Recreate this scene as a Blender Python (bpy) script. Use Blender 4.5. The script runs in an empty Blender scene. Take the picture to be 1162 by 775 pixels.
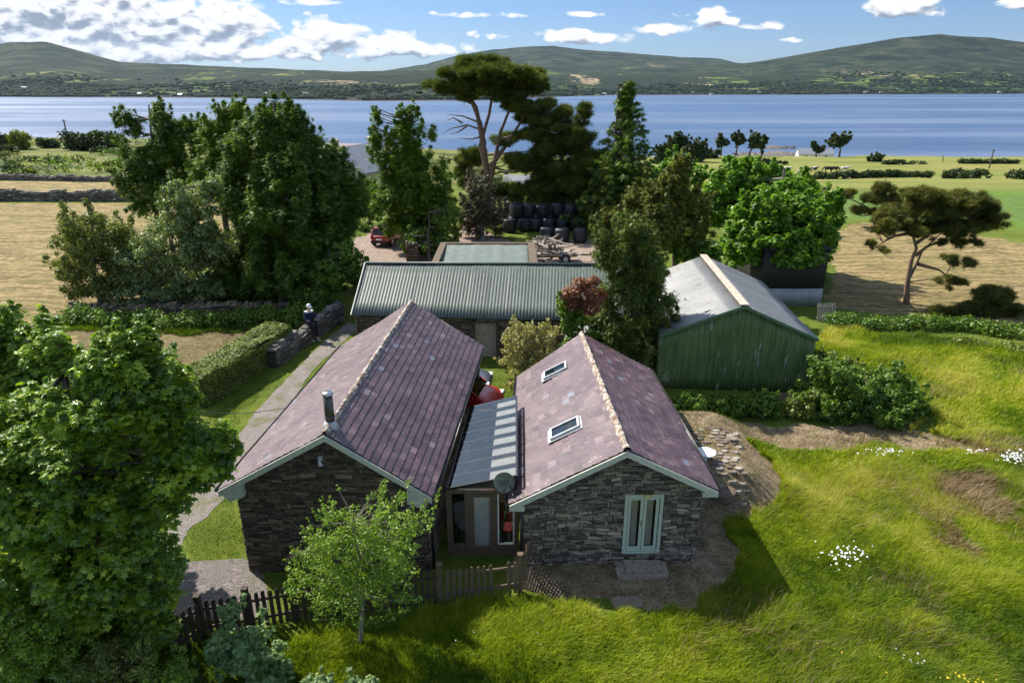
import bpy, bmesh, math
import numpy as np
from mathutils import Vector, Matrix
R = math.radians
rng = np.random.default_rng(11)
SC = bpy.context.scene
COL = SC.collection

# ------------------------------------------------------------------ camera
CAM_H = 12.0; PITCH = R(20.5); FPX = 774.7; CX = 581.0; CY = 387.5
cd = bpy.data.cameras.new('camera'); cam = bpy.data.objects.new('camera', cd); COL.objects.link(cam)
cam.location = (0, 0, CAM_H); cam.rotation_euler = (math.pi/2 - PITCH, 0, 0)
cd.lens = 24.0; cd.sensor_width = 36.0; cd.clip_start = 0.2; cd.clip_end = 40000
SC.camera = cam
SC.view_settings.view_transform = 'Standard'; SC.view_settings.look = 'None'
SC.view_settings.gamma = 1.0; SC.view_settings.exposure = 0.80
SC.cycles.max_bounces = 6; SC.cycles.transparent_max_bounces = 12
SC.cycles.diffuse_bounces = 3; SC.cycles.glossy_bounces = 3; SC.cycles.transmission_bounces = 4
SC.cycles.volume_bounces = 0
SC.cycles.use_adaptive_sampling = True; SC.cycles.adaptive_threshold = 0.02

# direction towards the sun, from the shadows of the two gables
SUN = Vector((-.76, .63, 1.0)).normalized()
SUN_EL = math.asin(SUN.z); SUN_AZ = math.atan2(SUN.x, SUN.y)
sl = bpy.data.lights.new('sun', 'SUN'); sl.energy = 4.9; sl.angle = R(0.5); sl.color = (1.0, 0.94, 0.84)
so = bpy.data.objects.new('sun', sl); COL.objects.link(so); so.location = (-40, 10, 60)
so.rotation_euler = SUN.to_track_quat('Z', 'Y').to_euler()

# ------------------------------------------------------------------ node helpers
class NT:
    def __init__(s, nt): s.nt = nt
    def n(s, t, ins=None, **kw):
        nd = s.nt.nodes.new(t)
        for k, v in kw.items(): setattr(nd, k, v)
        if ins:
            for k, v in ins.items():
                sock = nd.inputs[k]
                if isinstance(v, bpy.types.NodeSocket): s.nt.links.new(v, sock)
                elif isinstance(v, bpy.types.Node): s.nt.links.new(v.outputs[0], sock)
                else: sock.default_value = v
        return nd
    def m(s, op, a, b=None, c=None, clamp=False):
        d = {0: a}
        if b is not None: d[1] = b
        if c is not None: d[2] = c
        return s.n('ShaderNodeMath', d, operation=op, use_clamp=clamp).outputs[0]
    def v(s, op, a, b):
        return s.n('ShaderNodeVectorMath', {0: a, 1: b}, operation=op).outputs[0]
    def ramp(s, fac, stops, interp='LINEAR'):
        nd = s.n('ShaderNodeValToRGB', {0: fac}); cr = nd.color_ramp; cr.interpolation = interp
        while len(cr.elements) < len(stops): cr.elements.new(0.5)
        for e, (p, c) in zip(cr.elements, stops):
            e.position = p; e.color = (c[0], c[1], c[2], 1) if hasattr(c, '__len__') else (c, c, c, 1)
        return nd.outputs[0]
    def mix(s, f, a, b, blend='MIX'):
        nd = s.n('ShaderNodeMix', None, data_type='RGBA', blend_type=blend)
        for i, v in ((0, f), (6, a), (7, b)):
            if isinstance(v, bpy.types.NodeSocket): s.nt.links.new(v, nd.inputs[i])
            elif hasattr(v, '__len__'): nd.inputs[i].default_value = (v[0], v[1], v[2], 1)
            else: nd.inputs[i].default_value = v if i == 0 else (v, v, v, 1)
        return nd.outputs[2]
    def noise(s, vec, scale, detail=4, rough=0.55, dist=0.0):
        return s.n('ShaderNodeTexNoise', {'Vector': vec, 'Scale': scale, 'Detail': detail, 'Roughness': rough, 'Distortion': dist}).outputs[0]
    def vor(s, vec, scale, feature='F1', rnd=1.0, out=0):
        return s.n('ShaderNodeTexVoronoi', {'Vector': vec, 'Scale': scale, 'Randomness': rnd}, feature=feature).outputs[out]
    def mapr(s, x, a, b, c=0.0, d=1.0):
        return s.n('ShaderNodeMapRange', {0: x, 1: a, 2: b, 3: c, 4: d}).outputs[0]

def material(name):
    m = bpy.data.materials.new(name); m.use_nodes = True; m.node_tree.nodes.clear()
    return m, NT(m.node_tree)
def finish(t, shader):
    o = t.n('ShaderNodeOutputMaterial'); t.nt.links.new(shader.outputs[0], o.inputs[0])
def principled(t, col, rough=0.8, bump=None, bstr=0.5, bdist=0.02, **kw):
    ins = {'Base Color': col if isinstance(col, bpy.types.NodeSocket) else (*col, 1), 'Roughness': rough}
    ins.update(kw)
    if bump is not None:
        ins['Normal'] = t.n('ShaderNodeBump', {'Height': bump, 'Strength': bstr, 'Distance': bdist}).outputs[0]
    p = t.n('ShaderNodeBsdfPrincipled', ins); finish(t, p); return p
def pos(t): return t.n('ShaderNodeNewGeometry').outputs['Position']
def attr(t, name='tint'): return t.n('ShaderNodeAttribute', None, attribute_name=name).outputs['Fac']
def scaled(t, vec, s): return t.v('MULTIPLY', vec, s)
def simple(name, col, rough=0.7, var=0.25, scale=6, metallic=0.0, bump=0.0, spec=0.5):
    m, t = material(name); p = pos(t); n = t.noise(p, scale, 5)
    c = t.mix(t.mapr(n, 0.3, 0.7), tuple(x*(1-var) for x in col), tuple(min(1, x*(1+var)) for x in col))
    principled(t, c, rough, n if bump else None, bump, 0.02, Metallic=metallic, **{'Specular IOR Level': spec}); return m

# ------------------------------------------------------------------ world: Nishita sky and cumulus
def px_a(px): return (px - CX)/FPX/1.0677
def py_e(py): return math.tan(math.atan((CY - py)/FPX) - PITCH)
W = bpy.data.worlds.new('World'); SC.world = W; W.use_nodes = True; W.node_tree.nodes.clear()
def build_world():
    g = bpy.data.node_groups.new('cloud_density', 'ShaderNodeTree')
    g.interface.new_socket('P', in_out='INPUT', socket_type='NodeSocketVector')
    g.interface.new_socket('D', in_out='OUTPUT', socket_type='NodeSocketFloat')
    t = NT(g); gi = t.n('NodeGroupInput'); go = t.n('NodeGroupOutput')
    P = gi.outputs[0]; sp = t.n('ShaderNodeSeparateXYZ', {0: P})
    blobs = [(-60, 34, 200, 60, 2.2), (70, 22, 200, 52, 2.4), (130, 58, 260, 18, 1.7), (175, 26, 95, 38, 2.0), (262, 30, 76, 30, 1.7), (375, 46, 66, 24, 1.5),
             (295, 60, 150, 11, 1.3), (440, 54, 62, 18, 1.2), (505, 58, 68, 9, 1.0), (650, 43, 60, 10, 1.25), (708, 45, 14, 6, .8), (668, 17, 28, 2.6, .45), (540, 18, 50, 3, .4), (555, 40, 22, 5, .45),
             (770, 33, 52, 8, 1.0), (800, 22, 38, 13, 1.2), (855, 29, 26, 7, .9), (895, 46, 14, 3, .8), (1010, 8, 52, 13, 1.15), (1045, 16, 14, 6, .8), (1150, 5, 38, 9, 1.0), (712, 0, 40, 3, .9), (350, 3, 40, 3, .5)]
    acc = None
    for px, py, rx, ry, k in blobs:
        a0, e0 = px_a(px), py_e(py); ra = rx/FPX/1.05; re = ry/FPX*0.95
        dx = t.m('MULTIPLY', t.m('SUBTRACT', sp.outputs[0], a0), 1/ra)
        dy = t.m('MULTIPLY', t.m('SUBTRACT', sp.outputs[1], e0), 1/re)
        dy2 = t.m('MULTIPLY', dy, t.m('ADD', 1.0, t.m('MULTIPLY', t.m('LESS_THAN', dy, 0.0), 0.25)))   # flatter bases
        q = t.m('SUBTRACT', k, t.m('MULTIPLY', t.m('ADD', t.m('MULTIPLY', dx, dx), t.m('MULTIPLY', dy2, dy2)), k))
        acc = q if acc is None else t.m('MAXIMUM', acc, q)
    # scattered cloud elsewhere in the sky
    hi = t.m('MULTIPLY', t.mapr(sp.outputs[1], 0.13, 0.35), t.mapr(t.noise(P, 2.2, 3), 0.45, 0.75, -1.0, 1.3))
    acc = t.m('MAXIMUM', acc, t.m('SUBTRACT', hi, t.mapr(sp.outputs[1], 0.12, 0.2, 3.0, 0.0)))
    acc = t.m('MAXIMUM', acc, -1.5)
    P1 = t.v('MULTIPLY', P, (17, 34, 17)); n1 = t.noise(P1, 1.0, 7, 0.62, 0.35)
    P2 = t.v('MULTIPLY', P, (55, 85, 55)); n2 = t.n('ShaderNodeTexVoronoi', {'Vector': P2, 'Scale': 1.0, 'Smoothness': 0.6}, feature='SMOOTH_F1').outputs[0]
    nn = t.m('ADD', t.m('MULTIPLY', t.m('SUBTRACT', n1, 0.52), 5.2), t.m('MULTIPLY', t.m('SUBTRACT', 0.45, n2), 1.1))
    g.links.new(t.m('ADD', acc, nn), go.inputs[0])
    t = NT(W.node_tree)
    d = t.n('ShaderNodeTexCoord').outputs['Generated']; s = t.n('ShaderNodeSeparateXYZ', {0: d})
    yy = t.m('MAXIMUM', t.m('ABSOLUTE', s.outputs[1]), 0.12)
    a = t.m('DIVIDE', s.outputs[0], yy); e = t.m('DIVIDE', s.outputs[2], yy)
    P = t.n('ShaderNodeCombineXYZ', {0: a, 1: e, 2: t.m('MULTIPLY', t.m('LESS_THAN', s.outputs[1], 0.0), 5.0)}).outputs[0]
    def dens(v):
        gn = t.n('ShaderNodeGroup', None, node_tree=g); t.nt.links.new(v, gn.inputs[0]); return gn.outputs[0]
    D0 = dens(P); D1 = dens(t.v('ADD', P, (-0.003, 0.009, 0)))
    cov = t.mapr(D0, 0.0, 0.55)
    lit = t.mapr(t.m('SUBTRACT', D0, D1), -0.85, 0.35)
    thick = t.mapr(D0, 0.7, 2.6)
    lit = t.m('SUBTRACT', lit, t.m('MULTIPLY', thick, 0.20), clamp=True)
    ccol = t.ramp(lit, [(0.0, (1.7, 2.0, 2.5)), (0.3, (2.8, 3.1, 3.7)), (0.62, (5.2, 5.3, 5.5)), (1.0, (6.6, 6.55, 6.4))])
    sky = t.n('ShaderNodeTexSky', None, sky_type='NISHITA', sun_disc=False, sun_elevation=SUN_EL, sun_rotation=SUN_AZ,
              air_density=1.0, dust_density=0.35, ozone_density=2.2, altitude=30).outputs[0]
    skyc = t.mix(1.0, sky, t.mix(t.mapr(s.outputs[2], .10, .45), (0.38, 0.49, 0.71), (1.75, 1.52, 1.28)), 'MULTIPLY')
    up = t.mapr(s.outputs[2], -0.02, 0.0)
    col = t.mix(t.m('MULTIPLY', cov, up), skyc, ccol)
    bg = t.n('ShaderNodeBackground', {'Color': col, 'Strength': 0.098})
    o = t.n('ShaderNodeOutputWorld'); t.nt.links.new(bg.outputs[0], o.inputs[0])
build_world()

# ------------------------------------------------------------------ object helpers
def link(name, data, parent=None, loc=None):
    o = bpy.data.objects.new(name, data); COL.objects.link(o)
    if parent is not None:
        o.parent = parent; o.matrix_parent_inverse = Matrix.Translation(-Vector(parent.location)) if parent.parent is None and parent.get('abs') else Matrix()
    if loc is not None: o.location = loc
    return o
def thing(name, label, cat, loc, group=None, rz=0.0, absolute=True):
    """Empty at the base of a thing; absolute: its parts are given in world coordinates."""
    o = bpy.data.objects.new(name, None); COL.objects.link(o); o.location = loc; o.rotation_euler = (0, 0, rz)
    o['label'] = label; o['category'] = cat
    if group: o['group'] = group
    o['abs'] = 1 if absolute else 0
    o.empty_display_size = 0.3
    return o
def tag(o, label=None, cat=None, group=None, kind=None):
    if label: o['label'] = label
    if cat: o['category'] = cat
    if group: o['group'] = group
    if kind: o['kind'] = kind
    return o
def nmesh(name, V, F, mat, parent=None, tint=None, smooth=False, loc=None, attrs=None):
    """V (n,3), F (m,k) one polygon size -> mesh object"""
    V = np.asarray(V, dtype=np.float32); F = np.asarray(F, dtype=np.int32); k = F.shape[1]
    me = bpy.data.meshes.new(name)
    me.vertices.add(len(V)); me.vertices.foreach_set('co', V.ravel())
    me.loops.add(F.size); me.loops.foreach_set('vertex_index', F.ravel())
    me.polygons.add(len(F)); me.polygons.foreach_set('loop_start', np.arange(0, F.size, k, dtype=np.int32))
    me.polygons.foreach_set('loop_total', np.full(len(F), k, dtype=np.int32))
    me.polygons.foreach_set('use_smooth', np.full(len(F), bool(smooth)))
    if tint is not None:
        a = me.attributes.new('tint', 'FLOAT', 'FACE'); a.data.foreach_set('value', np.asarray(tint, dtype=np.float32))
    if attrs:
        for an, av in attrs.items():
            a = me.attributes.new(an, 'FLOAT', 'POINT'); a.data.foreach_set('value', np.asarray(av, dtype=np.float32))
    me.update(calc_edges=True); me.validate()
    if mat is not None: me.materials.append(mat)
    return link(name, me, parent, loc)

class MB:
    """collects boxes, bars and tubes as quads"""
    def __init__(s): s.V = []; s.F = []; s.T = []
    def add(s, V, F, t=0.5):
        b = len(s.V); s.V += [tuple(v) for v in V]
        for f in F:
            s.F.append(tuple(b + i for i in f)); s.T.append(t)
    def hexa(s, c8, t=0.5):
        """c8: bottom 4 ccw, top 4 ccw"""
        s.add(c8, [(3, 2, 1, 0), (4, 5, 6, 7), (0, 1, 5, 4), (1, 2, 6, 5), (2, 3, 7, 6), (3, 0, 4, 7)], t)
    def box(s, c, size, rz=0, t=0.5):
        x, y, z = [q/2 for q in size]; co, si = math.cos(rz), math.sin(rz)
        pts = []
        for dz in (-z, z):
            for dx, dy in ((-x, -y), (x, -y), (x, y), (-x, y)):
                pts.append((c[0] + dx*co - dy*si, c[1] + dx*si + dy*co, c[2] + dz))
        s.hexa(pts, t)
    def bar(s, a, b, w, h, t=0.5, up=(0, 0, 1)):
        a, b = Vector(a), Vector(b); d = (b - a).normalized(); u = Vector(up)
        side = d.cross(u)
        if side.length < 1e-4: side = d.cross(Vector((1, 0, 0)))
        side.normalize(); u = side.cross(d).normalized()
        p = []
        for q in (a, b):
            for sx, sz in ((-1, -1), (1, -1), (1, 1), (-1, 1)):
                p.append(q + side*sx*w/2 + u*sz*h/2)
        s.hexa([p[0], p[1], p[2], p[3], p[4], p[5], p[6], p[7]], t)
    def tube(s, pts, rad, n=7, t=0.5, cap=True):
        pts = [Vector(p) for p in pts]
        if not hasattr(rad, '__len__'): rad = [rad]*len(pts)
        b = len(s.V); ref = Vector((0.31, 0.17, 0.93))
        for i, p in enumerate(pts):
            d = (pts[min(i+1, len(pts)-1)] - pts[max(i-1, 0)])
            if d.length < 1e-6: d = Vector((0, 0, 1))
            d.normalize(); x = d.cross(ref)
            if x.length < .1: x = d.cross(Vector((1, 0, 0)))
            x.normalize(); y = d.cross(x)
            for k in range(n):
                an = 2*math.pi*k/n; s.V.append(tuple(p + (x*math.cos(an) + y*math.sin(an))*rad[i]))
        for i in range(len(pts)-1):
            for k in range(n):
                s.F.append((b+i*n+k, b+i*n+(k+1) % n, b+(i+1)*n+(k+1) % n, b+(i+1)*n+k)); s.T.append(t)
        if cap:
            for i in (0, len(pts)-1):
                c = len(s.V); s.V.append(tuple(pts[i]))
                for k in range(n):
                    q = (b+i*n+k, b+i*n+(k+1) % n, c) ; s.F.append(q if i else q[::-1]); s.T.append(t)
    def build(s, name, mat, parent=None, smooth=False, loc=None):
        me = bpy.data.meshes.new(name); me.from_pydata(s.V, [], s.F)
        a = me.attributes.new('tint', 'FLOAT', 'FACE'); a.data.foreach_set('value', np.asarray(s.T, dtype=np.float32))
        if smooth: me.polygons.foreach_set('use_smooth', np.ones(len(me.polygons), dtype=bool))
        me.materials.append(mat); me.update()
        return link(name, me, parent, loc)

def at(px, py, z=0.0):
    """point of the scene at height z that the photograph shows at pixel (px, py)"""
    u = (px-CX)/FPX; v = (CY-py)/FPX
    d = (u, math.cos(PITCH)+v*math.sin(PITCH), -math.sin(PITCH)+v*math.cos(PITCH))
    t = (z-CAM_H)/d[2]; return Vector((d[0]*t, d[1]*t, z))
def on(px, py, Y):
    u = (px-CX)/FPX; v = (CY-py)/FPX
    d = (u, math.cos(PITCH)+v*math.sin(PITCH), -math.sin(PITCH)+v*math.cos(PITCH))
    t = Y/d[1]; return Vector((d[0]*t, Y, CAM_H+d[2]*t))
def mpp(Y, z=3.0): return (Y*math.cos(PITCH) + (CAM_H-z)*math.sin(PITCH))/FPX

def smooth01(x): x = np.clip(x, 0, 1); return x*x*(3-2*x)
def vnoise(x, y, seed=0):
    x = np.asarray(x, dtype=np.float64); y = np.asarray(y, dtype=np.float64)
    xi = np.floor(x).astype(np.int64); yi = np.floor(y).astype(np.int64); fx = x-xi; fy = y-yi
    def h(a, b):
        n = (a*374761393 + b*668265263 + seed*1442695041) & 0x7fffffff
        n = ((n ^ (n >> 13))*1274126177) & 0x7fffffff
        return ((n ^ (n >> 16)) & 0xffff)/65535.0
    fx = fx*fx*(3-2*fx); fy = fy*fy*(3-2*fy)
    return (h(xi, yi)*(1-fx)+h(xi+1, yi)*fx)*(1-fy) + (h(xi, yi+1)*(1-fx)+h(xi+1, yi+1)*fx)*fy
def fbm(x, y, oct=4, seed=0):
    s = 0; a = .5
    for i in range(oct): s = s + a*vnoise(x*2**i, y*2**i, seed+i*7); a *= .5
    return s/(1-.5**oct)
SEA = -24.0
def hz(x, y):
    x = np.asarray(x, dtype=np.float64); y = np.asarray(y, dtype=np.float64)
    ax = x/np.maximum(y, 20)
    drop = 3.0 + 6.5*smooth01((ax+0.45)/0.6)
    h = -drop*smooth01((y-64)/135) - (fbm(x/14, y/14, 3, 5)-.5)*1.2*smooth01((y-95)/60)
    h = h - (SEA*-1 + 8 - drop)*smooth01((y-215)/190)
    h = h + 0.10*(fbm(x/5, y/5, 3, 3)-.5)*smooth01((np.abs(x-9)-12)/10)
    h = h + .95*smooth01((x-3.8)/.8)*smooth01((9.4-x)/2.4)*smooth01((y-17.2)/1.2)*smooth01((23.8-y)/1.6)   # guessed terrace beside the smaller cottage, shaped to put its patio in sun
    return h
def inpoly(x, y, poly):
    x = np.asarray(x); y = np.asarray(y); c = np.zeros(x.shape, bool); n = len(poly); j = n-1
    for i in range(n):
        xi, yi = poly[i][0], poly[i][1]; xj, yj = poly[j][0], poly[j][1]
        m = ((yi > y) != (yj > y)) & (x < (xj-xi)*(y-yi)/((yj-yi) or 1e-9)+xi); c ^= m; j = i
    return c
def pxpoly(pts, z=0.0): return [(at(a, b, z).x, at(a, b, z).y) for a, b in pts]
# ------------------------------------------------------------------ materials
def leaf_mat(name, cols, transl=0.35, gloss=0.10, rough=0.45):
    m, t = material(name); c = t.ramp(attr(t), [(i/(len(cols)-1), q) for i, q in enumerate(cols)])
    d = t.n('ShaderNodeBsdfDiffuse', {'Color': c})
    tc = t.mix(1.0, c, (1.25, 1.35, 0.55), 'MULTIPLY')
    tr = t.n('ShaderNodeBsdfTranslucent', {'Color': tc})
    mx = t.n('ShaderNodeMixShader', {0: transl, 1: d.outputs[0], 2: tr.outputs[0]})
    if gloss:
        gl = t.n('ShaderNodeBsdfGlossy', {'Color': (0.9, 0.95, 0.9, 1), 'Roughness': rough})
        mx = t.n('ShaderNodeMixShader', {0: gloss, 1: mx.outputs[0], 2: gl.outputs[0]})
    finish(t, mx); return m
M = {}
M['maple'] = leaf_mat('maple_leaves', [(.060, .125, .010), (.18, .29, .014), (.50, .58, .05)], .44, .05)
M['sycamore'] = leaf_mat('sycamore_leaves', [(.065, .155, .010), (.14, .27, .015), (.26, .40, .03)], .42, .03)
M['cypress'] = leaf_mat('cypress_sprays', [(.045, .095, .013), (.10, .175, .021), (.21, .29, .036)], .34, .025)
M['cypress_light'] = leaf_mat('light_cypress_sprays', [(.065, .13, .012), (.13, .215, .018), (.23, .31, .03)], .32, .02)
M['pine'] = leaf_mat('pine_needles', [(.040, .062, .012), (.090, .12, .018), (.19, .21, .032)], .25, .015)
M['pine_brown'] = leaf_mat('bronzed_pine_needles', [(.050, .056, .014), (.115, .12, .024), (.22, .215, .045)], .25, .015)
M['bronze'] = leaf_mat('bronze_cypress_sprays', [(.070, .088, .015), (.14, .16, .024), (.26, .25, .045)], .30, .02)
M['willow'] = leaf_mat('willow_leaves', [(.09, .13, .035), (.19, .25, .075), (.36, .42, .17)], .34, .05)
M['olive'] = leaf_mat('olive_bush_leaves', [(.08, .11, .02), (.17, .205, .034), (.30, .32, .07)], .34, .03)
M['golden'] = leaf_mat('golden_leaves', [(.20, .20, .05), (.36, .33, .11), (.55, .48, .22)], .28, .03)
M['blossom'] = leaf_mat('cream_blossom', [(.30, .24, .12), (.5, .42, .26), (.68, .6, .42)], .2, .02)
M['rust'] = leaf_mat('dead_rust_sprays', [(.14, .045, .022), (.26, .095, .045), (.38, .16, .08)], .2, .03)
M['hedge'] = leaf_mat('hedge_leaves', [(.07, .11, .015), (.14, .19, .028), (.27, .31, .06)], .25, .03)
M['ivy'] = leaf_mat('ivy_leaves', [(.050, .11, .010), (.105, .19, .015), (.21, .31, .03)], .34, .03)
M['lime'] = leaf_mat('fresh_green_leaves', [(.10, .18, .018), (.19, .30, .03), (.36, .46, .06)], .40, .03)
M['bluish'] = leaf_mat('bluish_green_leaves', [(.09, .17, .05), (.17, .27, .085), (.32, .42, .15)], .36, .05)
M['dead'] = leaf_mat('grey_brown_twigs', [(.08, .065, .04), (.14, .12, .075), (.20, .18, .10)], .15, .02)
M['weeping'] = leaf_mat('drooping_cypress_sprays', [(.055, .085, .018), (.11, .155, .028), (.25, .29, .055)], .30, .02)
M['woods'] = simple('far_shore_woods', (.022, .036, .018), .95, .4, .05, spec=.1)
M['far'] = leaf_mat('distant_foliage', [(.030, .048, .018), (.055, .08, .024), (.09, .12, .034)], .15, .02)
M['grass'] = leaf_mat('meadow_grass', [(.078, .138, .006), (.180, .250, .008), (.31, .36, .014), (.46, .43, .09)], .42, .015, .6)
M['lawn'] = leaf_mat('lawn_grass', [(.07, .12, .008), (.13, .19, .012), (.21, .25, .025)], .35, .015, .6)
M['dry'] = leaf_mat('dry_grass', [(.16, .12, .055), (.27, .21, .10), (.38, .31, .17)], .3, .03)
M['heather'] = leaf_mat('seeding_grass', [(.15, .11, .055), (.24, .16, .09), (.33, .25, .14)], .3, .02)
M['white'] = simple('white_petals', (.8, .8, .76), .6, .05); M['yellow'] = simple('yellow_petals', (.75, .55, .03), .6, .1)

def bark(name, c, sc=8):
    m, t = material(name); p = scaled(t, pos(t), (sc, sc, sc*.35)); n = t.noise(p, 1.5, 6, .65)
    principled(t, t.ramp(n, [(.3, tuple(x*.5 for x in c)), (.7, tuple(x*1.35 for x in c))]), .9, n, .8, .04); return m
M['bark'] = bark('bark', (.13, .10, .075)); M['bark_red'] = bark('reddish_pine_bark', (.20, .125, .085)); M['bark_grey'] = bark('grey_branches', (.24, .21, .17))

def stone_mat(name, dark, mid, light, lichen=.35, mortar=None):
    m, t = material(name); p = pos(t); tn = attr(t)
    n = t.noise(scaled(t, p, (1, 1, 2.6)), 7, 7, .7)
    f = t.m('ADD', t.m('MULTIPLY', tn, .75), t.m('MULTIPLY', t.m('SUBTRACT', n, .5), .9))
    c = t.ramp(f, [(0.05, dark), (.45, mid), (.85, light)])
    li = t.mapr(t.noise(p, 3.2, 6, .7), .58, .72)
    c = t.mix(t.m('MULTIPLY', li, lichen), c, (.46, .45, .40))
    gr = t.noise(scaled(t, p, (1, 1, 3)), 26, 4, .7)
    c = t.mix(t.mapr(gr, .35, .65), c, t.mix(1.0, c, (.5, .48, .45), 'MULTIPLY'))
    principled(t, c, .88, t.m('ADD', n, t.m('MULTIPLY', gr, .5)), .9, .02); return m
M['slate_stone'] = stone_mat('slate_rubble', (.075, .060, .044), (.30, .245, .180), (.66, .56, .44), .5)
M['brown_stone'] = stone_mat('brown_rubble', (.055, .040, .028), (.18, .135, .092), (.38, .29, .195), .25)
M['field_stone'] = stone_mat('dry_field_stone', (.07, .06, .055), (.22, .20, .18), (.42, .40, .37), .55)
M['mortar'] = simple('dark_joints', (.05, .043, .036), .95, .4, 12, bump=.5)

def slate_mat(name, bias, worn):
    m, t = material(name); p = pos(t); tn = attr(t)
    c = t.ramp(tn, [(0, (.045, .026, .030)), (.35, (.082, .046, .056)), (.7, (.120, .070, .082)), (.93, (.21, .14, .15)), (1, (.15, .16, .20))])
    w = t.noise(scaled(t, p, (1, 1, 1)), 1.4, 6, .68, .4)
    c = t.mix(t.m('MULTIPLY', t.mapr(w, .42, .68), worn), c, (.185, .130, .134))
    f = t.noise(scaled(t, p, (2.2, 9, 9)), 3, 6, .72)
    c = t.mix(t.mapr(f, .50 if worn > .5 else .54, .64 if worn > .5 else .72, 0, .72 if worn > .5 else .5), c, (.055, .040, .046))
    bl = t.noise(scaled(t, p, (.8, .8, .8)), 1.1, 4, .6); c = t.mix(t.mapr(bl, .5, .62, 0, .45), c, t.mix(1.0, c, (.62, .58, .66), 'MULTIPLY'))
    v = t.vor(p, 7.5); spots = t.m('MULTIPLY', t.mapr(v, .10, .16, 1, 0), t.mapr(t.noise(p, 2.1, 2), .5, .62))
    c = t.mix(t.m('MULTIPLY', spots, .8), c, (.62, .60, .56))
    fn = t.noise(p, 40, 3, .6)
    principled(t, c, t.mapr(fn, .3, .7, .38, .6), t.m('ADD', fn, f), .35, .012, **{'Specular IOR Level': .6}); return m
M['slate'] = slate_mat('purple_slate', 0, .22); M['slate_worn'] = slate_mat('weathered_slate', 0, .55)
def ridge_mat():
    m, t = material('lichened_ridge_mortar'); p = pos(t); n = t.noise(p, 6, 6, .7)
    c = t.ramp(n, [(.34, (.10, .065, .045)), (.47, (.27, .19, .14)), (.58, (.55, .50, .43)), (.75, (.68, .66, .60))])
    principled(t, c, .95, n, 1.0, .05); return m
M['ridge'] = ridge_mat()
M['barge'] = simple('pale_grey_green_boards', (.50, .50, .44), .55, .14, 9)
M['gutter'] = simple('black_gutter', (.02, .02, .022), .4, .2)
M['frame'] = simple('sage_green_paint', (.44, .49, .41), .5, .12, 12)
M['wood'] = simple('weathered_brown_wood', (.115, .08, .05), .8, .35, 14, bump=.5)
M['darkwood'] = simple('dark_fence_wood', (.050, .032, .022), .8, .4, 12, bump=.5)
M['greywood'] = simple('silvered_wood', (.33, .28, .23), .85, .35, 9, bump=.5)
M['steel'] = simple('brushed_steel', (.55, .55, .54), .28, .1, 20, metallic=1.0)
M['soot'] = simple('sooty_steel', (.10, .095, .09), .45, .4, 12, metallic=.7)
M['black'] = simple('black_rubber', (.018, .018, .018), .7, .3)
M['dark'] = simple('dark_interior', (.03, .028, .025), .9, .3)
M['cloth_navy'] = simple('navy_cloth', (.015, .022, .075), .9, .3, 14); M['cloth_black'] = simple('black_trousers', (.012, .014, .022), .9, .3, 14)
M['cap'] = simple('white_cap', (.72, .74, .78), .8, .06); M['skin'] = simple('skin', (.50, .30, .22), .6, .08)
M['wrap'] = None
def wrap():
    m, t = material('black_bale_wrap'); p = pos(t); n = t.noise(scaled(t, p, (3, 3, 9)), 2.5, 5, .6)
    principled(t, t.mix(n, (.012, .013, .016), (.03, .032, .038)), t.mapr(n, .3, .7, .22, .42), n, .8, .05); return m
M['wrap'] = wrap()
def car_paint(name, col):
    m, t = material(name); n = t.noise(pos(t), 3, 3)
    principled(t, t.mix(n, tuple(x*.92 for x in col), col), .32, None, Metallic=.1, **{'Coat Weight': .7, 'Coat Roughness': .06}); return m
M['red'] = car_paint('red_car_paint', (.50, .018, .028)); M['darkred'] = car_paint('deep_red_car_paint', (.34, .014, .016)); M['greycar'] = car_paint('blue_grey_car_paint', (.085, .10, .13))
def glass(name, tint=(.75, .85, .85), refl=.12, body=.55):
    m, t = material(name); fr = t.n('ShaderNodeFresnel', {'IOR': 1.45})
    tr = t.n('ShaderNodeBsdfTransparent', {'Color': (*[x*body for x in tint], 1)}); gl = t.n('ShaderNodeBsdfGlossy', {'Color': (.62, .63, .62, 1), 'Roughness': .04})
    f = t.m('ADD', t.m('MULTIPLY', fr.outputs[0], .55), refl, clamp=True)
    finish(t, t.n('ShaderNodeMixShader', {0: f, 1: tr.outputs[0], 2: gl.outputs[0]})); return m
M['glass'] = glass('window_glass', (.55, .62, .62), .06, .8); M['roofglass'] = glass('roof_glass', (.92, .92, .91), .0, .95); M['carglass'] = glass('car_glass', (.25, .3, .3), .06, .5)
M['skyglass'] = glass('skylight_glass', (.30, .38, .45), .16, .5)
M['lamp'] = simple('headlight_lens', (.7, .72, .75), .15, .05); M['tail'] = simple('red_lens', (.4, .01, .01), .2, .05)
M['white_paint'] = simple('white_paint', (.75, .75, .73), .6, .06); M['cream'] = simple('cream_render', (.62, .52, .33), .85, .08)
M['blind'] = simple('blind_and_roof_sheen', (.66, .66, .64), .7, .12, 5); M['curtain'] = simple('pale_curtain', (.52, .50, .42), .9, .12, 6)  # the pale blind colour also paints the reflection under the porch roof
M['red_cloth'] = simple('red_chair_cloth', (.35, .03, .05), .8, .15); M['green_pole'] = simple('green_plastic', (.03, .22, .13), .4, .1)
M['flag'] = stone_mat('worn_flagstone', (.16, .12, .10), (.33, .27, .23), (.52, .46, .40), .5)
M['lead'] = simple('lead_flashing', (.45, .46, .47), .55, .2, 9); M['dish'] = simple('faded_dish', (.20, .22, .18), .6, .25, 8)
M['floor'] = simple('tiled_floor', (.25, .24, .22), .6, .2, 4)

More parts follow.
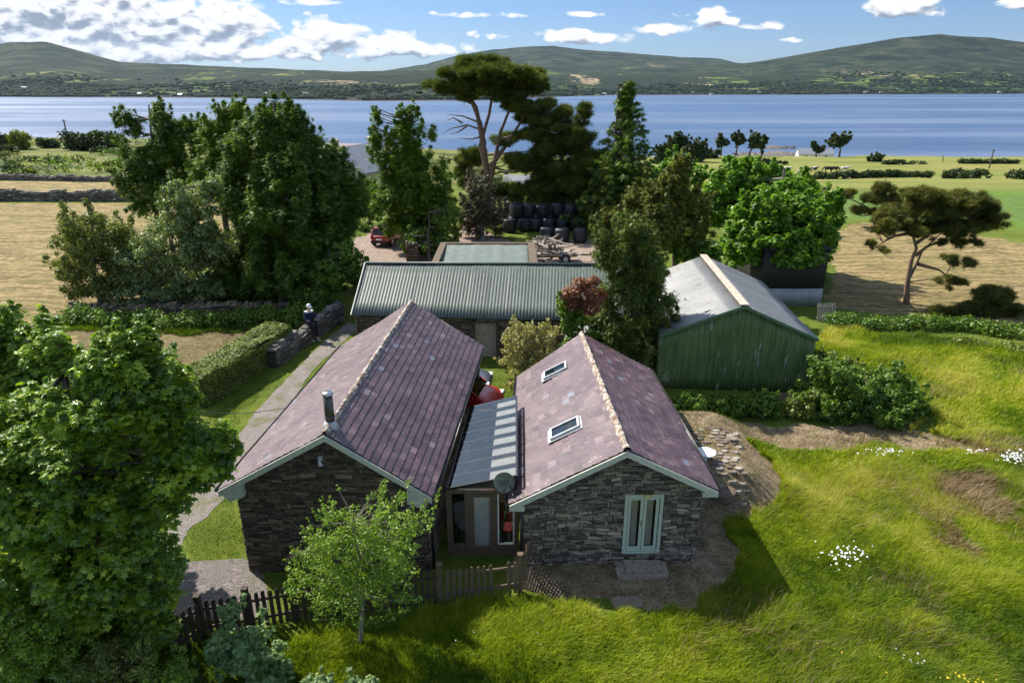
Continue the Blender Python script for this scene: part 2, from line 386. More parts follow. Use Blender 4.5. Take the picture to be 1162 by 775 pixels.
def corr_mat(name, base, alt, rust, rustamt, metal=0.0, rough=.5, streak=(3.5, 3.5, .35), white=None, wamt=0.0, wscale=1.0):
    m, t = material(name); p = pos(t); tn = attr(t)
    s = t.noise(scaled(t, p, streak), 2.4, 6, .65); b = t.noise(p, .9, 5, .6)
    c = t.mix(t.mapr(s, .32, .68), base, alt)
    c = t.mix(t.mapr(b, .35, .7, 0, .45), c, t.mix(1.0, c, (.62, .64, .62), 'MULTIPLY'))
    c = t.mix(t.m('MULTIPLY', tn, .5), c, t.mix(1.0, c, (.75, .78, .76), 'MULTIPLY'))
    if rustamt:
        r = t.noise(scaled(t, p, (2.2, 2.2, .7)), 2.0, 7, .72)
        c = t.mix(t.m('MULTIPLY', t.mapr(r, .57, .68), rustamt), c, rust)
    if white:
        w = t.noise(scaled(t, p, (4, 4, 1.0)), wscale, 8, .75, .3)
        c = t.mix(t.m('MULTIPLY', t.mapr(w, .60, .66), wamt), c, white)
    principled(t, c, rough, t.noise(p, 14, 3), .15, .01, Metallic=metal); return m
M['green_roof'] = corr_mat('green_grey_roof_sheets', (.062, .082, .070), (.105, .132, .115), (.12, .08, .05), .35, rough=.55, streak=(3, 1, 1))
M['green_wall'] = corr_mat('dark_green_wall_sheets', (.045, .105, .025), (.165, .235, .080), (.13, .09, .05), .6, rough=.6, white=(.52, .60, .55), wamt=.8, wscale=1.0)
M['galv'] = corr_mat('galvanised_roof_sheets', (.22, .22, .22), (.34, .335, .325), (.36, .26, .19), .35, .35, .42, (1.2, 5, 5), white=(.10, .10, .12), wamt=.6, wscale=.35)
M['galv_dull'] = corr_mat('dull_grey_sheets', (.30, .31, .32), (.42, .43, .44), (.22, .16, .12), .35, .2, .5)
M['pale_roof'] = corr_mat('pale_green_felt_roof', (.13, .165, .145), (.19, .225, .20), (.14, .12, .10), .5, rough=.55, streak=(1, 1, 1))
M['tarred'] = corr_mat('tarred_shed_sheets', (.018, .017, .016), (.035, .032, .030), (.07, .04, .03), .4, rough=.7)
M['far_roof'] = simple('grey_slate_roof', (.23, .24, .27), .5, .2, 3); M['purple_roof'] = simple('purple_tile_roof', (.12, .07, .08), .6, .2, 3)

# ------------------------------------------------------------------ ground, water, hills
HAY = [[(-140, 12), (-24, 20), (-17.0, 36.6), (-19, 38.8), (-27, 43), (-22, 60), (-24, 75.6), (-140, 75.6)],
       [(-150, 80), (-22, 80), (-22, 92.5), (-90, 99), (-150, 99)],
       pxpoly([(940, 350), (948, 262), (975, 252), (1060, 258), (1300, 300), (1400, 420), (1162, 372)])]
YARDHAY = [pxpoly([(85, 372), (310, 372), (330, 375), (245, 440), (215, 455), (90, 450)])]
DRYP = [pxpoly([(596, 640), (606, 672), (650, 690), (735, 694), (800, 672), (832, 640), (830, 600), (884, 572), (888, 535), (850, 508), (1000, 508), (1100, 511), (1085, 497), (1040, 484), (940, 481), (770, 479), (730, 450), (590, 480)]),
        pxpoly([(880, 420), (935, 400), (940, 452), (890, 470)]), pxpoly([(786, 474), (850, 478), (885, 525), (884, 572), (850, 572), (800, 562), (780, 520)], .95), pxpoly([(200, 690), (240, 690), (240, 775), (170, 775)])]
YARD = [pxpoly([(385, 300), (408, 268), (425, 258), (500, 262), (524, 250), (540, 247), (545, 262), (600, 278), (700, 268), (760, 250), (765, 262), (710, 305), (600, 320), (400, 318)])]
BRIGHT = [pxpoly([(940, 250), (1000, 240), (1162, 262), (1260, 275), (1400, 262), (1400, 208), (1162, 206), (940, 214)])]
CROP = [[(27.5, 66), (60, 63), (140, 66), (140, 88), (60, 86), (33, 83)]]
def make_ground():
    def axis(a, b, step, lo, hi, g=1.16):
        c = list(np.arange(a, b, step)); s = step; v = a; left = []
        while v > lo: s *= g; v -= s; left.append(v)
        s = step; v = c[-1]; right = []
        while v < hi: s *= g; v += s; right.append(v)
        return np.array(left[::-1]+c+right)
    xs = axis(-30, 32, .22, -9000, 9000, 1.13); ys = axis(4, 60, .22, -4000, 9000, 1.05)
    X, Y = np.meshgrid(xs, ys); Z = hz(X, Y)
    nx, ny = len(xs), len(ys)
    jx = X + (fbm(X/1.1, Y/1.1, 4, 21)-.5)*1.7; jy = Y + (fbm(X/1.1, Y/1.1, 4, 31)-.5)*1.7
    def mk(polys):
        m = np.zeros(X.shape)
        for p in polys: m = np.maximum(m, inpoly(jx, jy, p).astype(float))
        k = m.copy()
        k[1:-1, 1:-1] = (m[1:-1, 1:-1]*2+m[:-2, 1:-1]+m[2:, 1:-1]+m[1:-1, :-2]+m[1:-1, 2:])/6
        return k.ravel()
    idx = np.arange(nx*ny).reshape(ny, nx)
    F = np.stack([idx[:-1, :-1].ravel(), idx[:-1, 1:].ravel(), idx[1:, 1:].ravel(), idx[1:, :-1].ravel()], 1)
    V = np.stack([X.ravel(), Y.ravel(), Z.ravel()], 1)
    m, t = material('ground_grass_and_stubble'); p = pos(t)
    n1 = t.noise(p, .35, 5, .6); n2 = t.noise(p, 2.2, 6, .7); n3 = t.noise(p, 14, 4, .7)
    g = t.ramp(t.m('ADD', t.m('MULTIPLY', n1, .5), t.m('MULTIPLY', n2, .5)), [(.32, (.045, .080, .010)), (.48, (.105, .150, .014)), (.62, (.17, .20, .028)), (.75, (.24, .22, .06))])
    s = t.n('ShaderNodeSeparateXYZ', {0: p})
    # rough scrubby pasture on the left beyond the field wall: paler and darker tussocks
    sc = t.noise(scaled(t, p, (.055, .13, 1)), 1.0, 7, .68)
    scrub = t.ramp(sc, [(.36, (.025, .045, .014)), (.45, (.085, .105, .022)), (.54, (.16, .18, .035)), (.62, (.20, .17, .055)), (.72, (.06, .07, .02))])
    farm = t.m('MULTIPLY', t.mapr(s.outputs[1], 92, 96), t.mapr(s.outputs[0], 5, -5))
    g = t.mix(farm, g, scrub)
    rg = t.ramp(t.noise(scaled(t, p, (.03, .16, 1)), 1.0, 5, .6), [(.35, (.13, .16, .03)), (.5, (.20, .21, .05)), (.65, (.25, .23, .07))])
    g = t.mix(t.m('MULTIPLY', t.mapr(s.outputs[1], 84, 90), t.mapr(s.outputs[0], -5, 5)), g, rg)
    g = t.mix(attr(t, 'bright'), g, t.ramp(t.noise(scaled(t, p, (.25, .6, 1)), 1.2, 6, .65), [(.35, (.085, .15, .016)), (.6, (.14, .22, .028)), (.8, (.19, .22, .05))]))
    g = t.mix(attr(t, 'crop'), g, t.ramp(t.noise(scaled(t, p, (.5, 1.6, 1)), 1.6, 5, .7), [(.35, (.07, .13, .022)), (.65, (.15, .23, .05))]))
    # mown rows: wavy bands across the stubble
    wv = t.n('ShaderNodeTexWave', {'Vector': scaled(t, p, (.30, 1, 1)), 'Scale': .22, 'Distortion': 16.0, 'Detail': 6.0, 'Detail Scale': 2.2}, bands_direction='Y').outputs[1]
    hf = t.noise(scaled(t, p, (1.4, 2.6, 1)), 1.3, 8, .80)
    hay = t.ramp(t.m('ADD', t.m('MULTIPLY', hf, .9), t.m('MULTIPLY', wv, .10)), [(.36, (.085, .075, .028)), (.46, (.19, .145, .062)), (.54, (.335, .245, .108)), (.68, (.49, .385, .20))])
    hay = t.mix(t.mapr(n1, .48, .70, 0, .6), hay, (.16, .16, .045))
    hs = t.m('ADD', attr(t, 'hay'), t.m('MULTIPLY', t.m('SUBTRACT', n2, .5), .6))
    g = t.mix(t.mapr(hs, .4, .6), g, hay)
    yh = t.ramp(t.noise(scaled(t, p, (1.2, 3, 1)), 1.6, 7, .8), [(.3, (.07, .075, .022)), (.5, (.20, .155, .07)), (.68, (.37, .30, .19))])
    g = t.mix(t.mapr(t.m('ADD', attr(t, 'yardhay'), t.m('MULTIPLY', t.m('SUBTRACT', n2, .5), .6)), .4, .6), g, yh)
    dry = t.ramp(t.m('ADD', t.m('MULTIPLY', n2, .5), t.m('MULTIPLY', n3, .5)), [(.36, (.085, .060, .036)), (.48, (.23, .165, .10)), (.60, (.42, .33, .21))])
    g = t.mix(t.mapr(t.m('ADD', attr(t, 'dry'), t.m('MULTIPLY', t.m('SUBTRACT', n2, .5), .9)), .4, .6), g, dry)
    grav = t.ramp(t.m('ADD', t.m('MULTIPLY', n2, .4), t.m('MULTIPLY', n3, .6)), [(.33, (.17, .12, .095)), (.5, (.33, .25, .20)), (.68, (.50, .41, .34))])
    g = t.mix(t.mapr(t.m('ADD', attr(t, 'yard'), t.m('MULTIPLY', t.m('SUBTRACT', n2, .5), .9)), .4, .6), g, grav)
    principled(t, g, .95, t.m('ADD', n3, t.m('MULTIPLY', hf, 1.2)), .8, .10, **{'Specular IOR Level': .2})
    o = nmesh('ground', V, F, m, None, None, True, attrs={'hay': mk(HAY), 'yardhay': mk(YARDHAY), 'dry': mk(DRYP), 'yard': mk(YARD), 'bright': mk(BRIGHT), 'crop': mk(CROP)})
    tag(o, kind='structure')
make_ground()

def make_water():
    m, t = material('sea_water'); p = pos(t)
    n = t.noise(scaled(t, p, (.10, .16, 1)), 1.0, 7, .75, 1.0); st = t.noise(scaled(t, p, (.0009, .0065, 1)), 1.0, 6, .62, .6)
    c = t.mix(t.mapr(st, .46, .62), (.035, .075, .165), (.115, .16, .25))
    principled(t, c, t.mapr(st, .45, .62, .26, .5), n, .55, 1.2, IOR=1.33)
    o = nmesh('water', [(-12000, 120, SEA), (12000, 120, SEA), (12000, 14000, SEA), (-12000, 14000, SEA)], [(0, 1, 2, 3)], m); tag(o, kind='structure')
make_water()

def hill_mat(name, back=False):
    m, t = material(name); p = pos(t); s = t.n('ShaderNodeSeparateXYZ', {0: p}); z = s.outputs[2]
    pw = t.v('ADD', scaled(t, p, (1, 1, 0)), t.v('MULTIPLY', t.n('ShaderNodeTexNoise', {'Vector': p, 'Scale': .004, 'Detail': 3.0}).outputs[1], (120, 120, 0)))
    cell = t.n('ShaderNodeTexVoronoi', {'Vector': scaled(t, pw, (.0042, .0017, 0)), 'Scale': 1.0}, feature='F1', distance='CHEBYCHEV')
    edge = t.n('ShaderNodeTexVoronoi', {'Vector': scaled(t, pw, (.0042, .0017, 0)), 'Scale': 1.0}, feature='DISTANCE_TO_EDGE').outputs[0]
    rnd = t.n('ShaderNodeSeparateColor', {0: cell.outputs[1]}).outputs[0]
    field = t.ramp(rnd, [(0, (.022, .038, .016)), (.28, (.080, .125, .026)), (.45, (.16, .21, .045)), (.60, (.035, .050, .022)), (.76, (.22, .23, .07)), (.84, (.028, .042, .018)), (.945, (.45, .34, .21))], 'CONSTANT')
    nn = t.noise(p, .009, 6, .7); n2 = t.noise(p, .03, 5, .7)
    field = t.mix(t.mapr(n2, .35, .7, 0, .5), field, t.mix(1.0, field, (.55, .6, .5), 'MULTIPLY'))
    wood = t.mix(t.mapr(n2, .35, .65), (.010, .020, .013), (.028, .044, .022))
    wmask = t.mapr(t.m('ADD', nn, t.m('MULTIPLY', t.m('SUBTRACT', n2, .5), .5)), .44, .50)
    low = t.mix(wmask, field, wood); low = t.mix(t.mapr(edge, .02, .06, .9, 0), low, (.018, .032, .015))
    moor = t.ramp(t.noise(scaled(t, p, (.6, 1, 2.0)), .006, 10, .78), [(.36, (.006, .015, .011)), (.45, (.016, .032, .018)), (.53, (.040, .056, .030)), (.62, (.085, .088, .052))])
    hmask = t.mapr(t.m('ADD', z, t.m('MULTIPLY', t.m('SUBTRACT', nn, .5), 190)), 62, 100)
    if back: hmask = t.mapr(t.m('ADD', z, t.m('MULTIPLY', t.m('SUBTRACT', nn, .5), 260)), 110, 200)
    c = t.mix(hmask, low, moor)
    c = t.mix(t.mapr(z, SEA+1.5, SEA+3.5, 1, 0), c, (.06, .052, .045))
    principled(t, c, .95, t.noise(p, .02, 6, .75), 1.0, 26.0, **{'Specular IOR Level': .1}); return m
def hill_mesh(name, shore, ridge, dY, mat, y0=None, pw=1.35, amp=22, seed=1, e0=None, steps=130):
    pxs = np.linspace(shore[0][0], shore[-1][0], 620)
    pr = np.interp(pxs, [q[0] for q in ridge], [q[1] for q in ridge])
    sh = np.interp(pxs, [q[0] for q in shore], [q[1] for q in shore])
    def ev(py): return np.tan(np.arctan((CY-py)/FPX)-PITCH)
    a = px_a(pxs); Ys = (CAM_H-SEA)/-ev(sh); er = ev(pr)
    Yr = Ys + dY
    rows = []
    for i in range(steps+26):
        tt = i/steps
        Yv = Ys*(1-tt)+Yr*tt
        if tt <= 1: z = SEA - .5 + (CAM_H + er*Yr - SEA + .5)*(tt**pw*(1.0-.18*np.sin(math.pi*tt)))
        else: z = (CAM_H + er*Yr)*(1-(tt-1)*1.6)
        xx = a*Yv; w = smooth01(tt*5)*smooth01((1.05-tt)*5) if tt <= 1.05 else 0
        z = z + amp*2.4*(fbm(xx/420, Yv/420, 5, seed)-.5)*w + 0.35*amp*(fbm(xx/90, Yv/90, 4, seed+9)-.5)*(smooth01(tt*6))
        rows.append(np.stack([xx, Yv, z], 1))
    V = np.concatenate(rows); n = len(pxs); k = len(rows); idx = np.arange(n*k).reshape(k, n)
    F = np.stack([idx[:-1, :-1].ravel(), idx[:-1, 1:].ravel(), idx[1:, 1:].ravel(), idx[1:, :-1].ravel()], 1)
    o = nmesh(name, V, F, mat, None, None, True); tag(o, kind='structure'); return V.reshape(k, n, 3)
SHORE = [(-700, 110), (-50, 110.2), (250, 111.6), (420, 115.5), (560, 114.5), (640, 110), (700, 108.5), (800, 108.2), (1162, 107), (1900, 107)]
FRONT = [(-700, 75), (-300, 60), (-60, 56), (0, 52), (20, 48.5), (62, 47.5), (95, 57), (140, 70), (200, 73.5), (300, 77), (400, 82), (470, 80), (520, 79), (560, 82), (640, 82), (700, 79), (800, 77), (860, 70), (910, 61), (960, 52), (1010, 43.5), (1055, 39), (1085, 42), (1110, 43), (1162, 50), (1260, 58), (1500, 70), (1900, 78)]
HV = hill_mesh('hills', SHORE, FRONT, 2400, hill_mat('hill_fields_and_moor'), amp=20, seed=4)
BACK = [(340, 90), (400, 83), (440, 80), (485, 73), (520, 63), (560, 56.5), (600, 53), (626, 52), (660, 56.5), (700, 59.5), (720, 61), (770, 65), (800, 66), (815, 67), (830, 71), (880, 76), (980, 86)]
hill_mesh('mountain', [(340, 107), (980, 107)], BACK, 4200, hill_mat('mountain_moor', True), amp=24, seed=15)
def hill_at(px, frac):
    k = int(np.interp(px, np.linspace(SHORE[0][0], SHORE[-1][0], 620), np.arange(620))); return HV[int(frac*130), k]
# ------------------------------------------------------------------ masonry, slates, corrugated sheets
def V3(*a): return np.array(a, dtype=np.float64)
def stones(a, b, zb, ztop, out, holes=(), rh=(.035, .125), rw=(.07, .42), proud=(.012, .05), jitter=.012, seed=1):
    """face of rubble stones on the wall line a->b (xy), from zb to ztop(u); out: outward unit normal (xy)"""
    g = np.random.default_rng(seed); a = np.array(a[:2], float); b = np.array(b[:2], float); L = np.linalg.norm(b-a); d = (b-a)/L
    out = np.array(out[:2], float); out /= np.linalg.norm(out)
    V = []; F = []; T = []; z = zb; wav = .8
    zt = lambda u: ztop(u) if callable(ztop) else ztop
    zmax = max(zt(u) for u in np.linspace(0, L, 25))
    while z < zmax - .02:
        h = g.uniform(*rh); u = -g.uniform(0, .2)
        while u < L:
            w = g.uniform(*rw)*(.7+h*3.5); u0, u1 = max(u, 0), min(u+w, L); u += w
            if u1-u0 < .04: continue
            z1 = min(z+h*g.uniform(.85, 1.0), zt(u0+.02), zt(u1-.02))
            if z1 - z < .02: continue
            uc, zc = (u0+u1)/2, (z+z1)/2
            if any(h0-.0 < uc < h1+.0 and v0 < zc < v1 for h0, h1, v0, v1 in holes): continue
            for h0, h1, v0, v1 in holes:
                if v0 < zc < v1:
                    if u0 < h0 < u1: u1 = h0
                    if u0 < h1 < u1: u0 = h1
            if u1-u0 < .03: continue
            if g.random() < .3 and z1-z > .075: zm = z+(z1-z)*g.uniform(.35, .65); spans = ((z, zm-.006), (zm, z1))
            else: spans = ((z, z1),)
            for zl, zh in spans:
                gp = .010; p = g.uniform(*proud); bv = min(.022, (zh-zl)*.25, (u1-u0)*.25)
                A = [(u0+gp, zl+gp*.6), (u1-gp, zl+gp*.6), (u1-gp, zh-gp*.3), (u0+gp, zh-gp*.3)]
                cu, cz = (u0+u1)/2, (zl+zh)/2; n0 = len(V)
                for k, ins, off in ((0, 0, -.03), (1, 0, p*.45), (2, bv, p)):
                    for (uu, zz) in A:
                        uu2 = uu + np.sign(cu-uu)*ins + g.uniform(-1, 1)*jitter*.6; zz2 = zz + np.sign(cz-zz)*ins + g.uniform(-1, 1)*jitter*.5
                        zz2 += .055*math.sin(uu*1.9+seed)*math.sin(zz*2.3+seed*.7)*wav + .03*math.sin(uu*4.3+zz*5+seed)*wav
                        o = off + (g.uniform(-1, 1)*.009 if k == 2 else 0)
                        q = a + d*uu2 + out*o; V.append((q[0], q[1], min(zz2, zt(min(max(uu, 0), L)))))
                for k in (0, 4):
                    for i in range(4): F.append((n0+k+i, n0+k+(i+1) % 4, n0+k+4+(i+1) % 4, n0+k+4+i))
                F.append((n0+8, n0+9, n0+10, n0+11)); T += [np.clip(g.normal(.45, .27), 0, 1)]*9
        z += h
    return V, F, T
def merge(parts):
    V = []; F = []; T = []
    for v, f, t in parts:
        b = len(V); V += list(v); F += [tuple(b+i for i in q) for q in f]; T += list(t)
    return V, F, T
def rubble_wall(pts, h, th, name, mat, parent=None, seed=3, top=None, core=None):
    """free-standing dry stone wall along pts (xy)"""
    parts = []; g = np.random.default_rng(seed); c = MB()
    for (p, q) in zip(pts[:-1], pts[1:]):
        p = np.array(p[:2], float); q = np.array(q[:2], float); d = (q-p)/np.linalg.norm(q-p); nrm = np.array([d[1], -d[0]])
        zb = float(hz(*((p+q)/2))) - .1; L = np.linalg.norm(q-p)
        ph = g.uniform(0, 9); tf = lambda u: zb + h*(.93+.12*math.sin(u*.9+ph)+.05*math.sin(u*3.1+ph))
        for s in (1, -1):
            o = nrm*s; parts.append(stones(p+o*th/2, q+o*th/2, zb, tf, o, rh=(.09, .24), rw=(.14, .42), proud=(.02, .09), jitter=.03, seed=int(g.integers(1e6))))
        # coping stones on edge and end stones
        u = 0
        while u < L:
            w = g.uniform(.10, .3); cc = p + d*(u+w/2); n0 = []
            hx = (d*w*.46, nrm*(th*.5*g.uniform(.7, 1.05)))
            zz = tf(u) - .08; z2 = zz + g.uniform(.10, .24)
            P = []
            for zq, k in ((zz, 1.0), (z2, g.uniform(.7, .9))):
                for sx, sy in ((-1, -1), (1, -1), (1, 1), (-1, 1)):
                    v = cc + hx[0]*sx*k + hx[1]*sy*k + g.uniform(-.025, .025, 2); P.append((v[0], v[1], zq + g.uniform(-.03, .03)))
            parts.append((P, [(3, 2, 1, 0), (4, 5, 6, 7), (0, 1, 5, 4), (1, 2, 6, 5), (2, 3, 7, 6), (3, 0, 4, 7)], [g.uniform(.2, .95)]*6)); u += w
        m = (p+q)/2; c.box((m[0], m[1], zb + h*.43), (L, th*.86, h*.86), math.atan2(d[1], d[0]))
    V, F, T = merge(parts); b = len(V)
    V += c.V; F += [tuple(b+i for i in f) for f in c.F]; T += [0.1]*len(c.F)
    return nmesh(name, V, F, mat, parent, T)

def slate_slope(ra, rb, ea, eb, name, mat, parent, seed=1, row=.205, wid=.28, over=.035, missing=()):
    """slates laid between a ridge line ra->rb and an eaves line ea->eb"""
    g = np.random.default_rng(seed); ra, rb, ea, eb = [np.array(q, float) for q in (ra, rb, ea, eb)]
    L = (np.linalg.norm(rb-ra)+np.linalg.norm(eb-ea))/2; S = (np.linalg.norm(ea-ra)+np.linalg.norm(eb-rb))/2
    N = np.cross(rb-ra, ea-ra); N /= np.linalg.norm(N); N = N if N[2] > 0 else -N
    def P(u, v): return (ra*(1-u)+rb*u)*(1-v) + (ea*(1-u)+eb*u)*v
    def sag(u, v): return N*(.055*math.sin(math.pi*v)*(vn(u*4, v*2)-.7) + .02*(vn(u*13, v*6+9)-.5))
    def vn(x, y): return float(vnoise(x+seed*13.7, y+3.1, 5))
    nr = max(3, int(round(S/row))); V = []; F = []; T = []; run = [0.0]*400
    V += [tuple(P(0, 0)-N*.05), tuple(P(1, 0)-N*.05), tuple(P(1, 1)-N*.05), tuple(P(0, 1)-N*.05)]; F.append((0, 1, 2, 3)); T.append(.1)
    for r in range(nr):
        v0 = r/nr; v1 = (r+1)/nr + over/S*.5; u = -((r % 2)*.5+g.uniform(0, .06))*wid/L; th = .013 + .006*(g.random() < .2)
        while u < 1:
            w = wid*g.uniform(.86, 1.14)/L; u0 = max(u, 0)+.0011/L*2; u1 = min(u+w, 1)-.0011/L*2; u += w
            if u1-u0 < .02/L: continue
            tilt = g.uniform(-.0022, .0022); lift = .022 + g.uniform(-.001, .003); dv = g.uniform(-.008, .008)/S
            q = [P(u0, v0) + sag(u0, v0) + N*.002, P(u1, v0) + sag(u1, v0) + N*.002, P(u1, v1+dv) + sag(u1, v1) + N*(lift+tilt), P(u0, v1+dv) + sag(u0, v1) + N*(lift-tilt)]
            n0 = len(V); V += [tuple(x) for x in q] + [tuple(q[3]-N*(th+.012)), tuple(q[2]-N*(th+.012)), tuple(q[0]-N*.02), tuple(q[1]-N*.02)]
            F += [(n0, n0+1, n0+2, n0+3), (n0+3, n0+2, n0+5, n0+4), (n0, n0+3, n0+4, n0+6), (n0+1, n0+7, n0+5, n0+2)]
            tt = np.clip(g.normal(.45, .19), 0, .95); tt = 1.0 if g.random() < .006 else tt
            T += [tt]*4
    return nmesh(name, V, F, mat, parent, T)

def corr(p00, p10, p11, p01, name, mat, parent, pitch=.15, amp=.018, rows=3, sheet=.8, topfn=None, seed=1, jag=0.0):
    """corrugated sheets; waves run from p00->p10, sheets run down p00->p01; topfn(u) clips a wall to a gable"""
    g = np.random.default_rng(seed); p00, p10, p11, p01 = [np.array(q, float) for q in (p00, p10, p11, p01)]
    L = np.linalg.norm(p10-p00); n = int(L/pitch)*5; N = np.cross(p10-p00, p01-p00); N /= np.linalg.norm(N)
    V = []; F = []; T = []; sh = {}
    for i in range(n+1):
        u = i/n; w = math.sin(u*L/pitch*2*math.pi)*amp; k = int(u*L/sheet); sh.setdefault(k, g.uniform(0, 1)); w += (k % 2)*.007
        for j in range(rows+1):
            v = j/rows; q = (p00*(1-u)+p10*u)*(1-v)+(p01*(1-u)+p11*u)*v
            if topfn is not None: q = np.array([*(p00*(1-u)+p10*u)[:2], p01[2]+(topfn(u)-p01[2])*(1-v)]) if True else q
            dz = g.uniform(-jag, jag) if j == rows and jag else 0
            V.append(tuple(q + N*(w+.01*math.sin(u*9+j)) + np.array([0, 0, dz])))
    for i in range(n):
        for j in range(rows):
            a = i*(rows+1)+j; F.append((a, a+rows+1, a+rows+2, a+1)); T.append(sh[int(i/n*L/sheet)])
    o = nmesh(name, V, F, mat, parent, T, True); md = o.modifiers.new('thick', 'SOLIDIFY'); md.thickness = .006; return o

def lerp(a, b, t): return tuple(a[i]+(b[i]-a[i])*t for i in range(len(a)))
def downpipe(parent, x, y, z0, z1, name='downpipe'):
    m = MB(); m.tube([(x, y, z0), (x, y, z1)], .035, 8); m.build(name, M['gutter'], parent, True)

def verge_boards(front, parent, mat, w=.17, th=.035, dy=-.02):
    """sloping boards under the verge from eaves to ridge on both sides of a gable; front = (eaveL, ridge, eaveR)"""
    for a, b in ((front[0], front[1]), (front[2], front[1])):
        a, b = Vector(a), Vector(b); m = MB()
        d = (b-a).normalized(); dn = Vector((0, 0, -1))
        off = Vector((0, dy, 0)); pts = []
        for q in (a + off, b + off): pts += [q + dn*.03, q + dn*(w+.03)]
        A0, A1, B0, B1 = pts; t = Vector((0, -th, 0))
        m.hexa([A1, B1, B1 + t, A1 + t, A0, B0, B0 + t, A0 + t]); m.build('bargeboard', mat, parent)

def cottage(name, label, efl, rf, efr, ebl, rb, ebr, insets, front_holes, seed, right_open=None, stone='slate_stone'):
    """stone building with a slated gable roof through six explicit corner points"""
    c = (Vector(efl)+Vector(ebr))/2; root = thing(name, label, 'cottage', (c.x, c.y, 0))
    iL, iR, iF, iB = insets
    sl = lambda e, r, x: e[2]+(r[2]-e[2])*(x-e[0])/(r[0]-e[0])
    # plan corners of the walls
    FL = Vector((efl[0]+iL, efl[1]+iF, 0)); FR = Vector((efr[0]-iR, efr[1]+iF, 0)); BL = Vector((ebl[0]+iL, ebl[1]-iB, 0)); BR = Vector((ebr[0]-iR, ebr[1]-iB, 0))
    def gable(A, B, e1, r, e2, out, sd, holes, nm):
        L = (B-A).length
        def zt(u):
            x = A.x+(B.x-A.x)*u/L
            z = sl(e1, r, x) if (x-r[0])*(e1[0]-r[0]) > 0 else sl(e2, r, x)
            return z - .075
        parts = [stones(A, B, -.12, zt, out, holes, seed=sd)]
        V, F, T = merge(parts); o = nmesh(nm, V, F, M[stone], root, T)
        # mortar backing as a slab with the opening left free
        d = (B-A).normalized(); n = Vector(out).normalized(); m = MB()
        us = sorted({0.0, L} | {u for h in holes for u in h[:2]} | {float(x) for x in np.linspace(0, L, 12)} | {(r[0]-A.x)/(B.x-A.x)*L})
        for u0, u1 in zip(us[:-1], us[1:]):
            if u1-u0 < 1e-3: continue
            zz = [(-.15, None)]
            hs = [h for h in holes if h[0]-1e-6 <= (u0+u1)/2 <= h[1]+1e-6]
            segs = [(-.15, None)] if not hs else [(-.15, hs[0][2]), (hs[0][3], None)]
            for z0, z1 in segs:
                p = [A+d*u0, A+d*u1]; t0 = z1 if z1 is not None else zt(u0); t1 = z1 if z1 is not None else zt(u1)
                q = [p[0], p[1], p[1]-n*.42, p[0]-n*.42]
                m.hexa([Vector((k.x, k.y, z0)) for k in q]+[Vector((q[0].x, q[0].y, t0)), Vector((q[1].x, q[1].y, t1)), Vector((q[2].x, q[2].y, t1)), Vector((q[3].x, q[3].y, t0))])
        m.build('wall_core', M['mortar'], o)
        return o
    gable(FL, FR, efl, rf, efr, (0, -1, 0), seed, front_holes, 'front_wall')
    gable(BR, BL, ebr, rb, ebl, (0, 1, 0), seed+1, [], 'back_wall')
    for A, B, e, out, nm in ((BL, FL, sl(efl, rf, FL.x), (-1, 0, 0), 'left'), (FR, BR, sl(efr, rf, FR.x), (1, 0, 0), 'right')):
        zt = e-.09; A2, B2 = A.copy(), B.copy()
        d0 = (B-A).normalized(); A2 = A+d0*.0; L = (B-A).length
        spans = [(0, L)]
        if nm == 'right' and right_open: spans = [(0, right_open), (L-.45, L)]
        for s0, s1 in spans:
            V, F, T = stones(A+d0*s0, A+d0*s1, -.1, zt, out, seed=seed+5); o = nmesh('side_wall', V, F, M[stone], root, T)
            m = MB(); n = Vector(out); a, b = A+d0*(s0+.425 if s0 == 0 else s0), A+d0*(s1-(.425 if s1 == L else 0)); m.hexa([Vector((k.x, k.y, z)) for z in (-.12, zt) for k in (a, b, b-n*.4, a-n*.4)]); m.build('wall_core', M['mortar'], o)
        if nm == 'right' and right_open:
            m = MB(); a, b = A+d0*right_open, A+d0*(L-.45); n = Vector(out); m.hexa([Vector((k.x, k.y, z)) for z in (zt-.28, zt-.02) for k in (a, b, b-n*.3, a-n*.3)]); m.build('lintel', M['darkwood'], root)
    return root, (FL, FR, BL, BR)

def ridge_run(a, b, parent, w=.13, seed=2):
    g = np.random.default_rng(seed); a, b = Vector(a), Vector(b); L = (b-a).length; d = (b-a)/L; s = Vector((d.y, -d.x, 0)); m = MB(); u = 0
    n = int(L/.12); V = []; F = []
    for i in range(n+1):
        p = a + d*(L*i/n); k = 1+.25*(float(vnoise(i*.7, 3, seed))-.5)*2
        for sx, dz in ((-1, -.06), (-.75, .005), (-.3, .055), (.3, .055), (.75, .005), (1, -.06)):
            q = p + s*(w*sx*k*g.uniform(.85, 1.15)) + Vector((0, 0, dz*1.0+.02+g.uniform(-.012, .012))); V.append(tuple(q))
    for i in range(n):
        for k in range(5): F.append((i*6+k, i*6+k+1, i*6+k+7, i*6+k+6))
    nmesh('ridge', V, F, M['ridge'], parent, None, False)
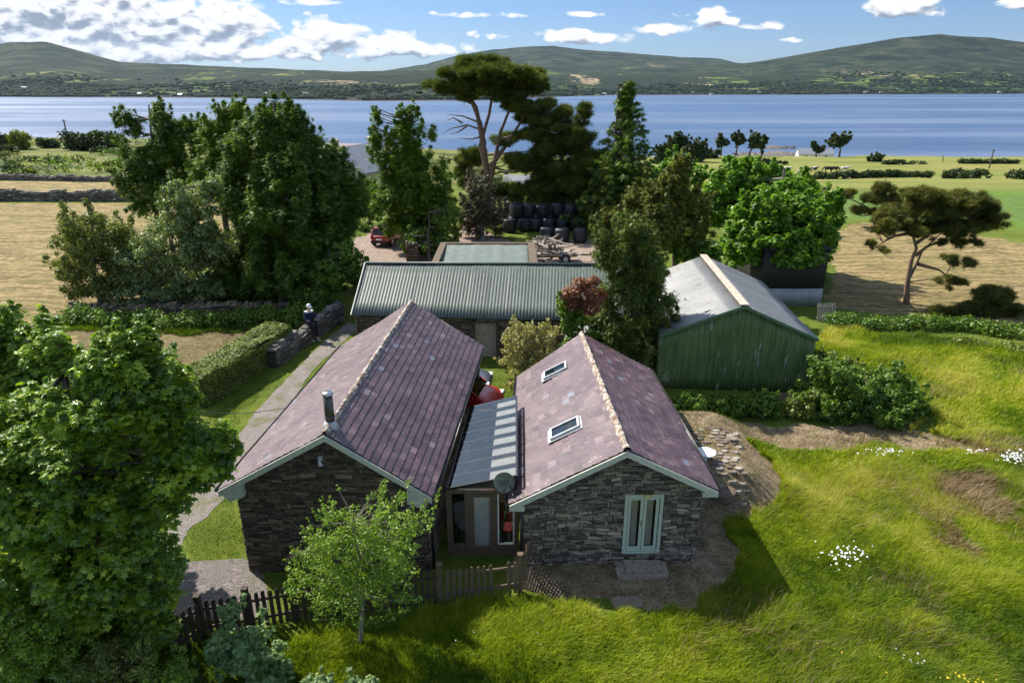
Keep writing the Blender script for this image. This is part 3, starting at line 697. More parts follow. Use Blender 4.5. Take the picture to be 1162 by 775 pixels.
    # raised lumps of mortar between the ridge tiles
# ------------------------------------------------------------------ left cottage
efl, rfl, efr = at(248, 555, 2.6), at(368, 492, 4.18), at(490, 563, 2.4)
ebl, rbl, ebr = at(389, 391, 2.6), at(467, 342, 4.18), at(548, 392, 2.4)
rootL, cornL = cottage('stone_cottage', 'larger rubble stone cottage with purple slate roof and a metal flue on its ridge', efl, rfl, efr, ebl, rbl, ebr, (.38, .16, .13, .12), [], 10, right_open=6.7, stone='brown_stone')
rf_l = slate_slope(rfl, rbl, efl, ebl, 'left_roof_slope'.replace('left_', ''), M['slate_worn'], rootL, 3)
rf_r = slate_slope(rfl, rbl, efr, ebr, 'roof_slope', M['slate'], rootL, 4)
ridge_run(rfl, rbl, rf_r, .085, 5)
verge_boards((efl, rfl, efr), rootL, M['barge'], .16)
verge_boards((ebl, rbl, ebr), rootL, M['barge'], .14, dy=.04)
for q, s in ((efl, 1), (efr, -1)):   # flat corbel blocks where the boards meet the eaves
    m = MB(); m.hexa([(q.x+s*.25, q.y-.05, q.z-.34), (q.x+s*.62, q.y-.05, q.z-.20), (q.x+s*.62, q.y+.12, q.z-.20), (q.x+s*.25, q.y+.12, q.z-.34), (q.x+s*.02, q.y-.05, q.z-.06), (q.x+s*.62, q.y-.05, q.z+.2), (q.x+s*.62, q.y+.12, q.z+.2), (q.x+s*.02, q.y+.12, q.z-.06)]); m.build('eaves_bracket', M['barge'], rootL)
def gutter(a, b, parent, side):
    a, b = Vector(a), Vector(b); m = MB(); o = Vector((side*.06, 0, -.05)); n = 6; V = []; F = []
    d = (b-a).normalized()
    for k in range(n+1):
        an = math.pi + math.pi*k/n
        for q in (a, b): V.append(tuple(q + o + Vector((math.cos(an)*.06, 0, math.sin(an)*.06+.03))))
    for k in range(n): F.append((2*k, 2*k+1, 2*k+3, 2*k+2))
    g_ = nmesh('gutter', V, F, M['gutter'], parent, None, True); g_.modifiers.new('t', 'SOLIDIFY').thickness = .008
gutter(efl, ebl, rootL, -1); gutter(efr, ebr, rootL, 1)
downpipe(rootL, cornL[1].x+.10, cornL[1].y+.12, 0, efr.z-.1)
# flue
fb = lerp(rfl, rbl, .045); fl = thing('flue', 'stainless steel stove flue standing on the ridge of the larger cottage', 'flue', (fb[0], fb[1], fb[2]-.05))
m = MB(); m.tube([(fb[0], fb[1], fb[2]-.1), (fb[0], fb[1], fb[2]+.80)], .115, 20); m.tube([(fb[0], fb[1], fb[2]+.20), (fb[0], fb[1], fb[2]+.235)], .13, 20); m.build('pipe', M['soot'], fl, True)
m = MB(); m.tube([(fb[0], fb[1], fb[2]+.80), (fb[0], fb[1], fb[2]+.835), (fb[0], fb[1], fb[2]+.88)], [.135, .14, .10], 20); m.build('cap', M['steel'], fl, True)
m = MB(); m.tube([(fb[0], fb[1], fb[2]-.12), (fb[0], fb[1], fb[2]+.10)], [.22, .125], 18); m.build('flashing', M['lead'], fl, True)
# lamp on the gable
m = MB(); q = Vector((lerp(efl, rfl, .93)[0], efl.y+.10, 3.45)); m.box((q.x, q.y-.04, q.z), (.10, .08, .10)); m.tube([(q.x, q.y-.10, q.z), (q.x, q.y-.16, q.z-.03), (q.x+.05, q.y-.2, q.z-.13)], [.03, .035, .055], 8); tag(m.build('wall_lamp', M['lead']), 'small grey lamp high on the gable of the larger cottage', 'lamp')
# overhead cable to the gable slope
a, b = Vector(lerp(lerp(efl, ebl, .44), lerp(rfl, rbl, .44), .0)), at(200, 466, 3.0)
m = MB(); m.tube([lerp(a, b, i/8)[:2]+(lerp(a, b, i/8)[2]+.06-.35*math.sin(math.pi*i/8)*.5,) for i in range(9)], .012, 5); tag(m.build('overhead_cable', M['gutter']), 'thin black cable from the larger cottage roof into the maple', 'cable')

# ------------------------------------------------------------------ right cottage
fl2, r2, fr2 = at(578, 572, 2.0), at(712, 510, 3.6), at(815, 556, 2.3)
bl2, rb2, br2 = at(587.6, 426.5, 2.0), at(660, 378, 3.6), at(737, 418, 2.3)
FLx = fl2.x+.36; W2 = (fr2.x-.36)-FLx
du0 = at(703, 600, .7).x - FLx; 
hole = (du0, du0+1.02, .28, 2.12)
rootR, cornR = cottage('stone_cottage', 'smaller rubble stone cottage with two skylights and a green glazed double door', fl2, r2, fr2, bl2, rb2, br2, (.36, .36, .13, .12), [hole], 40)
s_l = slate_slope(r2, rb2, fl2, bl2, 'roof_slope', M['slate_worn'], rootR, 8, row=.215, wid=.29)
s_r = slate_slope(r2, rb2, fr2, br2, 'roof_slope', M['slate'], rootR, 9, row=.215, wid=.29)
ridge_run(r2, rb2, s_r, .10, 8)
verge_boards((fl2, r2, fr2), rootR, M['barge'], .17); verge_boards((bl2, rb2, br2), rootR, M['barge'], .14, dy=.04)
gutter(fl2, bl2, rootR, -1); gutter(fr2, br2, rootR, 1)
for q, s in ((fl2, 1), (fr2, -1)): m = MB(); m.box((q.x+s*.22, q.y+.03, q.z-.12), (.34, .13, .15)); m.build('eaves_bracket', M['barge'], rootR)
downpipe(rootR, cornR[0].x-.05, cornR[0].y-.08, 0, fl2.z-.1)
# double door
dA = cornR[0]; dd = (cornR[1]-cornR[0]).normalized(); dn = Vector((dd.y, -dd.x, 0))
def dp(u, off, z): q = dA + dd*u + dn*off; return Vector((q.x, q.y, z))
def dbar(mb, u0, z0, u1, z1, w, off, th=.05):
    mb.bar(dp(u0, off, z0), dp(u1, off, z1), w, th, up=tuple(dn))
door = thing('unused', 'x', 'x', (0, 0, 0)); bpy.data.objects.remove(door)
u0, u1, zb, zt = hole; m = MB()
for u in (u0+.045, u1-.045): dbar(m, u, zb, u, zt, .085, -.06, .12)
dbar(m, u0+.09, zt-.045, u1-.09, zt-.045, .09, -.06, .115); dbar(m, u0+.09, zb+.03, u1-.09, zb+.03, .06, -.06, .115)
frm = m.build('door_frame', M['frame'], rootR)
for k in range(2):
    a = u0+.10+k*(u1-u0-.2)/2; b = a+(u1-u0-.2)/2-.008; m = MB()
    for u in (a+.04, b-.04): dbar(m, u, zb+.07, u, zt-.10, .075, -.05, .05)
    dbar(m, a+.08, zt-.14, b-.08, zt-.14, .08, -.05, .049); dbar(m, a+.08, zb+.14, b-.08, zb+.14, .14, -.05, .049)
    lf = m.build('door', M['frame'], rootR)
    m = MB(); dbar(m, (a+b)/2, zb+.2, (a+b)/2, zt-.17, b-a-.14, -.05, .01); m.build('pane', M['roofglass'], lf)
    m = MB(); dbar(m, (a+b)/2, zb+.12, (a+b)/2, zt-.14, (b-a)*.42, -.16, .03); m.build('curtain', M['curtain'], rootR)
m = MB(); dbar(m, (u0+u1)/2-.05, 1.15, (u0+u1)/2-.05, 1.32, .025, -.01, .03); m.build('handle', M['steel'], lf)
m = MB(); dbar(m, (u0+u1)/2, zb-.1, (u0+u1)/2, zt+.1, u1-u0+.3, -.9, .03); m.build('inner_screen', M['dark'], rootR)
m = MB(); dbar(m, u0-.14, zt+.075, u1+.14, zt+.075, .15, -.10, .2); m.build('lintel', M['brown_stone'], rootR)
m = MB(); dbar(m, (u0+u1)/2-.02, zt-.03, (u0+u1)/2+.2, zt-.03, .07, .015, .05); m.build('door_lamp', M['golden'] if 0 else simple('brass', (.5, .38, .15), .4), rootR)
# skylights
def skylight(u, v, w, h, label):
    a = Vector(lerp(lerp(r2, rb2, u), lerp(fl2, bl2, u), v)); ex = (Vector(bl2)-Vector(fl2)).normalized(); ey = (Vector(fl2)-Vector(r2)); ey = (ey-ex*ey.dot(ex)).normalized(); n = ex.cross(ey); n = n if n.z > 0 else -n
    t = thing('skylight', label, 'skylight', tuple(a)); P = lambda x, y, z: a+ex*x+ey*y+n*z
    m = MB()
    for x in (-w/2, w/2): m.bar(P(x, -h/2-.035, .055), P(x, h/2+.035, .055), .055, .11, up=tuple(n))
    for y in (-h/2, h/2): m.bar(P(-w/2+.036, y, .055), P(w/2-.036, y, .055), .07, .105, up=tuple(n))
    m.build('frame', M['lead'], t)
    m = MB(); m.hexa([P(-w/2, -h/2, .06), P(w/2, -h/2, .06), P(w/2, h/2, .06), P(-w/2, h/2, .06), P(-w/2, -h/2, .075), P(w/2, -h/2, .075), P(w/2, h/2, .075), P(-w/2, h/2, .075)]); m.build('pane', M['skyglass'], t)
    m = MB(); m.hexa([P(-w/2, -h/2, .03), P(w/2, -h/2, .03), P(w/2, h/2, .03), P(-w/2, h/2, .03), P(-w/2, -h/2, .04), P(w/2, -h/2, .04), P(w/2, h/2, .04), P(-w/2, h/2, .04)]); m.build('blind', M['blind'], t)
    m = MB(); q = .09
    m.hexa([P(-w/2-q, -h/2-q, .024), P(w/2+q, -h/2-q, .024), P(w/2+q, h/2+q*1.4, .024), P(-w/2-q, h/2+q*1.4, .024), P(-w/2-q, -h/2-q, .034), P(w/2+q, -h/2-q, .034), P(w/2+q, h/2+q*1.4, .034), P(-w/2-q, h/2+q*1.4, .034)]); m.build('flashing', M['lead'], t)
def find_uv(px, py):
    best = None
    for i in range(60):
        for j in range(40):
            u, v = i/60, j/40; q = lerp(lerp(r2, rb2, u), lerp(fl2, bl2, u), v)
            dy = q[1]*math.cos(PITCH)+(CAM_H-q[2])*math.sin(PITCH); X = CX+FPX*q[0]/dy; Yp = CY-FPX*(q[1]*math.sin(PITCH)-(CAM_H-q[2])*math.cos(PITCH))/dy
            e = (X-px)**2+(Yp-py)**2
            if best is None or e < best[0]: best = (e, u, v)
    return best[1:]
u, v = find_uv(630.5, 423); skylight(u, v, .54, .82, 'skylight in the smaller cottage roof, the one farther from the green door')
u, v = find_uv(642.5, 487); skylight(u, v, .56, .86, 'skylight in the smaller cottage roof, the one nearer the green door')
# steps before the door
def rock(name, c, size, mat, seed, label=None, cat=None, rz=0, parent=None):
    g = np.random.default_rng(seed); bm = bmesh.new(); bmesh.ops.create_cube(bm, size=1.0)
    bmesh.ops.subdivide_edges(bm, edges=bm.edges[:], cuts=3, use_grid_fill=True)
    for v in bm.verts:
        q = v.co.copy(); r = max(abs(q.x), abs(q.y)); v.co = q*(1-.14*(q.length-.5)); v.co += Vector(g.uniform(-.03, .03, 3)); v.co = Vector((v.co.x*size[0], v.co.y*size[1], v.co.z*size[2]))
    me = bpy.data.meshes.new(name); bm.to_mesh(me); bm.free(); me.materials.append(mat)
    a = me.attributes.new('tint', 'FLOAT', 'FACE'); a.data.foreach_set('value', np.full(len(me.polygons), .5+g.uniform(-.2, .2), dtype=np.float32))
    o = link(name, me, parent, c); o.rotation_euler = (0, 0, rz)
    if label: tag(o, label, cat)
    return o
q = dp((u0+u1)/2-.03, .42, .13); rock('stone_step', (q.x, q.y, .08), (1.0, .5, .3), M['slate_stone'], 3, 'dark block step against the wall under the green double door', 'step')
q = at(728, 646, .12); rock('stone_step', (q.x, q.y, .05), (1.35, .55, .24), M['slate_stone'], 4, 'long rough slab step on the bare ground before the green double door', 'step', .03)
q = at(712, 683, .03); rock('flat_stone', (q.x, q.y, .0), (.75, .4, .10), M['slate_stone'], 6, 'flat dark stone sunk in the dry ground in front of the slab step', 'stone', .1)
q = at(768, 628, .15); rock('slate_pieces', (q.x, q.y+.1, .10), (.62, .26, .34), M['slate_stone'], 7, 'leaning dark slate pieces against the wall right of the steps', 'slates', .2)

# ------------------------------------------------------------------ glazed link between the cottages
con = thing('glazed_porch', 'glass roofed wooden porch joining the two stone cottages', 'porch', (-.7, 18, 0))
yF = 15.45; xL0, xR0 = at(505, 560, 2.05).x, cornR[0].x-.12; yB = 20.3; xLb, xRb = xL0+.28, at(586, 451, 2.45).x-.0
A, B = Vector((xL0+.05, yF+.02, 2.08)), Vector((xR0-.04, yF+.02, 2.47)); C_, D_ = Vector((xRb, yB, 2.47)), Vector((xLb+.08, yB, 2.08))
m = MB(); n = 8
for i in range(n+1):
    f = i/n; m.bar(lerp(A, D_, f), lerp(B, C_, f), .05, .07)
m.bar(lerp(A, D_, -.006), lerp(D_, A, -.006), .06, .06); m.bar(lerp(B, C_, -.006), lerp(C_, B, -.006), .06, .06); raf = m.build('rafters', M['gutter'], con)
for i in range(n):
    p = [Vector(lerp(A, D_, (i+.04)/n)), Vector(lerp(B, C_, (i+.04)/n)), Vector(lerp(B, C_, (i+.96)/n)), Vector(lerp(A, D_, (i+.96)/n))]
    m = MB(); up = Vector((0, 0, .012)); m.hexa([k+Vector((0, 0, .038)) for k in p]+[k+Vector((0, 0, .046)) for k in p]); m.build('roof_pane', M['roofglass'], con)
# pale strips stand in for the bright reflection on the higher roof half
for i in range(n):
    f0, f1 = (i+.01)/n, (i+.99)/n; p = [Vector(lerp(lerp(A, D_, f0), lerp(B, C_, f0), .60)), Vector(lerp(lerp(A, D_, f0), lerp(B, C_, f0), .98)), Vector(lerp(lerp(A, D_, f1), lerp(B, C_, f1), .98)), Vector(lerp(lerp(A, D_, f1), lerp(B, C_, f1), .60))]
    m = MB(); m.hexa([k+Vector((0, 0, -.06)) for k in p]+[k+Vector((0, 0, -.052)) for k in p]); m.build('roof_sheen_strip', M['blind'], con)
m = MB(); zB = 2.02
def fb_(x0, z0, x1, z1, w, th=.08, off=0.0): m.bar((x0, yF+off, z0), (x1, yF+off, z1), w, th, up=(0, 1, 0))
xa = xL0; xd0 = at(531.5, 600, 1).x; xd1 = at(562, 600, 1).x; xe = xR0
for x in (xa+.06, xd0, xd1, xe-.05): fb_(x, .0, x, zB-.05, .11)
fb_(xa, zB, xe, zB, .10, .10); 
for a, b in ((xa+.12, xd0-.06), (xd1+.06, xe-.11)): fb_(a, .16, b, .16, .30, .06); fb_(a, .33, b, .33, .05, .12)
fb_(xd0+.055, .06, xd1-.055, .06, .12, .07)
m.build('front_frame', M['wood'], con)
for a, b in ((xa+.12, xd0-.06), (xd1+.06, xe-.11)):
    m = MB(); fb_((a+b)/2, .355, (a+b)/2, zB-.06, b-a-.04, .01); w_ = m.build('window', M['glass'], con)
    m = MB()
    for x in (a+.02, b-.02): fb_(x, .37, x, zB-.07, .035, .05)
    fb_(a+.04, .375, b-.04, .375, .03, .05); m.build('sash', M['white_paint'] if a > xd0 else M['wood'], w_)
m = MB(); 
for x in (xd0+.10, xd1-.10): fb_(x, .13, x, zB-.08, .09, .045, .0)
fb_(xd0+.145, zB-.13, xd1-.145, zB-.13, .09, .044); fb_(xd0+.145, .19, xd1-.145, .19, .12, .044); dr = m.build('door', M['wood'], con)
m = MB(); fb_((xd0+xd1)/2, .25, (xd0+xd1)/2, zB-.17, xd1-xd0-.28, .012, .0); m.build('pane', M['roofglass'], dr)
m = MB(); fb_((xd0+xd1)/2, .25, (xd0+xd1)/2, zB-.17, xd1-xd0-.27, .01, .06); m.build('door_blind', M['blind'], dr)
m = MB(); m.tube([(xd0+.10, yF-.03, 1.05), (xd0+.10, yF-.07, 1.05), (xd0+.10, yF-.09, 1.05)], [.012, .03, .02], 8); m.build('knob', M['steel'], dr)
m = MB(); m.hexa([(xa, yF-.03, zB+.052), (xe, yF-.03, zB+.052), (xe, yF+.0, zB+.052), (xa, yF+.0, zB+.052), (xa, yF-.03, zB+.06), (xe, yF-.03, 2.43), (xe, yF+.0, 2.43), (xa, yF+.0, zB+.06)]); m.build('gable_pane', M['roofglass'], con)
m = MB(); m.box(((xL0+xR0)/2+.1, (yF+yB)/2, .03), (xR0-xL0-.25, yB-yF-.2, .06)); m.build('floor', M['floor'], con)
m = MB(); m.box(((xLb+xRb)/2, yB+.02, 1.0), (xRb-xLb, .08, 2.0)); m.build('back_panel', M['wood'], con)
def chair(name, label, x, y, rz, mat, s=1.0):
    t = thing(name, label, 'chair', (x, y, .06), rz=rz, absolute=False); m = MB()
    m.box((0, 0, .44*s), (.48, .48, .05)); m.build('seat', mat, t)
    m = MB(); m.hexa([(-.23, .2, .46), (.23, .2, .46), (.23, .24, .46), (-.23, .24, .46), (-.21, .36, .95), (.21, .36, .95), (.21, .39, .95), (-.21, .39, .95)]); m.build('backrest', mat, t)
    for sx in (-.2, .2):
        for sy in (-.2, .2):
            m = MB(); m.bar((sx, sy, .0), (sx, sy, .42), .035, .035); m.build('leg', M['white_paint'], t)
chair('chair', 'pale folding chair behind the left porch window', xa+.45, yF+.7, .5, M['white_paint'])
chair('chair', 'red cloth chair behind the right porch window', xe-.38, yF+.62, -.3, M['red_cloth'])
m = MB(); m.tube([(xe-.55, yF+.25, .06), (xe-.22, yF+.3, 1.75)], .028, 8); tag(m.build('green_pole', M['green_pole'], None, True), 'slanting green pole behind the right porch window', 'pole')
# dish
q = at(572, 545, 2.35); t = thing('satellite_dish', 'round grey green satellite dish at the eaves corner above the porch', 'dish', (q.x, q.y, 2.1)); m = MB()
for r_, z_ in ((0, 0),): pass
V = [(0, 0, 0)]; F = []
for i in range(1, 6):
    for k in range(24): an = 2*math.pi*k/24; r_ = .055*i; V.append((r_*math.cos(an), .35*r_*r_*2.2, r_*1.15*math.sin(an)))
F3 = [(0, 1+k, 1+(k+1) % 24, 0) for k in range(24)]
for i in range(4):
    for k in range(24): a = 1+i*24+k; b = 1+i*24+(k+1) % 24; F3.append((a, b, b+24, a+24))
me = bpy.data.meshes.new('bowl'); me.from_pydata([(x+q.x, -y+q.y, z+q.z-.02) for x, y, z in V], [], [f if f[0] != f[3] else f[:3] for f in F3]); me.materials.append(M['dish']); o = link('bowl', me, t); o.modifiers.new('t', 'SOLIDIFY').thickness = .012
m = MB(); m.tube([(q.x, q.y+.03, q.z), (q.x+.12, q.y+.12, q.z-.1), (fl2.x+.1, fl2.y+.15, 2.15)], .018, 6); m.tube([(q.x, q.y-.05, q.z-.3), (q.x, q.y-.3, q.z-.05)], .01, 5); m.build('bracket', M['gutter'], t)

# ------------------------------------------------------------------ long shed, small shed, lean-to
def pz(px, py, Y): q = on(px, py, Y); return q
y0 = 30.15; eL = at(399, 358, 2.0); eR = Vector((5.6, 29.2, 2.0)); rL = at(415, 299, 3.72); rR = Vector((5.9, rL.y-.35, 3.72))
eL.y += .0
shed = thing('long_shed', 'long stone outbuilding with a green corrugated roof behind the cottages', 'outbuilding', (-1, 32, 0))
nR = .0
corr(rL, rR, eR, eL, 'roof_slope', M['green_roof'], shed, .155, .009, 4, .9, seed=5)
bL = Vector((2*rL.x-eL.x-.1, 2*rL.y-eL.y, 2.0)); bR = Vector((5.9, 2*rR.y-eR.y, 2.0))
corr(rL, rR, bR, bL, 'roof_slope', M['green_roof'], shed, .155, .009, 4, .9, seed=6)
m = MB(); m.tube([rL+Vector((0, 0, .03)), rR+Vector((0, 0, .03))], .07, 8); m.build('ridge_cap', M['green_roof'], shed, True)
m = MB(); m.bar(eL+Vector((-.03, 0, .02)), rL+Vector((-.03, 0, .03)), .05, .10); m.build('verge_trim', M['barge'], shed)
wl, wr = Vector((eL.x+.15, eL.y+.12, 0)), Vector((5.5, eR.y+.12, 0))
hol = [(5.6, 6.6, -.2, 1.75)]
V, F, T = stones(wl, wr, -.15, 1.93, (0, -1, 0), hol, seed=61); wo = nmesh('front_wall', V, F, M['brown_stone'], shed, T)
m = MB(); dW = (wr-wl).normalized()
for s0, s1, z0 in ((0, 5.6, -.15), (5.6, 6.6, 1.75), (6.6, (wr-wl).length, -.15)):
    a, b = wl+dW*s0, wl+dW*s1; m.hexa([Vector((k.x, k.y, z)) for z in (z0, 1.93) for k in (a, b, b+Vector((0, .4, 0)), a+Vector((0, .4, 0)))])
m.build('wall_core', M['mortar'], wo)
m = MB(); a, b = wl+dW*5.6, wl+dW*6.6; m.bar((a+b)/2+Vector((0, .2, -.1)), (a+b)/2+Vector((0, .2, 1.75)), 1.0, .05, up=(0, 1, 0)); m.build('door', M['greywood'], shed)
wb = Vector((eL.x+.2, bL.y-.15, 0)); L = wb.y-wl.y
V, F, T = stones(wb, wl, -.15, lambda u: 1.9+1.62*(1-abs(u-L/2)/(L/2)), (-1, 0, 0), seed=62); wo = nmesh('gable_wall', V, F, M['brown_stone'], shed, T)
m = MB(); m.hexa([Vector(k) for k in ((wl.x, wl.y, -.1), (wl.x+.35, wl.y+.0, -.1), (wb.x+.35, wb.y, -.1), (wb.x, wb.y, -.1), (wl.x, wl.y+.02, 1.85), (wl.x+.35, wl.y+.02, 1.85), (wb.x+.35, wb.y, 1.85), (wb.x, wb.y, 1.85))]); m.build('wall_core', M['mortar'], wo)
m = MB(); m.box(((wb.x+5.6)/2, wb.y, .9), (5.6-wb.x, .3, 1.9)); m.build('back_wall', M['brown_stone'], shed)
# low lean-to with grey sheets beside the golden tree
lt = thing('lean_to', 'low lean-to with grey corrugated roof against the long shed', 'lean-to', (3.7, 28.5, 0))
p1, p2 = at(640, 367, 1.85), at(700, 369, 1.85); q1, q2 = at(634, 392, 1.35), at(700, 394, 1.35)
p1.y = min(p1.y, 29.15); corr(p1, Vector((5.3, p1.y, 1.85)), Vector((5.3, q1.y, 1.35)), Vector((p1.x-.05, q1.y, 1.35)), 'roof', M['galv_dull'], lt, .12, .018, 3, .7)
m = MB(); m.box(((p1.x+5.2)/2, q1.y+.1, .62), (5.1-p1.x, .1, 1.3)); m.build('front_boards', M['greywood'], lt)
m = MB(); m.box((p1.x+.05, (p1.y+q1.y)/2, .62), (.1, p1.y-q1.y-.1, 1.4)); m.build('side_boards', M['greywood'], lt)
# small shed with flat pale roof and parapets
sz = 2.5; s00 = Vector((-4.45, 37.2, sz)); s10 = Vector((1.35, 37.0, sz)); sTL = at(500, 275, sz); sTR = at(607, 277, sz)
ss = thing('small_shed', 'small block outbuilding with flat pale green roof and low parapets', 'outbuilding', (-1.5, 40, 0))
s01 = Vector((sTL.x, sTL.y, sz)); s11 = Vector((sTR.x, sTR.y, sz)); s00.x = sTL.x-.0; s10.x = sTR.x
m = MB()
for a, b in ((s00, s10), (s10, s11), (s11, s01), (s01, s00)):
    d = (b-a).normalized(); n = Vector((-d.y, d.x, 0)); A2, B2 = a, b
    m.hexa([Vector((k.x, k.y, z)) for z in (-.1, sz) for k in (A2, B2, B2+n*.3-d*.3*0, A2+n*.3)])
    break_ = 0
wall_ = []
m = MB()
def wallbox(x0, x1, y0_, y1_, z0, z1): m.hexa([(x0, y0_, z0), (x1, y0_, z0), (x1, y1_, z0), (x0, y1_, z0), (x0, y0_, z1), (x1, y0_, z1), (x1, y1_, z1), (x0, y1_, z1)])
X0, X1, Y0, Y1 = s01.x, s11.x, 37.1, s01.y
wallbox(X0, X1, Y0, Y0+.35, -.1, sz-.2); wallbox(X0, X1, Y1-.35, Y1, -.1, sz); wallbox(X0, X0+.4, Y0+.35, Y1-.35, -.1, sz); wallbox(X1-.45, X1, Y0+.35, Y1-.35, -.1, sz)
m.build('walls', M['brown_stone'], ss)
corr((X0+.4, Y1-.35, sz-.08), (X1-.45, Y1-.35, sz-.08), (X1-.45, Y0+.3, sz-.35), (X0+.4, Y0+.3, sz-.35), 'roof', M['pale_roof'], ss, .72, .008, 5, .72, seed=3)

# ------------------------------------------------------------------ green barn
bf = [Vector((at(749, 380, 2.45).x, 26.35, 2.45)), Vector((at(845, 347, 3.77).x, at(845, 347, 3.77).y, 3.77)), at(929, 385, 2.42)]
rbk = at(798, 290, 3.77); ebR = at(872, 316, 2.42); ebL = Vector((bf[0].x+(rbk.x-bf[1].x), bf[0].y+(rbk.y-bf[1].y), 2.45)); ebR = Vector((bf[2].x+(rbk.x-bf[1].x)+.1, bf[2].y+(rbk.y-bf[1].y), 2.42))
barn = thing('corrugated_barn', 'green corrugated metal barn with worn grey galvanised roof', 'barn', (9.3, 30, 0))
corr(bf[1], rbk, ebL, bf[0], 'roof_slope', M['galv'], barn, .15, .016, 5, .75, seed=7)
corr(bf[1], rbk, ebR, bf[2], 'roof_slope', M['galv'], barn, .15, .016, 5, .75, seed=8)
m = MB(); m.bar(bf[1]+Vector((0, -.03, .045)), rbk+Vector((0, 0, .045)), .34, .03); m.build('ridge_cap', simple('rusty_ridge_sheet', (.46, .39, .31), .8, .35, 5), barn)
gl_, gr_ = Vector((bf[0].x+.06, bf[0].y+.10, -.1)), Vector((bf[2].x-.06, bf[2].y+.10, -.1))
ux = (bf[1].x-gl_.x)/(gr_.x-gl_.x)
def gt(u): return 2.40+(3.70-2.40)*(u/ux if u < ux else (1-u)/(1-ux))
corr((gl_.x, gl_.y, 2.4), (gr_.x, gr_.y, 2.4), (gr_.x, gr_.y, -.1), (gl_.x, gl_.y, -.1), 'gable_wall', M['green_wall'], barn, .13, .016, 5, .65, topfn=gt, seed=9)
bgl, bgr = Vector((ebL.x+.06, ebL.y-.1, 0)), Vector((ebR.x-.06, ebR.y-.1, 0))
corr((gr_.x, gr_.y, 2.36), (bgr.x, bgr.y, 2.36), (bgr.x, bgr.y, -.1), (gr_.x, gr_.y, -.1), 'side_wall', M['green_wall'], barn, .13, .016, 3, .65, seed=10)
corr((gl_.x, gl_.y, 2.40), (bgl.x, bgl.y, 2.40), (bgl.x, bgl.y, -.1), (gl_.x, gl_.y, -.1), 'side_wall', M['green_wall'], barn, .13, .016, 3, .65, seed=11)
corr((bgl.x, bgl.y, 2.4), (bgr.x, bgr.y, 2.4), (bgr.x, bgr.y, -.1), (bgl.x, bgl.y, -.1), 'gable_wall', M['green_wall'], barn, .13, .016, 5, .65, topfn=gt, seed=12)
for a, b in ((bf[0], bf[1]), (bf[2], bf[1])):
    m = MB(); m.bar(a+Vector((0, -.03, -.05)), b+Vector((0, -.03, -.05)), .03, .12); m.build('verge_trim', simple('green_trim', (.06, .13, .07), .5), barn)

# dark shed behind the barn
ds = thing('tarred_shed', 'tall dark corrugated shed under the bright sycamore beside the hay field', 'shed', (15.3, 40.5, 0))
dR = at(931, 347, 0); dx1 = dR.x; dx0 = at(880, 347, 0).x-1.0; dy0 = dR.y; dy1 = dy0+4.5
corr((dx0, dy0, 3.3), (dx1, dy0, 3.3), (dx1, dy0, .95), (dx0, dy0, .95), 'front_wall', M['tarred'], ds, .15, .015, 2, .7)
corr((dx1, dy0, 3.3), (dx1+.2, dy1, 3.3), (dx1+.2, dy1, -.1), (dx1, dy0, -.1), 'side_wall', M['tarred'], ds, .15, .015, 2, .7)
corr((dx0, dy0, 3.3), (dx0, dy1, 3.3), (dx0, dy1, -.1), (dx0, dy0, -.1), 'side_wall', M['tarred'], ds, .15, .015, 2, .7)
corr((dx0-.1, dy0-.2, 3.35), (dx1+.1, dy0-.2, 3.35), (dx1+.3, dy1+.1, 3.8), (dx0-.1, dy1+.1, 3.8), 'roof', M['tarred'], ds, .15, .015, 2, .7)
corr((dx0, dy1, 3.7), (dx1+.2, dy1, 3.7), (dx1+.2, dy1, -.1), (dx0, dy1, -.1), 'back_wall', M['tarred'], ds, .15, .015, 2, .7)
corr((dx0+.4, dy0-.05, 1.05), (dx1-.02, dy0-.05, 1.05), (dx1-.02, dy0-.05, -.05), (dx0+.4, dy0-.05, -.05), 'lower_sheets', M['galv_dull'], ds, .12, .012, 2, .8)
# slatted pallet leaning at the hedge
pa, pb = at(927, 365, 0), at(948, 365, 0); t = thing('pallet', 'grey slatted pallet propped up beside the field hedge', 'pallet', tuple((pa+pb)/2)); m = MB()
for i in range(8):
    f = (i+.5)/8; x = pa.x+(pb.x-pa.x)*f; m.bar((x, pa.y, .0), (x, pa.y+.25, 1.0+.03*math.sin(i*5)), .085, .02, up=(0, 1, 0), t=.3+.5*(i % 3)/3)
m.build('slats', M['greywood'], t); m = MB()
for z in (.2, .8): m.bar((pa.x, pa.y+.06+z*.25, z), (pb.x, pa.y+.06+z*.25, z), .08, .03, up=(0, 1, 0))
m.build('rails', M['greywood'], t)

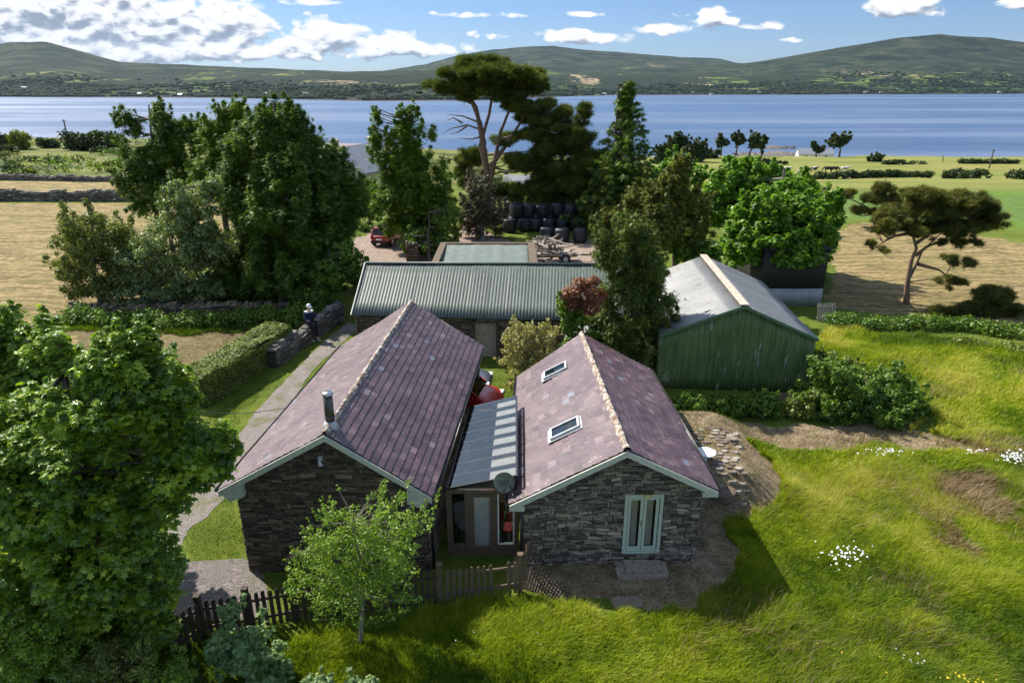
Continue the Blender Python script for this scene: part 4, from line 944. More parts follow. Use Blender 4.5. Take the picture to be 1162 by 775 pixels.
# ------------------------------------------------------------------ far farmhouse, dark shed and low house by the shore
def small_house(name, label, cx, cy, w, l, he, hr, rz, wallm, roofm, z0=0.0, chim=True, group=None, parts=True):
    t = thing(name, label, 'house', (cx, cy, z0), group, rz, False)
    m = MB(); x, y = w/2, l/2
    m.V += [(-x, -y, -.6), (x, -y, -.6), (x, y, -.6), (-x, y, -.6), (-x, -y, he), (x, -y, he), (x, y, he), (-x, y, he), (0, -y, hr), (0, y, hr)]
    m.F += [(0, 1, 5, 4), (2, 3, 7, 6), (1, 2, 6, 5), (3, 0, 4, 7), (4, 5, 8), (6, 7, 9)]; m.T += [.5]*6; m.build('walls', wallm, t)
    m = MB(); o = .02*w+.12; th = .03*w*.4+.05
    for s in (-1, 1):
        k = (hr-he)/x
        P = [(0, -y-o, hr+th), (s*(x+o), -y-o, he-k*o+th), (s*(x+o), y+o, he-k*o+th), (0, y+o, hr+th)]; Q = [(a, b, c-th*.9) for a, b, c in P]
        m.hexa([Q[0], Q[1], Q[2], Q[3], P[0], P[1], P[2], P[3]])
    r = m.build('roof', roofm, t)
    if chim:
        for yy in (-y+.4, y-.4):
            m = MB(); m.box((0, yy, hr+.35), (.7, .5, 1.0)); m.box((0, yy, hr+.88), (.85, .6, .1)); m.build('chimney', wallm, r)
    if parts:
        for sx in (-1, 1):
            for yy in (-l*.28, 0.0, l*.28):
                m = MB(); m.box((sx*(x+.01), yy, he*.6), (.06, .9, 1.0)); m.build('window', M['dark'], t)
        m = MB(); m.box((0, -y-.02, he*.75), (1.0, .06, 1.1)); m.build('window', M['dark'], t)
    return t
q = on(405, 205, 74); small_house('farmhouse', 'farmhouse with grey gabled roof among the trees beyond the yard', q.x-.4, 77, 6.4, 9, 3.6, 5.9, -.35, M['cream'], M['far_roof'])
q = on(376, 172, 84); small_house('farmhouse', 'purple roofed house end with a thin chimney behind the grey roofed farmhouse', q.x, 86, 7, 10, 3.2, 5.4, 1.35, M['white_paint'], M['purple_roof'])
q = on(612, 245, 72); small_house('shed', 'dark blue grey shed under the pines behind the wrapped bales', q.x, 71, 6, 7, 2.4, 3.4, 1.5, M['tarred'], M['far_roof'], chim=False, parts=False)
q = on(893, 176, 330); small_house('house', 'low pale house roof at the shore behind the distant trees', q.x, 300, 6, 14, 2.6, 4.6, 1.4, M['white_paint'], M['far_roof'], z0=-17.5, chim=False)
q = on(745, 181, 250); 0 and small_house('house', 'pale roofed house end showing right of the tall spruce', q.x-1.0, 190, 6, 9, 2.6, 4.2, 1.2, M['white_paint'], M['far_roof'], z0=-7.8, chim=False)
far = [(985, .05, 14), (1003, .055, 10), (866, .12, 10), (690, .05, 12), (712, .045, 9), (1138, .05, 10), (205, .12, 12), (160, .13, 10), (28, .16, 12), (790, .10, 9), (650, .06, 10), (808, .03, 9), (300, .2, 10), (1020, .11, 10), (346, .13, 12)]
for i, (px, fr, w) in enumerate(far):
    p = hill_at(px, fr); small_house('hillside_house', 'small white house among the fields on the far shore', p[0], p[1], w*.9, w*1.5, w*.42, w*.72, 1.3+.3*(i % 3), M['white_paint'], M['far_roof'], z0=float(p[2]), chim=False, group='white houses on the far shore', parts=False)

# ------------------------------------------------------------------ cars
def car(name, label, x, y, rz, paint, z=0.0, L=3.75, Wd=1.62, Hh=1.48):
    t = thing(name, label, 'car', (x, y, z), None, rz, False)   # front faces local +x
    w = Wd/2
    st = [(-L/2, .38, .78, .80), (-L/2+.08, .26, .92, .90), (-L/2+.5, .22, .96, .98), (-.6, .20, .96, 1.0), (.35, .20, .95, 1.0), (.75, .20, .93, 1.0), (L/2-.75, .22, .90, .98), (L/2-.35, .24, .82, .93), (L/2-.08, .28, .68, .82), (L/2, .36, .56, .70)]
    V = []; F = []
    for (xx, zb, zt, k) in st:
        for fx, fz in ((-.55, 0), (-.92, .06), (-1, .35), (-.99, .62), (-.93, .90), (-.75, 1.0), (0, 1.03), (.75, 1.0), (.93, .90), (.99, .62), (1, .35), (.92, .06), (.55, 0)):
            V.append((xx, fx*w*k, zb+(zt-zb)*fz))
    n = 13
    for i in range(len(st)-1):
        for k in range(n): a = i*n+k; b = i*n+(k+1) % n; F.append((a, b, b+n, a+n))
    me = bpy.data.meshes.new('body'); me.from_pydata(V, [], F+[tuple(range(n))[::-1], tuple(range((len(st)-1)*n, len(st)*n))]); me.materials.append(paint)
    me.polygons.foreach_set('use_smooth', np.ones(len(me.polygons), bool)); b = link('body', me, t); b.modifiers.new('s', 'SUBSURF').levels = 1; b.modifiers['s'].render_levels = 2
    # greenhouse
    bx = [(-L/2+.14, .92), (-L/2+.42, Hh-.07), (-L/2+.9, Hh), (.1, Hh), (.42, Hh-.05), (1.02, .92)]
    V = []; F = []
    for i, (xx, zz) in enumerate(bx):
        k = .90 if i in (0, 5) else .74
        V += [(xx, -w*k, zz), (xx, w*k, zz), (xx+(.0), -w*.9, .90), (xx, w*.9, .90)]
    for i in range(5):
        a = 4*i; F += [(a, a+4, a+5, a+1), (a+2, a+6, a+4, a), (a+1, a+5, a+7, a+3)]
    me = bpy.data.meshes.new('windows'); me.from_pydata(V, [], F); me.materials.append(M['carglass']); g_ = link('windows', me, t)
    m = MB(); m.hexa([(-L/2+.44, -w*.72, Hh-.05), (.36, -w*.72, Hh-.03), (.36, w*.72, Hh-.03), (-L/2+.44, w*.72, Hh-.05), (-L/2+.62, -w*.66, Hh+.03), (.12, -w*.66, Hh+.035), (.12, w*.66, Hh+.035), (-L/2+.62, w*.66, Hh+.03)])
    for s in (-1, 1):
        m.bar((.38, s*w*.74, Hh-.04), (1.0, s*w*.89, .93), .06, .05); m.bar((-.25, s*w*.75, Hh-.01), (-.3, s*w*.905, .93), .07, .04); m.bar((-L/2+.44, s*w*.73, Hh-.07), (-L/2+.16, s*w*.88, .93), .10, .07)
    m.build('roof', paint, t)
    m = MB(); m.box((-.3, 0, .75), (2.2, Wd*.8, .3)); m.box((.0, -.35, 1.0), (.18, .45, .5)); m.box((.0, .35, 1.0), (.18, .45, .5)); m.build('seats', M['dark'], t)
    for sx in (-L/2+.68, L/2-.72):
        for s in (-1, 1):
            m = MB(); m.tube([(sx, s*(w-.20), .30), (sx, s*(w+.01), .30)], .30, 20); wh = m.build('wheel', M['black'], t, False)
            m = MB(); m.tube([(sx, s*(w+.0), .30), (sx, s*(w+.022), .30)], .19, 14); m.build('rim', M['steel'], wh)
    for s in (-1, 1):
        m = MB(); m.box((L/2-.16, s*w*.66, .63), (.20, .30, .14)); m.build('headlight', M['lamp'], t)
        m = MB(); m.box((-L/2+.06, s*w*.78, .80), (.10, .16, .30)); m.build('tail_light', M['tail'], t)
        m = MB(); m.box((.82, s*(w+.06), .95), (.12, .16, .11)); m.build('mirror', paint, t)
    m = MB(); m.box((-L/2-.02, 0, .42), (.12, Wd*.86, .18)); m.build('rear_bumper', M['black'], t)
    m = MB(); m.box((-L/2-.04, 0, .64), (.02, .5, .11)); m.build('number_plate', M['white_paint'], t)
    return t
q = at(567, 455, .62); th = -.22; car('parked_car', 'red car nosing out from the open bay of the larger cottage', q.x-1.72*math.cos(th), q.y-1.72*math.sin(th)+.25, th, M['red'], L=3.6)
q = at(557, 427, .85); th = -.10; car('parked_car', 'blue grey car in the open bay just behind the red bonnet', q.x-1.80*math.cos(th), q.y+.35, th, M['greycar'], L=3.7, Hh=1.5)
q = at(440, 277, .0); car('parked_car', 'deep red hatchback parked beside the big trees in the yard', q.x, q.y+.6, 1.35, M['darkred'], L=3.9)

# ------------------------------------------------------------------ bales
def bale_mesh(seed):
    g = np.random.default_rng(seed); V = []; F = []; n = 20; pr = [(-.60, .0), (-.60, .42), (-.56, .56), (-.40, .62), (0, .635), (.40, .62), (.56, .56), (.60, .42), (.60, 0)]
    for (z, r) in pr:
        for k in range(n):
            an = 2*math.pi*k/n; rr = r*(1+.045*math.sin(an*5+seed)+g.uniform(-.02, .02)); V.append((rr*math.cos(an), rr*math.sin(an), z*(1+g.uniform(-.02, .02))))
    for i in range(len(pr)-1):
        for k in range(n): F.append((i*n+k, i*n+(k+1) % n, (i+1)*n+(k+1) % n, (i+1)*n+k))
    me = bpy.data.meshes.new('wrapped_bale'); me.from_pydata(V, [], F); me.materials.append(M['wrap']); me.polygons.foreach_set('use_smooth', np.ones(len(me.polygons), bool)); return me
bm_ = [bale_mesh(s) for s in (1, 2, 3)]
GB = 'black wrapped bales stacked in the yard'
def bale(i, x, y, z, lab, grp=GB, tilt=(0, 0)):
    jg = np.random.default_rng(i+900); o = link('wrapped_bale', bm_[i % 3], None, (x+(jg.uniform(-.16, .16) if grp else 0), y+(jg.uniform(-.25, .25) if grp else 0), z)); o.rotation_euler = (tilt[0]*1.6, tilt[1]*1.6, i*1.3); o.scale = (jg.uniform(.92, 1.04), jg.uniform(.92, 1.04), jg.uniform(.9, 1.0)); tag(o, lab, 'bale', grp); return o
k = 0
base = at(572, 262, 0); 
for r_ in range(3):
    for c_ in range(7 if r_ else 6):
        q = at(580+c_*14.5+r_*3, 262, 0); bale(k, q.x, q.y+r_*1.32-.3, .58, 'black wrapped bale in the stack behind the scrap timber'); k += 1
for r_ in range(1):
    for c_ in range(5):
        q = at(582+c_*14.8+r_*4, 262, 0); bale(k, q.x+.35, q.y+r_*1.35+.6, 1.74, 'black wrapped bale in the stack behind the scrap timber', tilt=(.08*math.sin(k), .1*math.cos(k*2))); k += 1
q = at(621, 273, 0); bale(1, q.x, q.y, .6, 'leftmost of three black wrapped bales before the stack, nearest the timber heap', None)
q = at(637.5, 275, 0); bale(2, q.x, q.y, .6, 'middle one of the three black wrapped bales standing in front of the stack', None)
q = at(658, 275, 0); bale(0, q.x, q.y, .6, 'lone black wrapped bale standing apart at the right of the stack', None)
# trailer with scrap timber
q = at(625, 296, 0); tx, ty = q.x, q.y-.3
tr = thing('farm_trailer', 'flat farm trailer loaded with scrap timber behind the long shed', 'trailer', (tx, ty, 0), None, .12, False)
m = MB(); m.box((0, 0, .62), (3.6, 1.7, .08)); m.build('bed', M['greywood'], tr)
m = MB(); [m.bar((x, y, .5), (x2, y, .5), .08, .12) for x, x2, y in ((-1.8, 1.8, -.5), (-1.8, 1.8, .5))]; m.bar((1.8, 0, .5), (3.0, 0, .42), .1, .1); m.build('chassis', M['black'], tr)
for s in (-1, 1):
    m = MB(); m.tube([(.9, s*.72, .36), (.9, s*.92, .36)], .36, 18); w_ = m.build('wheel', M['black'], tr); m = MB(); m.tube([(.9, s*.91, .36), (.9, s*.935, .36)], .18, 12); m.build('rim', M['lead'], w_)
m = MB()
for x in (-1.75, -.9): m.bar((x, -.8, .66), (x, -.8, 1.25), .05, .05); m.bar((x, .8, .66), (x, .8, 1.25), .05, .05)
m.bar((-1.75, -.8, 1.2), (-1.75, .8, 1.2), .05, .05); m.bar((-1.75, -.8, .95), (-1.75, .8, .95), .05, .05); m.build('tailgate', M['greywood'], tr)
g = np.random.default_rng(5); tm = []
for s in range(4):
    m = MB(); L_ = (1.5, 1.0, .7, 2.1)[s]; m.tube([(-L_/2, 0, 0), (0, .03, .02), (L_/2, 0, 0)], [.07, .08, .055], 5); o = m.build('timber', M['greywood'], None); tm.append(o.data); bpy.data.objects.remove(o)
for i in range(84):
    r_ = g.normal(0, 1, 2)*(.95, .45); zz = .72+max(0, 1.15-(r_[0]**2*.5+r_[1]**2*1.2))*g.uniform(.1, 1.0)
    if i > 56: r_ = g.normal(0, 1, 2)*(1.0, .5)+(-1.3, -.9); zz = .1+g.uniform(0, .6)
    o = link('timber', tm[i % 4], None, (tx+r_[0]-.2, ty+r_[1], zz)); o.rotation_euler = (g.uniform(-.3, .3), g.uniform(-.45, .45), g.uniform(0, 3.1)); tag(o, 'bleached length of scrap timber heaped on and beside the trailer', 'timber', 'scrap timber heaped at the trailer')

# ------------------------------------------------------------------ stone walls, gate piers, driveway, patio
wp = [at(318, 418, 0), at(345, 396, 0), at(393, 362, 0)]
rubble_wall([(q.x-.35, q.y) for q in wp], .95, .5, 'dry_stone_wall', M['field_stone'], seed=5); tag(bpy.data.objects['dry_stone_wall'], 'grey dry stone wall beside the driveway that a person sits on', 'stone wall')
o = rubble_wall([(-95, 78.5), (-80, 78.2), (-64, 77.6), (-50, 77.3), (-34, 77.0), (-22, 77.2)], 1.25, .7, 'dry_stone_wall', M['field_stone'], seed=8); tag(o, 'long field stone wall between the two left hay fields', 'stone wall')
o = rubble_wall([(-130, 101), (-95, 100.5), (-70, 98.5), (-45, 95), (-28, 93)], .8, .7, 'dry_stone_wall', M['field_stone'], seed=9); tag(o, 'low broken stone wall at the far edge of the small hay strip', 'stone wall')
wa, wb_, wc = at(75, 362, 0), at(200, 366, 0), at(322, 360, 0)
o = rubble_wall([(wa.x, wa.y+.6), (wb_.x, wb_.y+.6), (wc.x, wc.y+.6)], .8, .55, 'dry_stone_wall', M['brown_stone'], seed=10); tag(o, 'dark ivy covered wall under the big left trees behind the mown yard', 'stone wall')
q = at(470, 298, 0); o = rubble_wall([(q.x-.55, q.y), (q.x+.35, q.y+.05)], 1.5, .6, 'gate_pier', M['brown_stone'], seed=12); tag(o, 'square stone gate pier left of the small flat roofed shed', 'pier')
def sheet(name, left, right, z, mat, label=None, jit=.10, seed=1, sub=14, kind='structure'):
    g = np.random.default_rng(seed); L = []; R_ = []
    for arr, out in ((left, L), (right, R_)):
        for a, b in zip(arr[:-1], arr[1:]):
            for i in range(sub): out.append(lerp(a, b, i/sub))
        out.append(arr[-1])
    V = []; n = min(len(L), len(R_)); F = []
    for i in range(n):
        a, b = L[i], R_[i]; ja = (float(fbm(i*.23, 1.5, 3, seed))-.5)*jit*4; jb = (float(fbm(i*.23, 7.5, 3, seed+5))-.5)*jit*4; d_ = Vector((b[0]-a[0], b[1]-a[1])).normalized(); a = (a[0]+d_.x*ja, a[1]+d_.y*ja); b = (b[0]+d_.x*jb, b[1]+d_.y*jb)
        for k in range(5): q = lerp(a, b, k/4); V.append((q[0], q[1], float(hz(q[0], q[1]))+z+(.0 if k in (0, 4) else .006)))
    for i in range(n-1):
        for k in range(4): F.append((i*5+k, i*5+k+1, i*5+k+6, i*5+k+5))
    o = nmesh(name, V, F, mat, None, None, True); tag(o, kind=kind); return o
def gravel_mat(name, a, b, c, moss=0.0):
    m, t = material(name); p = pos(t); n = t.noise(p, 1.6, 5, .65); v = t.vor(p, 22, out=0); v2 = t.n('ShaderNodeSeparateColor', {0: t.n('ShaderNodeTexVoronoi', {'Vector': p, 'Scale': 22.0}).outputs[1]}).outputs[0]
    col = t.mix(v2, a, b); col = t.mix(t.mapr(n, .4, .65), col, c)
    if moss: col = t.mix(t.m('MULTIPLY', t.mapr(t.noise(p, .8, 6, .7), .5, .62), moss), col, (.11, .12, .035))
    principled(t, col, .92, t.m('ADD', v, t.m('MULTIPLY', n, .6)), 1.0, .03); return m
M['gravel'] = gravel_mat('gravel', (.08, .068, .062), (.27, .23, .21), (.15, .128, .115), .3); M['track'] = gravel_mat('driveway_gravel', (.14, .118, .108), (.30, .26, .24), (.20, .172, .155), .75)
Lp = [at(*p, 0) for p in ((396, 366), (368, 386), (337, 418), (299, 458), (268, 495), (230, 540), (196, 590), (176, 640))]
Rp = [at(*p, 0) for p in ((408, 372), (385, 392), (352, 424), (335, 452), (308, 490), (262, 560), (212, 604), (200, 642))]
sheet('driveway', [(q.x, q.y) for q in Lp], [(q.x, q.y) for q in Rp], .012, M['track'], jit=.08, seed=2)
Lp = [at(*p, 0) for p in ((172, 640), (182, 668), (205, 705))]; Rp = [at(*p, 0) for p in ((278, 634), (300, 655), (300, 705))]
sheet('gravel_apron', [(q.x, q.y) for q in Lp], [(q.x, q.y) for q in Rp], .018, M['gravel'], jit=.12, seed=3)
# patio flagstones right of the smaller cottage
g = np.random.default_rng(9); m = MB(); pol = pxpoly([(786, 486), (836, 486), (842, 500), (835, 520), (856, 545), (826, 556), (806, 540), (776, 480)], .95)
for i in range(-6, 60):
    for j in range(0, 60):
        x = 4.6+j*.30+(i % 2)*.14+g.uniform(-.05, .05); y = 16+i*.20+g.uniform(-.04, .04)
        if x < 10 and inpoly(np.array([x]), np.array([y]), pol)[0] and g.random() < .86:
            w_, h_ = g.uniform(.10, .16), g.uniform(.06, .105); a_ = g.uniform(-.3, .3); n_ = 6; b_ = len(m.V)
            ring = [(x+w_*math.cos(2*math.pi*k/n_+a_)*g.uniform(.8, 1.1), y+h_*math.sin(2*math.pi*k/n_+a_)*g.uniform(.8, 1.15)) for k in range(n_)]
            zg = float(hz(x, y)); zz = zg+.012+g.uniform(.01, .035); m.V += [(a, b, zz) for a, b in ring]+[(x+(a-x)*1.08, y+(b-y)*1.08, zg-.05) for a, b in ring]
            tt = float(np.clip(g.normal(.5, .3), 0, 1)); m.F.append(tuple(range(b_, b_+n_))); m.T.append(tt)
            for k in range(n_): m.F.append((b_+(k+1) % n_, b_+k, b_+n_+k, b_+n_+(k+1) % n_)); m.T.append(tt)
o = m.build('patio', M['flag']); tag(o, kind='structure')
q = at(801, 513, 1.25); zq = float(hz(q.x, q.y)); t = thing('garden_table', 'white round table top on the patio beside the smaller cottage', 'table', (q.x, q.y, zq)); m = MB(); m.tube([(q.x, q.y, zq+.28), (q.x, q.y, zq+.31), (q.x, q.y, zq+.32)], [.30, .32, .30], 28); m.build('top', M['white_paint'], t); m = MB(); m.tube([(q.x, q.y, zq-.05), (q.x, q.y, zq+.05), (q.x, q.y, zq+.28)], [.18, .05, .05], 10); m.build('base', M['white_paint'], t)
q = at(820, 546, .85); zq = float(hz(q.x, q.y)); m = MB(); m.tube([(q.x, q.y, zq-.1), (q.x, q.y, zq+.10), (q.x, q.y, zq+.12)], [.42, .42, .34], 22); tag(m.build('round_cover', M['brown_stone']), 'round dark stone cover on the ground at the eaves corner of the smaller cottage', 'cover')
q = at(832, 500, .95); rock('garden_stone', (q.x, q.y, float(hz(q.x, q.y))+.05), (.32, .22, .22), M['slate_stone'], 22, 'dark stone at the edge of the patio flagstones', 'stone')

# ------------------------------------------------------------------ picket fence
def pickets(P, name, label, mat, posts, gap=None, h=1.05, sp=.155, lean=0):
    root = thing(name, label, 'fence', (P[0][0], P[0][1], 0)); m = MB(); g = np.random.default_rng(4)
    for (a, b) in zip(P[:-1], P[1:]):
        a, b = Vector((*a[:2], 0)), Vector((*b[:2], 0)); L = (b-a).length; d = (b-a)/L; n = Vector((d.y, -d.x, 0)); rz = math.atan2(d.y, d.x); u = sp/2
        while u < L:
            if not (gap and gap[0] < u < gap[1]):
                c = a+d*u+n*.03; hh = h+g.uniform(-.03, .03); w = .045; tl = n*g.uniform(-.02, .02)+d*g.uniform(-.015, .015)
                prof = [(-w, .05), (w, .05), (w, hh-.06), (w*.6, hh-.015), (0, hh), (-w*.6, hh-.015), (-w, hh-.06)]; bse = len(m.V)
                for off in (0, .022):
                    for x, z in prof: q = c+d*x+n*off+tl*z; m.V.append((q.x, q.y, z))
                k = len(prof); tt = g.uniform(.2, .9); m.F.append(tuple(bse+k+i for i in range(k))); m.F.append(tuple(bse+i for i in range(k))[::-1]); m.T += [tt, tt]
                for i in range(k): m.F.append((bse+i, bse+(i+1) % k, bse+k+(i+1) % k, bse+k+i)); m.T.append(tt)
            u += sp
    m.build('picket_panel', mat, root); m = MB()
    for (a, b) in zip(P[:-1], P[1:]):
        for z in (.28, .80): m.bar((a[0], a[1], z), (b[0], b[1], z), .04, .07)
    m.build('rails', mat, root)
    for q in posts:
        m = MB(); m.box((q[0], q[1], .55), (.12, .12, 1.2)); m.box((q[0], q[1], 1.17), (.14, .14, .04)); m.build('post', mat, root)
    return root
A_, B_, C2, D2 = at(203, 742, 0), at(232, 722, 0), at(336, 704, 0), at(500, 684, 0)
E2 = at(590, 672, 0)
pickets([A_, B_], 'picket_fence', 'short dark picket fence length turning under the maple at the far left', M['darkwood'], [A_])
pickets([B_+Vector((.1, 0, 0)), C2, D2], 'picket_fence', 'dark brown picket fence in front of the larger cottage behind the small tree', M['darkwood'], [B_, (B_*.5+C2*.5), C2])
pickets([D2+Vector((.1, 0, 0)), E2], 'picket_fence', 'sunlit brown picket fence before the glazed porch', M['wood'], [D2, E2], gap=(1.27, 1.55), h=1.0)  # lighter wood than the other lengths puts the sunlight into its colour
# roll of chestnut paling along the smaller cottage
t = thing('paling_fence', 'sagging bleached paling strip curling from the picket fence to the cottage wall', 'fence', tuple(E2)); m = MB(); mw = MB()
cur = [(at(597, 668, 0), at(598, 612, .9)), (at(600, 676, 0), at(603, 630, .75)), (at(612, 690, 0), at(606, 655, .35)), (at(640, 697, 0), at(640, 680, .16))]
cs = [Vector((E2.x+.08, E2.y+.05, 0)), Vector((E2.x+.12, E2.y+.95, 0))]
for i in range(13):
    f = i/12; b0 = Vector((E2.x+.10+.02*i, E2.y+.10+.85*f, .03)); m.bar(b0+Vector((0, 0, .55)), b0+Vector((.03*math.sin(i), 0, 1.10)), .035, .02, t=.5)
for i in range(15):
    f = i/14; p0 = Vector((E2.x+.15+f*.95, E2.y+.12-.50*f, .03)); p1 = p0+Vector((.20, .30, .60*(1-f)**1.5+.04)); m.bar(p0, p1, .035, .02)
m.build('pales', M['wood'], t)
for k_ in (.25, .75):
    mw.tube([Vector((E2.x+.15+f*.95, E2.y+.12-.50*f, .05))+Vector((.20*k_, .30*k_, (.60*(1-f)**1.5+.04)*k_)) for f in np.linspace(0, 1, 6)], .008, 4)
mw.build('wire', M['gutter'], t)

# ------------------------------------------------------------------ poles
def pole(label, foot, top, r_=.13, bar=True):
    t = thing('utility_pole', label, 'pole', tuple(foot)); m = MB(); m.tube([foot-Vector((0, 0, .3)), top], [r_, r_*.75], 8); m.build('post', M['wood'], t)
    if bar: m = MB(); m.bar(top+Vector((-.6, 0, -.3)), top+Vector((.6, 0, -.3)), .1, .1); m.build('crossarm', M['wood'], t)
for px, pb_, pt_, dx, Y, lab in ((76, 154, 136, -4, 180, 'leaning dark pole on the skyline of the left scrub field'), (1123, 188, 170, 5, 195, 'leaning pole at the right edge of the far grass field')):
    f = on(px, pb_, Y); f.z = float(hz(f.x, f.y)); tp = on(px+dx, pt_, Y); pole(lab, f, tp, .2)
for px, Y in ((1070, 210),): f = on(px, 186, Y); f.z = float(hz(f.x, f.y)); pole('thin upright pole beside the round dark bush on the far field edge', f, on(px, 176, Y), .13, False)
# ------------------------------------------------------------------ foliage
def tmpl_leaf(f=.35, w=.34): return np.array([(0, 0, 0), (w, .5, .12*f), (0, 1, 0), (-w, .5, .12*f)], float)-np.array([0, .5, 0]), np.array([(0, 1, 2), (0, 2, 3)])
def tmpl_palm():
    V = [(0, -.30, 0)]; rad = [.34, .50, .30, .62, .34, .72, .34, .62, .30, .50, .34]; ang = np.linspace(-62, 242, 11)
    for r_, a in zip(rad, ang): V.append((r_*math.cos(R(a)), r_*math.sin(R(a)), -.10*r_ if r_ > .4 else .05))
    return np.array(V, float), np.array([(0, i, i+1) for i in range(1, 11)])
def tmpl_spray():   # flat conifer spray with side fingers, lies along +y, tip droops
    V = []; F = []
    for a, l, w in ((0, 1.0, .10), (38, .62, .08), (-38, .62, .08), (68, .36, .07), (-68, .36, .07)):
        b = len(V); s, c = math.sin(R(a)), math.cos(R(a)); V += [(-w*c, w*s-.4, 0), (w*c, -w*s-.4, 0), (s*l, c*l-.4, -.22*l)]; F.append((b, b+1, b+2))
    return np.array(V, float), np.array(F)
def tmpl_tuft(k=8, w=.055):
    g = np.random.default_rng(2); V = []; F = []
    for i in range(k):
        a = 2*math.pi*i/k; e = g.uniform(.25, 1.2); d = np.array([math.cos(a)*math.cos(e), math.sin(a)*math.cos(e), math.sin(e)]); s = np.array([-math.sin(a), math.cos(a), 0])*w; b = len(V)
        V += [tuple(-s*.8), tuple(s*.8), tuple(d*g.uniform(.7, 1)+s*.3)]; F.append((b, b+1, b+2))
    return np.array(V, float), np.array(F)
TM = {'leaf': tmpl_leaf(), 'broad': tmpl_leaf(.5, .45), 'narrow': tmpl_leaf(.2, .2), 'palm': tmpl_palm(), 'spray': tmpl_spray(), 'tuft': tmpl_tuft()}
def frames(nrm, g, spin=None):
    nrm = nrm/np.maximum(np.linalg.norm(nrm, axis=1, keepdims=True), 1e-6); r_ = g.normal(size=nrm.shape) if spin is None else spin + g.normal(size=nrm.shape)*.35
    y = r_ - nrm*np.sum(r_*nrm, 1, keepdims=True); y /= np.maximum(np.linalg.norm(y, axis=1, keepdims=True), 1e-6); x = np.cross(y, nrm)
    return np.stack([x, y, nrm], 2)
def scatter(tm, P, Fr, S):
    V, F = TM[tm] if isinstance(tm, str) else tm
    W = np.einsum('nij,mj->nmi', Fr, V)*S[:, None, None] + P[:, None, :]
    FF = F[None]+(np.arange(len(P))*len(V))[:, None, None]; return W.reshape(-1, 3), FF.reshape(-1, F.shape[1]), len(F)
def foliage(name, clumps, n_per, tm, size, mat, parent=None, up=.6, seed=1, shell=.55, along=False, svar=.35, flat=1.0, droop=0.0, wisp=.16):
    """clumps: rows x, y, z, rx, ry, rz. Leaves are spread through the outer part of each clump"""
    g = np.random.default_rng(seed); C = np.array(clumps, float); vol = (C[:, 3]*C[:, 5])**1.0; cnt = np.maximum(4, (n_per*vol/vol.mean()).astype(int)); idx = np.repeat(np.arange(len(C)), cnt); N = len(idx)
    d = g.normal(size=(N, 3)); d /= np.linalg.norm(d, axis=1, keepdims=True); r_ = shell+(1-shell)*g.random(N)**.7; r_ *= 1+wisp*g.normal(size=N)
    P = C[idx, :3]+d*r_[:, None]*C[idx, 3:6]
    nr = d*.8+np.array([0, 0, up])+g.normal(size=(N, 3))*.55
    sp = None
    if along: sp = d+np.array([0, 0, -droop]); nr = np.array([0, 0, 1.0])+g.normal(size=(N, 3))*.5+d*.3
    Fr = frames(nr, g, sp); S = size*(1+svar*g.uniform(-1, 1, N))
    V, F, k = scatter(tm, P, Fr, S)
    ct = g.normal(.45, .16, len(C)); t_ = np.clip(ct[idx]+g.normal(0, .18, N), 0, 1); return nmesh(name, V, F, mat, parent, np.repeat(t_, k))
def ell(px, py, Y, rx, ry, n, cr, depth=None, g=None, shell=.35, flat=.8):
    """sub-clumps filling an ellipsoid centred where the photo shows (px, py) at distance Y; radii given in photo pixels"""
    c = on(px, py, Y); s = mpp(Y, c.z); RX, RZ = rx*s, ry*s*1.04; RY = depth if depth is not None else (RX+RZ)/2
    d = g.normal(size=(n, 3)); d /= np.linalg.norm(d, axis=1, keepdims=True); r_ = (shell+(1-shell)*g.random(n)**.6)
    k = cr*s*(1+.35*g.uniform(-1, 1, n)); inner = np.maximum(np.array([RX, RY, RZ])[None]-k[:, None]*.75, .05)
    P = np.array(c)[None]+d*r_[:, None]*inner
    return np.concatenate([P, k[:, None], k[:, None], (k*flat)[:, None]], 1)
def branches(mb, stem, clumps, g, n=30, r0=.06, bend=.15):
    C = np.array(clumps); ids = g.choice(len(C), min(n, len(C)), replace=False); st = [Vector(q) for q in stem]
    for i in ids:
        c = Vector(C[i, :3]); best = min(range(len(st)), key=lambda k: (st[k]-c).length + (0 if st[k].z < c.z+.2 else 2.0)); a = st[best]
        m = (a+c)/2+Vector(g.normal(size=3)*bend*(c-a).length*.5)+Vector((0, 0, -.08*(c-a).length)); L = (c-a).length
        mb.tube([a, lerp(a, m, .6), m, lerp(m, c, .6), c], [r0*min(1.4, .4+L*.22), r0*.75, r0*.5, r0*.32, r0*.14], 5, cap=False)
def stem_pts(base, top, g, n=7, wob=.12):
    base, top = Vector(base), Vector(top); L = (top-base).length
    return [Vector(lerp(base, top, i/(n-1)))+Vector((g.normal()*wob*L*.12, g.normal()*wob*L*.12, 0))*(0 if i == 0 else 1) for i in range(n)]
